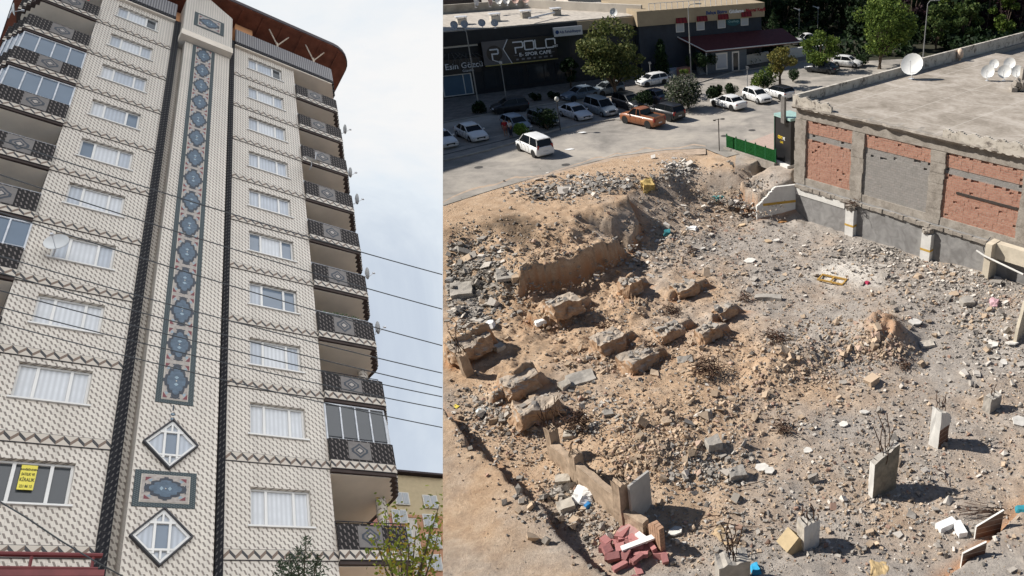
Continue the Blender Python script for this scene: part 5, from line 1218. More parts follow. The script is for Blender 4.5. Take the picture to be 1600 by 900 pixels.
# rebar tangles
for (u, v, n, rad, hh, lab) in ((1105, 585, 70, 1.15, 1.1, 'large brown rebar tangle in the middle of the pit'), (1212, 532, 46, .95, .7, 'rebar tangle lying among stones right of the footings'), (900, 672, 60, .85, 1.5, 'curled rebar bush behind the low wall posts'), (1222, 672, 26, .7, .5, 'small rebar tangle on the grey floor'),
                                (1415, 572, 22, .6, .4, 'little rusty rebar heap below the orange earth heap'), (1050, 490, 30, .9, .35, 'flat rebar mat on a footing top'), (945, 512, 26, .8, .35, 'thin rebar mat on the footing with scraps'), (1015, 545, 26, .8, .4, 'rebar mat on the rubble covered footing'),
                                (1165, 470, 20, .6, .6, 'rebar twist at the end of the fallen beam'), (720, 520, 14, 1.0, .9, 'thin wires sticking up behind the leftmost footing'), (1080, 395, 18, .6, .4, 'wire scraps on the slope of the pit'), (1335, 325, 18, .7, .6, 'dry vine hanging over the first pilaster')):
    p = S(u, v) if v != 325 else Vector((*G(1335, 322, -.9), -.9)); b = MB()
    for _ in range(n):
        c = Vector((random.gauss(0, rad * .35), random.gauss(0, rad * .35), hh * random.uniform(.05, .6))); a = random.uniform(0, 6.28); el = random.uniform(-.5, .5); k = random.uniform(-2.6, 2.6); pts = []; L = rad * random.uniform(.7, 1.6)
        for i in range(9):
            q = i / 8 - .5; aa = a + k * q; pts.append(c + Vector((math.cos(aa) * L * q, math.sin(aa) * L * q, el * L * q + hh * .3 * math.sin(k * q + a))))
        b.tube(pts, .021, 4, cap=False)
    o = b.build('rebar_tangle', RUST, fix=False); o.location = p; tag(o, lab, 'rebar tangle', 'rusty rebar tangles in the pit')
for k, pts in enumerate([[(1095, 815), (1110, 812), (1125, 808), (1140, 800)], [(1105, 830), (1130, 822), (1160, 826), (1190, 830)], [(1150, 765), (1175, 762), (1200, 752)], [(1462, 735), (1475, 745), (1480, 760), (1490, 765)]]):
    q = [S(*p) + Vector((0, 0, .12 + .12 * (i % 2))) for i, p in enumerate(pts)]; o = MB().tube(q, .02, 5).build('loose_rebar', RUST); tag(o, ('short bent rebar right of the leaning panel', 'long bent rebar lying across the lower middle', 'thin rebar on the ground below the grey patch', 'bent rebar near the shadow of the leaning stub')[k], 'rebar', 'loose rebars on the ground')
# box, foam, litter
p = S(1230, 860); t = thing('open_box', 'open tan box lying left of the white column stub', 'box', p, .6)
b = MB(); b.bb(-.5, .5, -.4, -.36, 0, .8); b.bb(-.5, .5, .36, .4, 0, .8); b.bb(-.5, -.46, -.36, .36, 0, .8); b.bb(.46, .5, -.36, .36, 0, .8); b.bb(-.46, .46, -.36, .36, .01, .05); b.xf(Matrix.Rotation(.9, 4, 'Y')); b.build('shell', plain('tan_board', (.42, .33, .2), .85, .15), t)
FO = plain('white_foam', (.78, .78, .77), .7, .05)
def lump(u, v, s, mat, name, lab, cat, fl=.35, seed=0):
    p = S(u, v); o = rock_box(s, s * .7, s * fl, mat, name, None, Matrix(), 5, s * .10, seed, .75); o.location = p; o.rotation_euler = (0, 0, seed); tag(o, lab, cat); return o
b = MB(); p = S(1478, 824); b.box((0, 0, .15), (.95, .4, .3), .5); b.box((.55, -.25, .15), (.4, .8, .28), .2); o = b.build('foam_block', FO); o.location = p; tag(o, 'white polystyrene foam corner piece on open ground', 'foam')
lump(1012, 294, 1.5, plain('ochre_sack', (.42, .30, .11), .7, .2), 'yellow_sack', 'yellow brown sack on the rubble crest', 'sack', .4, 2)
lump(913, 778, 1.2, FO, 'plastic_sheet', 'bright white plastic sheet in the trench by low wall', 'plastic sheet', .35, 3)
lump(918, 792, .4, plain('blue_plastic', (.03, .18, .42), .5, .1), 'blue_scrap', 'small blue scrap under the white plastic sheet', 'litter', .5, 4)
lump(1180, 892, .5, plain('bright_blue', (.04, .35, .60), .5, .1), 'blue_bag', 'bright blue bag at the lower edge, right of the stub', 'bag', .4, 5)
lump(1598, 798, .6, plain('teal_scrap', (.03, .22, .28), .6, .1), 'teal_scrap', 'teal scrap at the right edge above the rebars', 'litter', .3, 6)
lump(1122, 310, .9, plain('turquoise_cloth', (.10, .38, .38), .8, .2), 'turquoise_cloth', 'turquoise cloth in the upper rubble slope', 'cloth', .25, 7)
lump(1042, 366, .8, plain('dark_teal', (.03, .18, .2), .7, .2), 'teal_bag', 'dark teal bag below the slope', 'bag', .4, 8)
lump(1082, 358, .8, FO, 'plastic_bag', 'pale plastic bag right of the dark teal one', 'bag', .3, 9)
lump(843, 498, .8, FO, 'plastic_bag', 'white plastic bag lying in the footing hollow', 'bag', .3, 10)
lump(765, 510, .8, FO, 'plastic_bag', 'white plastic bag at the edge of grey rubble heap', 'bag', .3, 11)
lump(712, 634, .5, plain('yellow_card', (.62, .50, .08), .8, .1), 'yellow_card', 'yellow card on the ground at far left', 'litter', .06, 12)
lump(757, 640, .8, plain('pale_blue_sheet', (.50, .58, .62), .7, .1), 'pale_sheet', 'pale blue plastic sheet near the far left', 'litter', .1, 13)
lump(1375, 890, 1.1, plain('tan_card', (.46, .34, .18), .85, .1), 'tan_board', 'tan board at the bottom edge of the pit', 'board', .05, 14)
lump(1135, 835, 1.2, plain('tan_card2', (.43, .32, .2), .85, .1), 'tan_board', 'tan board lying near the lower middle', 'board', .03, 15)
lump(1222, 346, .9, plain('orange_board', (.42, .22, .09), .8, .1), 'orange_board', 'orange brown board at the foot of white end wall', 'board', .12, 16)
lump(1553, 474, .9, plain('pink_foam', (.52, .33, .36), .8, .1), 'pink_slab', 'pink slab among rocks at the right', 'slab', .3, 17)
lump(1355, 443, .4, plain('crimson', (.40, .04, .09), .7, .1), 'red_rag', 'crimson rag beside the white powder', 'rag', .4, 18)
t = thing('wooden_frame', 'yellow brown wooden frame lying on white powder', 'frame', S(1300, 440), -.45); YW = plain('yellow_wood', (.44, .27, .07), .8, .15)
for a in ((-1, 1, -.5, -.4), (-1, 1, .4, .5)): MB().bb(a[0], a[1], a[2], a[3], .12, .24).build('rail', YW, t)
for a in (-1, -.05, .9): MB().bb(a, a + .1, -.4, .4, .1, .2).build('crossbar', YW, t)
RED = stone_mat('red_painted_chunks', (.34, .155, .15), .3); p = S(985, 868)
b = MB()
for i in range(46): b.box((0, 0, 0), (rs.uniform(.25, .7), rs.uniform(.2, .5), rs.uniform(.12, .35)), M=Matrix.Translation((rs.normal(0, .55), rs.normal(0, .75), rs.uniform(.02, .38))) @ Matrix.Rotation(rs.uniform(0, 6), 4, 'Z') @ Matrix.Rotation(rs.uniform(-.6, .6), 4, 'X'))
o = b.build('red_chunks', RED); o.location = p; tag(o, 'heap of dark red painted masonry chunks at the lower trench', 'rubble heap', kind='stuff')
p = S(990, 838); o = rock_box(1.3, .8, .15, plain('pink_plaster', (.50, .31, .29), .85, .12), 'pink_slab', None, Matrix.Rotation(.25, 4, 'X'), 4, .03, 3); o.location = p + Vector((0, 0, .25)); o.rotation_euler = (0, 0, .6); tag(o, 'pink painted slab leaning on the red chunks', 'slab')
p = S(1000, 862); t = thing('broken_board', 'broken white board lying on the red chunks', 'board', p + Vector((0, 0, .5)), .5)
b = MB(); b.bb(-.8, .7, -.14, .14, 0, .1); b.box((.25, .25, .0), (.26, .75, .1), .35); b.build('board', FO, t)
# dry scrub on the crest

# ================================================================== STREET SIDE: shops, cafe, cars, trees, people
def facade(P0, P1):
    P0 = Vector((P0[0], P0[1], 0)); P1 = Vector((P1[0], P1[1], 0)); e = (P1 - P0).normalized(); n = Vector((e.y, -e.x, 0))
    M = Matrix(((e.x, -n.x, 0, P0.x), (e.y, -n.y, 0, P0.y), (0, 0, 1, 0), (0, 0, 0, 1)))
    def hit(u, v):
        d = D(u, v, 1.0) - Vector((0, 0, CAM_H)); s = (P0 - Vector((0, 0, CAM_H))).dot(n) / d.dot(n); q = Vector((0, 0, CAM_H)) + d * s
        return (q - P0).dot(e), q.z
    return M, hit, (P1 - P0).length
RX = Matrix.Rotation(R(90), 4, 'X')
DKF = plain('anthracite_cladding', (.022, .024, .028), .6, .2, 1.0); DKG = glossy('shop_window_dark', (.03, .035, .04), .12); SILV = plain('silver_letter', (.78, .79, .80), .45, .08)
GRAV = plain('gravel_roof', (.42, .38, .33), .95, .25, 2.0, .4); OLDP = plain('old_parapet', (.33, .30, .25), .9, .3, 1.0, .2)
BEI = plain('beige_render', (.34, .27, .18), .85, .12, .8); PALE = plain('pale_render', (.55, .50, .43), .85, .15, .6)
M1, h1, L1 = facade(G(692, 156), G(1002, 117)); 
SHX = 0.0
SB = thing('shop_building', 'dark fronted shop row with gravel roof and silver e-sport cafe sign', 'shop building', M=M1)
a0_ = -12.0; a1_ = h1(908, 120)[0]; top = h1(800, 41)[1]
b = MB(); b.bb(a0_, L1 + 1, .0, 15, 0, top, 0); b.build('wall', [DKF], SB)
b = MB(); b.bb(a0_, L1 + 1, -.35, 15, top + .002, top + .12, 0); b.build('roof', [GRAV], SB)
b = MB(); b.bb(a0_, a1_, -.6, -.002, h1(800, 62)[1], top - .02); b.build('fascia', DKF, SB)
b = MB(); b.bb(a1_ + .01, L1 + 1, -.6, -.003, top - 1.1, top - .02); b.build('fascia', BEI, SB)
b = MB(); b.bb(a0_, L1 * .60, 14.4, 14.8, top + .12, top + 1.2, 0); b.build('parapet', OLDP, SB)
b = MB(); q0_ = (L1 * .60, 14.6); q1_ = (L1 + .8, .3)
b.add([(q0_[0], q0_[1], top + .12), (q1_[0], q1_[1], top + .12), (q1_[0], q1_[1], top + 1.2), (q0_[0], q0_[1], top + 1.2), (q0_[0] + .3, q0_[1] + .3, top + .12), (q1_[0] + .3, q1_[1] + .3, top + .12), (q1_[0] + .3, q1_[1] + .3, top + 1.2), (q0_[0] + .3, q0_[1] + .3, top + 1.2)], [(0, 1, 2, 3), (3, 2, 6, 7), (4, 7, 6, 5)])
b.build('diagonal_parapet', PALE, SB)
# shop fronts
for (u0, u1, vt, vb, lab) in ((694, 742, 118, 152, 'g'), (758, 785, 108, 140, 'd'), (790, 822, 104, 136, 'd'), (826, 862, 100, 132, 'd'), (868, 902, 62, 90, 'd'), (870, 900, 98, 126, 'd')):
    x0_, zb_ = h1(u0, vb); x1_, _ = h1(u1, vb); zt_ = h1(u0, vt)[1]; zb_ = max(.15, zb_); zt_ = zb_ + (zt_ - zb_)
    f = MB(); f.bb(x0_, x1_, -.06, -.005, zb_, zt_, 0); f = f.build('shop_window', PVC if lab == 'g' else DKF, SB)
    g = MB(); xm = x0_ + (x1_ - x0_) * .72; g.bb(x0_ + .15, xm - .06, -.09, -.061, zb_ + .12, zt_ - .12); g.bb(xm + .06, x1_ - .15, -.09, -.061, zb_ + .12, zt_ - .12); g.build('pane', glossy('pale_blue_window', (.10, .16, .22), .1) if lab == 'g' else DKG, f)
x0_, z0_ = h1(688, 118); x1_ = h1(752, 110)[0]; MB().bb(x0_, x1_, -.30, -.01, z0_, z0_ + 1.7).build('sign_board', BLK, SB)
MB().bb(x0_ - 2, x1_, -.28, -.01, h1(720, 73)[1], h1(720, 73)[1] + .45).build('white_band', WHITEP, SB)
xx, zz = h1(695, 111); text('lettering', 'Esin Gözcü', .95, SILV, SB, Matrix.Translation((xx, -.32, zz + .15)) @ RX, .01, .01, 'LEFT', 1.02)
text('lettering', 'Güzellik', .40, SILV, SB, Matrix.Translation((xx + 1.9, -.32, zz - .28)) @ RX, .005, 0, 'LEFT', 1.0)
for k in range(2):           # arched awning ribs above the left shop
    cx_, cz_ = h1(705 + 27 * k, 96)
    b = MB()
    for q in range(6):
        a = (q - 2.5) * .32; b.tube([(cx_ + a * 2.6, -.5, cz_ - .7), (cx_ + a * 2.2, -.4, cz_ + .3), (cx_ + a * 1.1, -.15, cz_ + .95)], .03, 4)
    b.build('awning_ribs', plain('dull_steel', (.12, .12, .12), .5), SB)
# the cafe sign
sgn = thing('cafe_sign', 'long dark cafe sign with silver lettering and round badge', 'sign', M=M1)
sx0, sz1 = h1(748, 62); sx1 = h1(864, 52)[0]; sz0 = h1(755, 101)[1]; sz1 = h1(748, 64)[1]; SH = sz1 - sz0; SW = sx1 - sx0
MB().bb(sx0, sx1, -.85, -.61, sz0, sz1).build('panel', BLK, sgn); MB().bb(sx0 + .1, sx1, -.86, -.62, sz0 - .12, sz0 - .003).build('yellow_edge', plain('yellow_strip', (.40, .34, .12), .6), sgn)
b = MB(); poly_y(b, [(sx0, sz0), (sx0 + SW * .36, sz0), (sx0 + SW * .27, sz0 + SH * .62), (sx0 + SW * .34, sz1), (sx0, sz1)], -.851, .01, 0); b.build('grey_field', glossy('graphite', (.10, .10, .11), .4), sgn)
b = MB(); cx_, cz_ = sx0 + SW * .15, sz0 + SH * .47; b.lathe([(0, .02), (SH * .34, .02), (SH * .34, 0)], 28, Matrix.Translation((cx_, -.865, cz_)) @ RX); b.build('badge', BLK, sgn, fix=False)
def strokes(b, pl, w_, y):
    for i in range(len(pl) - 1):
        a, c = Vector(pl[i]), Vector(pl[i + 1]); d = (c - a); l = d.length; an = math.atan2(d.y, d.x); b.box((0, 0, 0), (l + w_, .03, w_), M=Matrix.Translation(((a.x + c.x) / 2, y - .002 * i, (a.y + c.y) / 2)) @ Matrix.Rotation(-an, 4, 'Y'))
b = MB(); s = SH * .17; strokes(b, [(cx_ - s * 1.0, cz_ + s), (cx_ + s * .7, cz_ + s), (cx_ + s * .9, cz_ + s * .8), (cx_ + s * .9, cz_ + .1 * s), (cx_ + s * .7, cz_ - .1 * s), (cx_ - s * .7, cz_ - .1 * s), (cx_ - s * .7, cz_ - s * 1.3)], .16, -.90)
def L_(pts, x, z, w_, h_): return [(x + a * w_, z + c * h_) for a, c in pts]
lz = sz0 + SH * .50; lh = SH * .36; lw_ = SW * .125; lx = sx0 + SW * .41
strokes(b, [(sx0 + SW * .36, sz0), (sx0 + SW * .27, sz0 + SH * .62), (sx0 + SW * .34, sz1)], .09, -.87)
for i, pts in enumerate(([(0, 1), (.9, 1), (1, .85), (1, .5), (.9, .35), (.15, .35), (.15, -.25)], [(.1, 0), (0, .1), (0, .9), (.1, 1), (.9, 1), (1, .9), (1, .1), (.9, 0), (.1, 0)], [(0, 1), (0, .1), (.1, 0), (1, 0)], [(.75, 0), (.1, 0), (0, .1), (0, .9), (.1, 1), (.9, 1), (1, .9), (1, .4)])):
    strokes(b, L_(pts, lx + i * SW * .148, lz, lw_, lh), .15, -.88)
b.build('logotype', SILV, sgn)
text('lettering', 'NET', .34, SILV, sgn, Matrix.Translation((lx + SW * .535, -.87, lz - .02)) @ RX, .01, .01)
text('lettering', 'E- SPOR CAFE', .58, SILV, sgn, Matrix.Translation((sx0 + SW * .47, -.87, sz0 + SH * .24)) @ RX, .01, .012, 'LEFT', 1.12)
b = MB(); b.bb(sx0 + SW * .40, sx0 + SW * .455, -.87, -.852, sz0 + SH * .29, sz0 + SH * .305); b.bb(sx0 + SW * .90, sx0 + SW * .96, -.87, -.852, sz0 + SH * .29, sz0 + SH * .305)
for i in range(7): b.box((sx0 + SW * (.44 + .078 * i), -.862, sz0 + SH * .12), (.26 + .1 * (i % 3), .02, .20), 0); 
b.build('small_marks', plain('dim_silver', (.25, .25, .26), .5), sgn)
ws = thing('white_sign', 'white box sign with dark blue lettering right of the cafe sign', 'sign', M=M1)
x0_, z0_ = h1(862, 56); x1_ = h1(906, 52)[0]; MB().bb(x0_, x1_, -1.0, -.62, z0_, z0_ + 1.05).build('panel', plain('white_panel', (.60, .60, .60), .5, .05), ws)
NAVY = plain('navy_letter', (.02, .05, .16), .5); text('lettering', 'Ada Rehabilitasyon', .46, NAVY, ws, Matrix.Translation((x0_ + .7, -1.01, z0_ + .35)) @ RX, .005, .01, 'LEFT', .78)
b = MB(); b.lathe([(0, .02), (.24, .02)], 12, Matrix.Translation((x0_ + .4, -1.005, z0_ + .52)) @ RX); b.build('emblem', NAVY, ws, fix=False)
# roof items of the shop building
def on_roof(u, v, z): return G(u, v, z)
for i, (u, v) in enumerate(((722, 38), (774, 33), (822, 28), (869, 24))):
    x, y = on_roof(u, v, top + .12); t = thing('roof_vent', ('square roof vent at the left of the shop roof', 'second square roof vent from the left on shop roof', 'roof vent carrying one end of the grey pipe', 'rightmost roof vent on the shop roof')[i], 'roof vent', (x, y, top + .12), .56, 'vents on the shop roof')
    MB().bb(-.55, .55, -.45, .45, 0, .65).build('body', PALE if i < 2 else OLDP, t); b = MB(); b.bb(-.65, .65, -.55, .55, .85, .93)
    for a in (-.5, .5):
        for c in (-.4, .4): b.bb(a - .04, a + .04, c - .04, c + .04, .65, .85)
    b.build('cover', ALU, t)
xa_ = Vector((*on_roof(826, 26, top + .9), top + .7)); xb_ = Vector((*on_roof(866, 17, top + .9), top + .7)); o = MB().tube([xa_, xb_], .12, 6).build('roof_pipe', ALU); tag(o, 'grey pipe running across the shop roof', 'pipe')
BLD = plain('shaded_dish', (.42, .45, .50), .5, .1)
for i, (u, v, l) in enumerate(((711, 50, 'leftmost grey dish on the front edge of shop roof'), (727, 49, 'grey dish beside the tall lamp pole top'), (754, 47, 'third grey dish on the front edge of shop roof'), (774, 47, 'fourth grey dish on the front edge of shop roof'))):
    roof_dish(u, v - 3, .42, l, 20, 75, top + .12, 'dishes on the shop roof', BLD)
for i, (u, v, l) in enumerate(((744, 12, 'thin white dish seen edge on at the back of shop roof'), (766, 11, 'tilted pinkish dish at the back of shop roof'), (781, 9, 'bright white dish at the back of shop roof, left of two'), (793, 9, 'bright white dish at the back of shop roof, right of two'), (807, 8, 'rusty pink dish at the back of shop roof'), (823, 7, 'small pinkish dish by the corner of shop roof'), (960, 28, 'white dish at the right end of shop roof'))):
    roof_dish(u, v, .5, l, 80 if i < 2 else -10, 75, top + 1.1 if i < 6 else top + .12, 'dishes on the shop roof', DISH if i not in (1, 4, 5) else plain('rusty_pink_dish', (.50, .33, .27), .6, .2))
# pots and stands in front of the cafe
for u, v, hgt, lab, mt in ((813, 139, 2.0, 'tall yellow green stand in front of the cafe', 'ochre_stand'), (826, 138, 1.6, 'ochre stand with wares in front of the cafe', 'ochre_stand'), (865, 132, 2.2, 'white and black banner stand by the cafe door', 'banner')):
    x, y = G(u, v); t = thing('display_stand', lab, 'stand', (x, y, .13), .56)
    b = MB(); b.bb(-.45, .45, -.3, .3, 0, hgt * .45); b.bb(-.38, .38, -.25, .25, hgt * .45, hgt * .8); b.bb(-.5, .5, -.3, .3, hgt * .82, hgt * .9); b.bb(-.45, -.4, -.25, .25, hgt * .8, hgt * .82); b.build('rack', plain(mt, (.20, .17, .06) if mt != 'banner' else (.3, .3, .3), .7, .4, 6), t)

# cafe building with awnings
M2, h2, L2b = facade(G(1003, 120), G(1190, 99))
CB = thing('cafe_building', 'dark cafe building with red awnings and beige roof band', 'building', M=M2)
t2 = h2(1003, 18)[1] 
MB().bb(-.0, L2b, .0, 13, 0, t2).build('wall', plain('slate_wall', (.035, .042, .055), .7, .2, 1), CB)
MB().bb(-.3, L2b + .2, -.55, 13, t2 - 1.75, t2 + .1).build('roof_band', BEI, CB)
b = MB()
for i in range(17): b.bb(1.5 + i * .8, 1.56 + i * .8, -.3, -.24, t2 + .1, t2 + .95)
b.bb(1.5, 14.4, -.3, -.24, t2 + .9, t2 + .96); b.build('roof_railing', ALU, CB)
for u, v in ((1062, 38), (1094, 35), (1127, 32), (1163, 28)):
    x, z = h2(u, v); f = MB(); f.bb(x - .6, x + .6, -.08, -.003, z - 1.0, z + .3); f = f.build('window', PVC, CB); MB().bb(x - .5, x + .5, -.10, -.081, z - .9, z + .2).build('pane', GL_CUR2, f)
    b = MB(); pts = []
    for s_ in range(7): xx = x - .75 + 1.5 * s_ / 6; pts.append(xx)
    for s_ in range(6):
        a, c = pts[s_], pts[s_ + 1]; b.add([(a, -.85, z + .25), (c, -.85, z + .25), (c, -.7, z + .8), (a, -.7, z + .8), (c, -.1, z + 1.2), (a, -.1, z + 1.2)], [(0, 1, 2, 3), (3, 2, 4, 5)], s_ % 2)
    b.add([(pts[0], -.85, z + .25), (pts[0], -.7, z + .8), (pts[0], -.1, z + 1.2), (pts[0], -.1, z + .25)], [(0, 1, 2, 3)]); b.add([(pts[6], -.85, z + .25), (pts[6], -.7, z + .8), (pts[6], -.1, z + 1.2), (pts[6], -.1, z + .25)], [(0, 1, 2, 3)])
    b.build('awning', [plain('red_awning', (.20, .02, .025), .8, .15), plain('dark_red_awning', (.12, .012, .018), .8, .15)], CB, fix=False)
for (u, v, s_, sz_, mt) in ((1100, 19, 'Bahçe Bistro', .62, NAVY), (1136, 17, 'Gözleme', .62, SILV), (1162, 15, 'Mangal Keyfi', .6, plain('red_letter', (.28, .02, .03), .6))):
    x, z = h2(u, v); text('lettering', s_, sz_, mt, CB, Matrix.Translation((x, -.57, z - .25)) @ RX, .02, .02)
x, z = h2(1146, 33); b = MB(); b.lathe([(0, .03), (1.0, .03), (1.0, 0)], 20, Matrix.Translation((x, -.02, z)) @ RX @ Matrix.Diagonal((1.15, .62, 1, 1))); b.build('oval_sign', plain('teal_sign', (.02, .09, .11), .6), CB, fix=False)
text('lettering', 'Ocakbaşı', .42, plain('pale_teal_letter', (.25, .42, .45), .6), CB, Matrix.Translation((x, -.06, z - .15)) @ RX, .01, .005, 'CENTER')
# low glazed extension with sloping red roof
EX = thing('cafe_extension', 'single storey grey cafe extension with dark red sloping roof', 'building', M=M2)
x0_, x1_ = h2(1088, 105)[0], h2(1150, 100)[0]; b = MB(); b.bb(x0_, x1_, -3.2, -.01, .1, 3.1); b.build('wall', plain('blue_grey_wall', (.10, .12, .14), .7, .1), EX)
b = MB(); b.add([(x0_ - 2.6, -.05, 4.6), (x1_ + 7.5, -.05, 4.6), (x1_ + 8.5, -3.8, 3.15), (x0_ - .3, -3.8, 3.15), (x0_ - 2.6, -.05, 4.45), (x1_ + 7.5, -.05, 4.45), (x1_ + 8.5, -3.8, 3.0), (x0_ - .3, -3.8, 3.0)], [(0, 1, 2, 3), (7, 6, 5, 4), (3, 2, 6, 7), (0, 3, 7, 4), (1, 5, 6, 2)]); b.build('roof', plain('maroon_roof', (.10, .028, .028), .7, .2), EX)
b = MB(); b.tube([(x0_ - 2.6, -.1, 4.68), (x0_ - .3, -3.85, 3.2), (x1_ + 8.5, -3.85, 3.2)], .08, 5); b.tube([(x0_ - .2, -3.7, 3.1), (x0_ - .2, -3.7, .1)], .07, 5); b.build('gutter', PVC, EX)
for (ua, ub, va, vb) in ((1102, 1120, 68, 84), (1127, 1138, 68, 90)):
    f = MB(); xa_, xb_ = h2(ua, 95)[0], h2(ub, 95)[0]; f.bb(xa_, xb_, -3.28, -3.201, .5 if ub < 1125 else .15, 2.7); f = f.build('window', PVC, EX); MB().bb(xa_ + .18, xb_ - .18, -3.30, -3.281, .7 if ub < 1125 else .2, 2.5).build('pane', GL_CUR2 if ub < 1125 else DKG, f)
# white terrace walls and steps
TW = thing('terrace', 'white cafe terrace with steps, planters and low walls', 'terrace')
WT = plain('white_terrace_paint', (.62, .62, .60), .8, .08); b = MB()
def wall_seg(b, p, q, h, th=.35, z0=0.0, mi=0):
    P, Q_ = Vector((*G(*p), 0)), Vector((*G(*q), 0)); d = Q_ - P; b.box(((P.x + Q_.x) / 2, (P.y + Q_.y) / 2, z0 + h / 2), (d.length, th, h), math.atan2(d.y, d.x), mi)
wall_seg(b, (1131, 110), (1151, 107), 1.5, 1.2); wall_seg(b, (1164, 103), (1200, 97), 1.5); wall_seg(b, (1205, 98), (1262, 88), 1.5); wall_seg(b, (1262, 88), (1300, 80), 1.2); b.build('wall', WT, TW)
b = MB(); wall_seg(b, (1095, 108), (1115, 105), .9, 3.4); wall_seg(b, (1036, 118), (1060, 114), .75, 3.0); wall_seg(b, (1152, 102), (1170, 99), .8, 2.2); b.build('platform', plain('pale_marble', (.58, .57, .58), .6, .08), TW)
for (a, c, n_) in (((1092, 118), (1118, 114), 5), ((1036, 124), (1058, 120), 4), ((1152, 107), (1165, 105), 4)):
    b = MB()
    for i in range(n_): wall_seg(b, (a[0] - i * .4, a[1] - i * 1.0), (c[0] - i * .4, c[1] - i * 1.0), .16 + .15 * i, .5)
    b.build('steps', WT if a[0] > 1100 or a[0] < 1050 else plain('grey_marble', (.35, .35, .34), .6, .2), TW)
b = MB(); wall_seg(b, (1061, 122), (1077, 119), 1.3, .9); b.build('brick_planter', plain('salmon_brick', (.33, .17, .13), .85, .2, 5), TW)
x, y = G(1189, 88); t = thing('patio_umbrella', 'closed white patio umbrella on the cafe terrace', 'umbrella', (x, y, .8)); b = MB(); b.tube([(0, 0, 0), (0, 0, 3.4)], .05, 6); b.build('pole', ALU, t)
b = MB(); b.lathe([(.10, .9), (.24, 1.2), (.20, 2.4), (.06, 3.3)], 8); b.build('folded_canopy', WT, t)
for i, (u, v) in enumerate(((1028, 108), (1040, 105), (1052, 104), (1180, 92), (1212, 88))):
    x, y = G(u, v); t = thing('cafe_table', ('small red topped table at the left end of the cafe terrace', 'red topped table beside the narrow conifer', 'dark table left of the white steps', 'pale table behind the white terrace wall', 'blue grey table at the right end of the terrace')[i], 'table', (x, y, .13), .4)
    b = MB(); b.bb(-.45, .45, -.45, .45, .72, .77); b.build('tabletop', plain('table_top', ((.22, .04, .03), (.22, .04, .03), (.05, .05, .06), (.4, .4, .4), (.15, .2, .3))[i], .6), t)
    for a, c in ((-1, -1), (1, -1), (1, 1), (-1, 1)): MB().bb(a * .38 - .03, a * .38 + .03, c * .38 - .03, c * .38 + .03, 0, .72).build('leg', IRON, t)

# pale block of flats behind the shops
M3, h3, L3b = facade((-36, 124), (-8, 137))
for (nm, Mx, x0_, x1_, zt_, wc, lab) in (('apartment_building', M3, 6, 30, 17, PALE, 'pale block of flats with tan window panels behind the shops'),):
    t = thing(nm, lab, 'apartment block', M=Mx); MB().bb(x0_, x1_, 0, 10, 0, zt_).build('wall', wc, t)
    for j in range(5):
        for i in range(6):
            xa_ = x0_ + 1.2 + i * 3.9; za_ = 1.6 + j * 3.0
            f = MB().bb(xa_, xa_ + 2.0, -.08, -.003, za_, za_ + 1.5).build('window', PVC if i % 2 else IRON, t); MB().bb(xa_ + .12, xa_ + 1.88, -.1, -.081, za_ + .12, za_ + 1.38).build('pane', GL_BL if (i + j) % 3 else GL_CUR2, f)
        MB().bb(x0_ + 8.2, x0_ + 12.6, -1.3, -.12, .6 + j * 3.0, 1.6 + j * 3.0).build('balcony', plain('tan_panel', (.40, .27, .16), .8, .1), t)
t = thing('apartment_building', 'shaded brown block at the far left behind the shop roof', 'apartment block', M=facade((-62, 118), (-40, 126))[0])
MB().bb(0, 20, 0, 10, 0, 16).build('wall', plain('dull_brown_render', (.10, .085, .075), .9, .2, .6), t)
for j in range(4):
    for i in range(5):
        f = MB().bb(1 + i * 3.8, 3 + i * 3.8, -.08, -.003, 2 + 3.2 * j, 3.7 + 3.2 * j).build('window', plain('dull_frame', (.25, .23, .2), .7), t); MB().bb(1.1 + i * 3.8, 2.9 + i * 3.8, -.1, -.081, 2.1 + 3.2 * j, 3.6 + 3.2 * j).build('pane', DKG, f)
# neighbour block at the left whose shade falls over the parking lane
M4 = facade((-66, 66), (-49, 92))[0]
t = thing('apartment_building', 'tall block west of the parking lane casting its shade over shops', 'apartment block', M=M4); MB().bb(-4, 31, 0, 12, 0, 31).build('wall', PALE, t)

# ---------------- cars
CARG = glossy('car_glass', (.008, .010, .012), .12); CARG.node_tree.nodes['Principled BSDF'].inputs['Specular IOR Level'].default_value = .25; TYRE = plain('tyre_rubber', (.025, .025, .025), .85); RIM = plain('alloy_rim', (.35, .36, .37), .35, .1, metal=.6); LAMPW = glossy('headlamp', (.6, .62, .65), .1); LAMPR = glossy('tail_lamp', (.30, .015, .015), .2); PLATE = plain('number_plate', (.6, .6, .58), .6, .05); TRIM = plain('black_trim', (.02, .02, .02), .6)
paints = {}
def paint(c):
    k = tuple(c)
    if k not in paints:
        m = glossy('car_paint', c, .38, .0, .25); paints[k] = m
    return paints[k]
def rbox(name, L, W_, H_, c, mat, parent, bev=.03):
    import bmesh
    bm = bmesh.new(); bmesh.ops.create_cube(bm, size=1); bmesh.ops.scale(bm, vec=(L, W_, H_), verts=bm.verts); bmesh.ops.bevel(bm, geom=bm.edges[:], offset=bev, segments=2, affect='EDGES'); bmesh.ops.translate(bm, vec=c, verts=bm.verts)
    me = bpy.data.meshes.new(name); bm.to_mesh(me); bm.free(); me.materials.append(mat); o = bpy.data.objects.new(name, me); o.parent = parent; SITE.objects.link(o); return o
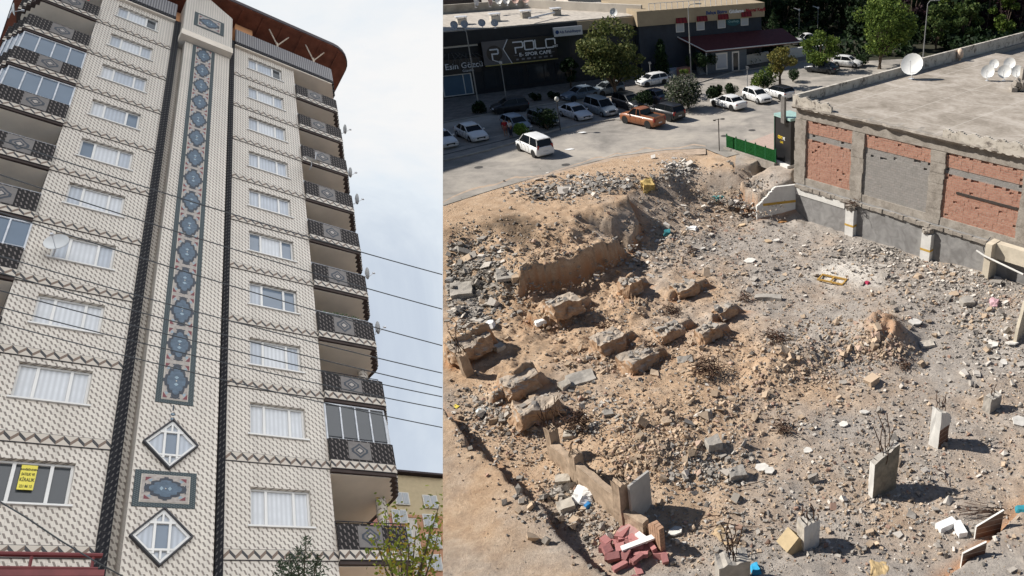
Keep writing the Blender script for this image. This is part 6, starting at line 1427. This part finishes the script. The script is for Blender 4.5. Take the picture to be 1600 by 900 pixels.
#          L     W     belt  hood  roof  cabin: rear base, rear top, front top, front base (fractions from rear), deck height
KIND = dict(sedan=(4.65, 1.82, .95, .88, 1.45, .13, .26, .56, .73, .98), hatch=(4.05, 1.76, .98, .92, 1.48, .02, .10, .55, .75, 1.0), van=(4.45, 1.82, 1.08, 1.02, 1.82, .01, .06, .62, .80, 1.08), suv=(4.6, 1.88, 1.12, 1.08, 1.70, .02, .09, .56, .74, 1.1), pickup=(5.3, 1.88, 1.12, 1.10, 1.80, .38, .42, .60, .74, 1.12))
def loft(b, secs, mi=0, close=True):
    k = len(secs[0]); n0 = len(b.v)
    for s in secs: b.v += [tuple(p) for p in s]
    for i in range(len(secs) - 1):
        for j in range(k - 1): b.f.append((n0 + i * k + j, n0 + i * k + j + 1, n0 + (i + 1) * k + j + 1, n0 + (i + 1) * k + j)); b.mi.append(mi)
    if close: b.f.append(tuple(range(n0, n0 + k))); b.f.append(tuple(range(n0 + (len(secs) - 1) * k, n0 + len(secs) * k))[::-1]); b.mi += [mi, mi]
def make_car(kind, col, u, v, heading, label, group='parked cars', z=.04, roofcol=None):
    L, W_, belt, hood, roof, rb_, rt, ft, fb, deck = KIND[kind]; x, y = G(u, v, z); root = thing({'pickup': 'pickup_truck', 'van': 'passenger_van'}.get(kind, 'parked_car'), label, {'pickup': 'pickup truck', 'van': 'van'}.get(kind, 'car'), (x, y, z), R(heading), group)
    P = paint(col); hw = W_ / 2; X0 = -L / 2
    st = [(0, .42, deck - .12, .86), (.012, .30, deck - .03, .93), (.05, .24, deck, .985), (rb_ + .02, .22, max(deck, belt), 1.0), (.5, .20, belt, 1.0), (fb, .20, belt - .0, 1.0), (fb + .06, .21, hood + .02, .99), (.90, .22, hood - .08, .97), (.965, .25, hood - .17, .90), (.99, .30, hood - .27, .80), (1.0, .40, hood - .38, .72)]
    secs = []
    for f, zb, zt, wf in sorted(st):
        w_ = hw * wf; X_ = X0 + f * L
        secs.append([(X_, -w_ * .90, zb), (X_, -w_, zb + .12), (X_, -w_ * 1.0, zb + (zt - zb) * .62), (X_, -w_ * .93, zt - .03), (X_, -w_ * .80, zt), (X_, 0, zt + .035), (X_, w_ * .80, zt), (X_, w_ * .93, zt - .03), (X_, w_, zb + (zt - zb) * .62), (X_, w_, zb + .12), (X_, w_ * .90, zb), (X_, 0, zb - .02), (X_, -w_ * .90, zb)])
    b = MB(); loft(b, secs)
    for s in (-1, 1):
        for fx in (.36, .50, .66): b.bb(X0 + fx * L - .008, X0 + fx * L + .008, s * (hw + .003) - .006, s * (hw + .003) + .006, .36, belt - .14, 1)
        for fx in (.40, .56): b.bb(X0 + fx * L - .07, X0 + fx * L + .07, s * (hw + .012) - .012, s * (hw + .012) + .012, belt - .19, belt - .15, 1)
    body = b.build('body', [P, TRIM], root, smooth=False)
    for p in body.data.polygons: p.use_smooth = len(p.vertices) == 4
    # greenhouse: glass volume and painted roof with pillars
    cab = []
    for f, zz, wf in ((rb_, belt - .02, .90), (rt, roof - .05, .74), (ft, roof - .05, .74), (fb, belt - .02, .88)): cab.append((X0 + f * L, zz, hw * wf))
    g = MB(); (xa_, za_, wa), (xb_, zb_, wb), (xc_, zc_, wc), (xd_, zd_, wd) = cab
    g.add([(xa_, -wa, za_), (xb_, -wb, zb_), (xc_, -wc, zc_), (xd_, -wd, zd_), (xa_, wa, za_), (xb_, wb, zb_), (xc_, wc, zc_), (xd_, wd, zd_)], [(0, 1, 2, 3), (7, 6, 5, 4), (0, 4, 5, 1), (1, 5, 6, 2), (2, 6, 7, 3)]); g.build('windows', CARG, root)
    rm = paint(roofcol) if roofcol else P
    r_ = MB(); sx_ = [(xb_ - .10, roof - .07, wb * .98), (xb_ + .15, roof - .005, wb * 1.0), ((xb_ + xc_) / 2, roof + .03, wb * 1.0), (xc_ - .15, roof, wb * .99), (xc_ + .10, roof - .06, wb * .96)]
    loft(r_, [[(a, -w_, h_ - .05), (a, -w_ * .86, h_), (a, 0, h_ + .025), (a, w_ * .86, h_), (a, w_, h_ - .05), (a, 0, h_ - .06), (a, -w_, h_ - .05)] for a, h_, w_ in sx_])
    for s in (-1, 1):
        for (p, q) in (((xa_, s * wa, za_), (xb_, s * wb, zb_)), ((xc_, s * wc, zc_), (xd_, s * wd, zd_))): r_.tube([p, q], .045, 5)
        xm = (xb_ + xc_) / 2 - .05; r_.box((0, 0, 0), (.07, .03, roof - belt), M=Matrix.Translation((xm, s * (wa + wb) / 2 * 1.0 + s * .0, (roof + belt) / 2)) @ Matrix.Rotation(s * math.atan2(wa - wb, roof - belt), 4, 'X'))
    r_.build('roof', rm, root)
    if kind == 'pickup':
        b = MB(); b.bb(X0 + .12, X0 + .36 * L, -hw * .78, hw * .78, deck + .02, deck + .045); b.build('load_bed', TRIM, root); b = MB(); 
        for s in (-1, 1): b.bb(X0 + .05, X0 + .37 * L, s * hw * .82 - .05, s * hw * .82 + .05, deck - .02, deck + .16)
        b.bb(X0 + .02, X0 + .10, -hw * .85, hw * .85, deck - .02, deck + .16); b.build('bed_side', P, root)
    wr = .33 if kind in ('sedan', 'hatch', 'van') else .38
    for fx in (.185, .815):
        for s in (-1, 1):
            Mw = Matrix.Translation((X0 + fx * L, s * (hw - .10), wr)) @ Matrix.Rotation(R(90), 4, 'X')
            wh = MB(); wh.lathe([(wr * .62, -.11), (wr * .95, -.11), (wr, -.07), (wr, .07), (wr * .95, .11), (wr * .62, .11)], 18, Mw); wh = wh.build('wheel', TYRE, root, smooth=True)
            rm_ = MB(); rm_.lathe([(0, -.09), (wr * .18, -.10), (wr * .60, -.08), (wr * .63, -.11)], 14, Mw); rm_.lathe([(0, .09), (wr * .18, .10), (wr * .60, .08), (wr * .63, .11)], 14, Mw); rm_.build('rim', RIM, wh, fix=False)
            arch = MB(); arch.lathe([(0, -.01), (wr + .07, -.01), (wr + .07, .012)], 18, Matrix.Translation((X0 + fx * L, s * (hw + .002), wr + .02)) @ Matrix.Rotation(R(90), 4, 'X')); arch.build('wheel_arch', TRIM, root, fix=False)
    for s in (-1, 1):
        rbox('headlight', .26, .36, .15, (X0 + L * .968, s * hw * .66, hood - .28), LAMPW, root); rbox('tail_light', .14, .30 if kind != 'van' else .2, .16 if kind in ('sedan', 'hatch') else .42, (X0 + .07, s * hw * .78, deck - .18 if kind != 'van' else deck - .05), LAMPR, root)
        rbox('side_mirror', .14, .2, .14, (X0 + L * (fb - .05), s * (hw + .06), belt + .05), P, root)
    rbox('number_plate', .03, .5, .12, (X0 - .005, 0, .62), PLATE, root, .005); rbox('number_plate', .03, .5, .12, (X0 + L + .0, 0, .45), PLATE, root, .005)
    rbox('grille', .06, W_ * .48, .2, (X0 + L * .995, 0, hood - .36), TRIM, root, .02)
    return root
WC = (.70, .70, .69); cars = [
 ('sedan', WC, 690, 226, -46, 'white car half cropped at the left edge of the site'), ('sedan', WC, 738, 216, -48, 'white sedan parked in the sun, left of the two pedestrians'),
 ('hatch', (.22, .26, .31), 808, 203, -47, 'blue grey hatchback behind the two pedestrians'), ('hatch', (.07, .08, .085), 850, 195, -47, 'dark grey hatchback behind a dark bush'),
 ('sedan', (.55, .57, .60), 900, 184, -46, 'white sedan between the dark grey car and the silver minivan'), ('van', (.20, .24, .28), 940, 178, -46, 'silver minivan parked next to the white sedan'),
 ('hatch', (.012, .012, .014), 797, 174, 211, 'black hatchback parked alone by the pavement'), ('sedan', (.13, .17, .22), 908, 154, 222, 'blue grey sedan parked along the pavement'),
 ('suv', (.03, .032, .035), 984, 170, -46, 'dark off roader beside the orange pickup, under the big tree'), ('suv', (.012, .012, .014), 1040, 184, 140, 'black off roader parked behind the orange pickup'),
 ('hatch', WC, 1019, 133, 221, 'small white car parked left of the cafe steps'), ('sedan', WC, 1138, 168, 135, 'white sedan facing away on the sunny forecourt'),
 ('hatch', WC, 1183, 158, -54, 'white hatchback right of the white sedan facing the camera'), ('hatch', WC, 1216, 152, 132, 'white hatchback with black roof beside the building corner'),
 ('hatch', WC, 1324, 104, -22, 'white hatchback far away beyond the concrete roof'), ('sedan', (.03, .035, .04), 1284, 113, 150, 'dark green car under the round tree'),
 ('hatch', (.25, .28, .3), 950, 147, 222, 'pale small car hidden behind the big tree'), ('sedan', (.02, .03, .06), 1020, 158, 140, 'dark blue car between the big tree and the oleander'), ('pickup', (.6, .6, .6), 1262, 70, 200, 'white pickup far away under the trees')]
for c in cars: make_car(c[0], c[1], c[2], c[3], c[4], c[5], roofcol=(.012, .012, .014) if 'black roof' in c[5] else None)
make_car('pickup', (.26, .095, .04), 1004, 194, 143, 'orange pickup truck standing at the roadside', None)
make_car('van', (.74, .74, .73), 836, 238, 133, 'white passenger van driving away on the road', None)

# ---------------- lamps and poles
GALV = plain('galvanised', (.30, .30, .29), .5, .1, metal=.2)
def lamp(u, v, htop, label, arm=(1.4, .3), r=.09):
    x, y = G(u, v); t = thing('street_lamp', label, 'street lamp', (x, y, 0), 0, None); h = htop
    b = MB(); b.tube([(0, 0, 0), (0, 0, h * .5), (0, 0, h)], r, 8, r2=r * .6); b.build('pole', GALV, t)
    b = MB(); b.tube([(0, 0, h), (arm[0] * .3, 0, h + arm[1]), (arm[0], 0, h + arm[1] * 1.2)], r * .55, 6); b.build('arm', GALV, t); rbox('lamp_head', .8, .28, .14, (arm[0] + .3, 0, h + arm[1] * 1.2), GALV, t)
def zrow(u, v, vt):
    x, y = G(u, v); a = (vt - CY) / F_PX; return CAM_H + (-sq - a * cq) / (cq - a * sq) * y
lamp(1080, 122, zrow(1080, 122, 12), 'tall grey street lamp in front of the cafe building', (1.0, .4)); lamp(1442, 92, zrow(1442, 92, 6), 'tall grey street lamp rising behind the concrete roof', (1.0, .4)); lamp(750, 178, zrow(750, 178, 50), 'street lamp pole in front of the dark shops', (-.8, .3))
x, y = G(876, 206); t = thing('globe_lamp', 'small globe lamp on the median beside the dark bush', 'lamp', (x, y, .13)); MB().tube([(0, 0, 0), (0, 0, 3.0)], .05, 6).build('pole', IRON, t); b = MB(); b.lathe([(.02, 2.95), (.18, 3.05), (.24, 3.22), (.18, 3.4), (.02, 3.48)], 12); b.build('globe', plain('milky_globe', (.5, .5, .46), .3), t, smooth=True)
for u, v, h, l in ((1168, 148, 3.2, 'thin sign post beside the sapling'), (793, 168, 5.0, 'thin dark pole near the black hatchback'), (1017, 130, 2.5, 'short post at the left end of the cafe terrace'), (1248, 66, 5.0, 'white angled lamp post by the forest, left of two'), (1277, 62, 5.0, 'white angled lamp post by the forest, right of two')):
    x, y = G(u, v); t = thing('post', l, 'post', (x, y, 0)); MB().tube([(0, 0, 0), (0, 0, h)], .05, 6).build('pole', GALV, t); b = MB(); b.tube([(0, 0, h), (-.9 if h == 5 else 0.25, 0, h + (.3 if h == 5 else .02))], .05, 5); b.box((0, 0, h + .02), (.3, .06, .3)); b.build('head', WHITEP if h == 5 else GALV, t)

# ---------------- trees and shrubs
rt_ = np.random.default_rng(99)
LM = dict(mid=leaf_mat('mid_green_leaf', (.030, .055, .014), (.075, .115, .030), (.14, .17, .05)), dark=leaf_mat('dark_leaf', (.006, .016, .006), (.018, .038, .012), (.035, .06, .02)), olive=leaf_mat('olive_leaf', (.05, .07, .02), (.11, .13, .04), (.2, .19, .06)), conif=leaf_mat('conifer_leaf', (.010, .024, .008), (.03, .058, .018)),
          gold=leaf_mat('gold_green_leaf', (.08, .08, .02), (.17, .16, .04), (.26, .2, .05)), bright=leaf_mat('bright_green_leaf', (.06, .13, .02), (.14, .24, .04), (.25, .36, .08)), purple=leaf_mat('purple_leaf', (.015, .008, .012), (.04, .02, .028), (.06, .03, .035)), pale=leaf_mat('oleander_leaf', (.04, .06, .03), (.10, .12, .07), (.38, .34, .32)), lite=leaf_mat('sunny_green_leaf', (.045, .08, .012), (.10, .15, .025), (.2, .25, .05)))
def round_tree(u, v, wid, hgt, label, leaf='mid', n=3600, trunk=.28, z0=0., size=.30, cat='tree', group=None, ls=1.0, name='broadleaf_tree', xy=None):
    x, y = xy or G(u, v, z0); t = thing(name, label, cat, (x, y, z0), random.uniform(0, 6), group); ch = hgt * (1 - trunk); zc = hgt * trunk + ch * .5; bl = []
    for i in range(int(16 + wid * 2)):
        a = rt_.uniform(0, 6.28); q = rt_.uniform(-1, 1); rr = math.sqrt(max(0, 1 - q * q)) * rt_.uniform(.35, .85); s = rt_.uniform(.16, .30)
        bl.append((rr * math.cos(a) * wid * .5, rr * math.sin(a) * wid * .5, zc + q * ch * .40, s * wid * .62, .72))
    b = MB(); b.tube([(0, 0, 0), (.05, .03, hgt * trunk * .6), (0, 0, hgt * trunk * 1.2), (0, .1, zc)], .045 * wid ** .8 + .05, 7, r2=.05)
    for i in range(9): q = bl[i]; b.tube([(0, 0, hgt * trunk * rt_.uniform(.7, 1.3)), (q[0] * .5, q[1] * .5, (hgt * trunk + q[2]) / 2 + .2), q[:3]], .03 * wid ** .7 + .02, 5, r2=.015)
    b.build('trunk', BARK, t); P = crown_pts(n, bl, rt_, .45); P = P[P[:, 2] > hgt * trunk * .7]
    V, Fq = leaves(P, size, rt_); npmesh('crown', V, Fq, LM[leaf], parent=t); return t
def cone_tree(u, v, wid, hgt, label, leaf='conif', n=2600, z0=0., size=.26, name='conifer', cat='tree', group=None, pw=.8, xy=None, low=.06):
    x, y = xy or G(u, v, z0); t = thing(name, label, cat, (x, y, z0), 0, group); MB().tube([(0, 0, 0), (0, 0, hgt * .95)], .12, 6, r2=.02).build('trunk', BARK, t)
    q = rt_.uniform(0, 1, n) ** .75; z = hgt * (low + (1 - low) * (1 - q)); r = wid * .5 * (q ** pw) * (1 + .18 * np.sin(z * 5.0) + .15 * rt_.normal(size=n)) * rt_.uniform(.55, 1.05, n); a = rt_.uniform(0, 6.28, n)
    r *= 1 + .2 * np.sin(a * 3 + z * 1.3)
    V, Fq = leaves(np.stack([r * np.cos(a), r * np.sin(a), z], -1), size, rt_, .5, .3); npmesh('crown', V, Fq, LM[leaf], parent=t); return t
round_tree(962, 152, 8.6, 9.0, 'big olive green tree between the shops and the parking lane', 'olive', 7500, .12, size=.34)
round_tree(1374, 108, 9.8, 9.6, 'large spreading green tree above the far white hatchback', 'lite', 7500, .2, size=.36); round_tree(1282, 112, 5.8, 5.4, 'round bright green tree over the dark green car', 'lite', 4200, .14)
round_tree(1219, 138, 4.6, 4.9, 'small yellowing tree with a bare trunk', 'gold', 2600, .42, size=.26); round_tree(893, 140, 3.2, 3.8, 'small dark tree in front of the shops', 'dark', 2200, .25)
cone_tree(1168, 98, 4.4, 6.8, 'dark conifer in front of the cafe extension'); cone_tree(1035, 121, 1.9, 4.9, 'narrow conifer at the left of white steps', pw=.4); cone_tree(1208, 84, 3.6, 6.4, 'spruce at the right end of the cafe building'); round_tree(1141, 104, 3.2, 3.6, 'clipped dark round tree above the white planter', 'conif', 2600, .3)
def bush(u, v, wid, hgt, label, leaf='conif', n=1500, size=.2, name='shrub', z0=0.03):
    x, y = G(u, v, z0); t = thing(name, label, 'shrub', (x, y, z0), random.uniform(0, 6)); b = MB()
    for i in range(5): b.tube([(0, 0, 0), (random.uniform(-.3, .3) * wid, random.uniform(-.3, .3) * wid, hgt * .6)], .04, 5, r2=.01)
    b.build('stem', BARK, t); bl = [(rt_.uniform(-.28, .28) * wid, rt_.uniform(-.28, .28) * wid, hgt * rt_.uniform(.3, .68), min(wid, hgt) * rt_.uniform(.24, .34), 1.0) for _ in range(9)]
    P = crown_pts(n, bl, rt_, .5); P[:, 2] = np.maximum(P[:, 2], .05); V, Fq = leaves(P, size, rt_); npmesh('foliage', V, Fq, LM[leaf], parent=t)
bush(1064, 172, 4.6, 4.3, 'large flowering oleander between the pickup and the white sedan', 'pale', 4200, .24); bush(1075, 170, 3.0, 3.6, 'dark dense shrub behind the flowering oleander', 'dark', 2400); bush(1143, 152, 1.7, 2.0, 'clipped egg shaped shrub above the white sedan', 'conif', 2200, .14); bush(1115, 156, 2.0, 1.9, 'palm like dark shrub left of the egg shaped shrub', 'dark', 500, .45); bush(1193, 141, 2.5, 2.1, 'clipped dome shaped shrub behind the white hatchback', 'conif', 2400, .14); bush(1239, 128, 2.2, 1.8, 'clipped dome shaped shrub by the roof corner', 'conif', 2000, .14)
bush(856, 204, 2.6, 2.6, 'dark wispy bush on the median', 'dark', 1500); bush(818, 214, 1.7, 1.7, 'bright yellow green bush behind the white van', 'bright', 1500, .16, z0=.13); bush(750, 178, 1.8, 1.5, 'dark round bush on the pavement at left', 'dark', 1200); bush(838, 158, 1.6, 1.0, 'low dark plants in the pavement bed, left group', 'dark', 700); bush(866, 156, 2.4, 1.1, 'low dark plants in the pavement bed, right group', 'dark', 900); bush(1005, 172, 2.5, 2.2, 'shrub between the pickup and the big tree', 'dark', 1500)
bush(1182, 144, 2.0, 3.0, 'thin pale leaved sapling behind the white hatchback, left', 'lite', 420, .3, 'sapling'); bush(1200, 138, 2.6, 3.4, 'thin pale leaved sapling behind the white hatchback, right', 'lite', 520, .3, 'sapling'); bush(1092, 104, 5.0, 2.2, 'ivy covered arch over the white steps', 'conif', 2600, .2, 'ivy_arch', 1.2); bush(1348, 103, 2.0, 2.2, 'dark conical shrub beside the far white hatchback', 'conif', 1500); bush(1070, 116, 1.6, .7, 'clipped hedge in the brick planter', 'lite', 900, .12, 'hedge', 1.25); bush(1180, 92, 4.5, 1.5, 'dark planting behind the terrace wall', 'dark', 1600)
# the wooded park behind: individual trees
FT = [(1200, 60, 7, 13, 'dark'), (1225, 52, 8, 15, 'dark'), (1255, 48, 8, 14, 'dark'), (1290, 55, 7, 12, 'dark'), (1320, 48, 9, 15, 'dark'), (1350, 42, 9, 16, 'dark'), (1390, 46, 9, 15, 'dark'), (1420, 62, 7, 12, 'purple'), (1436, 45, 8, 15, 'dark'), (1462, 78, 5.5, 7, 'mid'), (1478, 66, 7, 13, 'lite'), (1470, 40, 9, 16, 'olive'),
      (1505, 78, 5.5, 8, 'mid'), (1515, 60, 7, 13, 'mid'), (1540, 66, 6.5, 12, 'purple'), (1566, 72, 5.5, 9.5, 'lite'), (1552, 45, 9, 16, 'dark'), (1590, 66, 7, 12, 'purple'), (1600, 45, 9, 16, 'mid'), (1500, 36, 9, 17, 'dark'), (1300, 36, 10, 17, 'dark'), (1240, 34, 9, 17, 'dark'), (1190, 40, 9, 16, 'dark'), (1400, 30, 10, 18, 'dark'), (1345, 72, 6, 8, 'dark'), (1410, 80, 5, 6, 'dark'), (1160, 30, 8, 17, 'dark'), (1130, 26, 9, 17, 'dark'), (1090, 22, 9, 17, 'dark'), (1050, 20, 9, 16, 'dark')]
kw = dict(dark='dark', purple='purple leaved', mid='mid green', lite='sunlit light green', olive='olive green')
wide = {}
for i, (u, v, wd, hg, lf) in enumerate(FT):
    rel = 'between the tall lamp and the photo edge' if u > 1450 else ('left of the tall grey lamp behind the roof' if u > 1330 else ('behind the cafe building' if u < 1195 else 'right of the cafe building'))
    k = (lf, rel); wide[k] = wide.get(k, 0) + 1; od = ('nearest', 'next nearest', 'third nearest', 'fourth nearest', 'fifth nearest', 'sixth nearest', 'seventh nearest', 'eighth nearest')[wide[k] - 1]
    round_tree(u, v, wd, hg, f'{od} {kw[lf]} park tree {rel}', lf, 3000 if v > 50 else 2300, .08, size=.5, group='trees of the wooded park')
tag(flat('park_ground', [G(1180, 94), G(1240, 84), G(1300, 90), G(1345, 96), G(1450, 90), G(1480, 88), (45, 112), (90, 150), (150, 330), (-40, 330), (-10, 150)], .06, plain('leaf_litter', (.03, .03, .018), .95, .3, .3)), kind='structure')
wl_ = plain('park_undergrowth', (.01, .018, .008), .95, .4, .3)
# far wood closing the view: leaf mass
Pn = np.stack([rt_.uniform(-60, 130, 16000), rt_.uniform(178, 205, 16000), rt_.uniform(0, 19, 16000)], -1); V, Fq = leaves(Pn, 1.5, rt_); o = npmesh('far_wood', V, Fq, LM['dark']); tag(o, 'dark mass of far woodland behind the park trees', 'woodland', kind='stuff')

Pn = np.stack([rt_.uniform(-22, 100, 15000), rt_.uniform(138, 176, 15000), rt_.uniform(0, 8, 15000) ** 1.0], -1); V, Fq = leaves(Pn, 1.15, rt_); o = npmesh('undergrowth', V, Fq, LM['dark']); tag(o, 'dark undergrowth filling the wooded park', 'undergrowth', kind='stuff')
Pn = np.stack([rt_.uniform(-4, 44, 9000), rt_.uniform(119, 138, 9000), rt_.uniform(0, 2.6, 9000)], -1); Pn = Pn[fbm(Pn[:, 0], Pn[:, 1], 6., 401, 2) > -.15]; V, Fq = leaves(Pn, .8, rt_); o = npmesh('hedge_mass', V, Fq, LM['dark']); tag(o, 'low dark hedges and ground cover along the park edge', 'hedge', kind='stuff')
# ---------------- two pedestrians
def person(u, v, label, shirt, legs, yaw, skin=(.35, .20, .13)):
    x, y = G(u, v, .13); t = thing('person', label, 'person', (x, y, .13), yaw); SK = plain('skin', skin, .6, .05)
    J = {'pel': (0, 0, .95, .13), 'sp': (0, 0, 1.15, .13), 'ch': (0, .01, 1.36, .15), 'nk': (0, 0, 1.50, .06), 'hd': (0, -.01, 1.60, .085), 'tp': (0, -.01, 1.72, .075)}
    for s, n_ in ((-1, 'l'), (1, 'r')):
        J.update({n_ + 'sh': (s * .18, 0, 1.42, .065), n_ + 'el': (s * .25, .0, 1.14, .045), n_ + 'wr': (s * .23, -.14 if s > 0 else -.05, .93, .032), n_ + 'hp': (s * .10, 0, .90, .10), n_ + 'kn': (s * .11, -.02, .50, .062), n_ + 'an': (s * .11, .02, .09, .042), n_ + 'to': (s * .12, -.16, .04, .035)})
        for f in range(5): J[n_ + 'f%d' % f] = (s * .23 + (f - 2) * .016, (-.17 if s > 0 else -.08) - (.01 if f else .03), .83 + (.03 if f in (0, 4) else 0), .009)
    E_ = [('pel', 'sp'), ('sp', 'ch'), ('ch', 'nk'), ('nk', 'hd'), ('hd', 'tp')]
    for n_ in 'lr': E_ += [('ch', n_ + 'sh'), (n_ + 'sh', n_ + 'el'), (n_ + 'el', n_ + 'wr'), ('pel', n_ + 'hp'), (n_ + 'hp', n_ + 'kn'), (n_ + 'kn', n_ + 'an'), (n_ + 'an', n_ + 'to')] + [(n_ + 'wr', n_ + 'f%d' % f) for f in range(5)]
    def skin_mesh(name, keys, grow, mat):
        ks = [k for k in J if k in keys]; me = bpy.data.meshes.new(name); me.from_pydata([J[k][:3] for k in ks], [(ks.index(a), ks.index(c)) for a, c in E_ if a in keys and c in keys], []); o = bpy.data.objects.new(name, me); SITE.objects.link(o); o.parent = t
        m = o.modifiers.new('Skin', 'SKIN'); 
        for i, k in enumerate(ks): me.skin_vertices[0].data[i].radius = (J[k][3] * grow + (.012 if grow > 1 else 0),) * 2
        me.skin_vertices[0].data[0].use_root = True; s_ = o.modifiers.new('Sub', 'SUBSURF'); s_.levels = s_.render_levels = 1; me.materials.append(mat); return o
    skin_mesh('body', set(J), 1.0, SK); skin_mesh('shirt', {'pel', 'sp', 'ch', 'lsh', 'rsh', 'lel', 'rel'}, 1.12, plain('shirt_cloth', shirt, .85, .1)); skin_mesh('trousers', {'pel', 'lhp', 'rhp', 'lkn', 'rkn'} | (set() if 'shorts' in label else {'lan', 'ran'}), 1.16, plain('trouser_cloth', legs, .85, .1))
    h_ = MB(); h_.lathe([(.098, 1.63), (.102, 1.68), (.085, 1.74), (.045, 1.775), (0, 1.782)], 10, Matrix.Translation((0, .01, 0))); h_.build('hair', plain('black_hair', (.012, .01, .01), .7), t, smooth=True, fix=False)
    f_ = MB(); f_.box((0, -.095, 1.63), (.025, .03, .045)); f_.box((-.03, -.088, 1.655), (.02, .01, .01), 0, 1); f_.box((.03, -.088, 1.655), (.02, .01, .01), 0, 1); f_.box((0, -.088, 1.59), (.04, .01, .01), 0, 1); f_.build('face', [SK, plain('dark_feature', (.05, .02, .02), .6)], t)
person(791, 213, 'person in red t-shirt and shorts standing by the grey car', (.32, .02, .025), (.25, .10, .09), .4); person(799, 214, 'person in white shirt and dark trousers beside the red shirt', (.5, .48, .5), (.03, .035, .06), -.5)
# shrubs on the shop pavement and litter on the road
for u, v, s_, l in ((890, 234, .5, 'white paper scrap on the road right of the van'), (910, 209, .45, 'white scrap on the median end')): x, y = G(u, v); b = MB(); b.prism([(-s_, -.1), (0, -s_ * .6), (s_, 0), (.1, s_ * .5)], 0, .03); o = b.build('litter', FO); o.location = (x, y, .045 if v > 220 else .135); tag(o, l, 'litter')
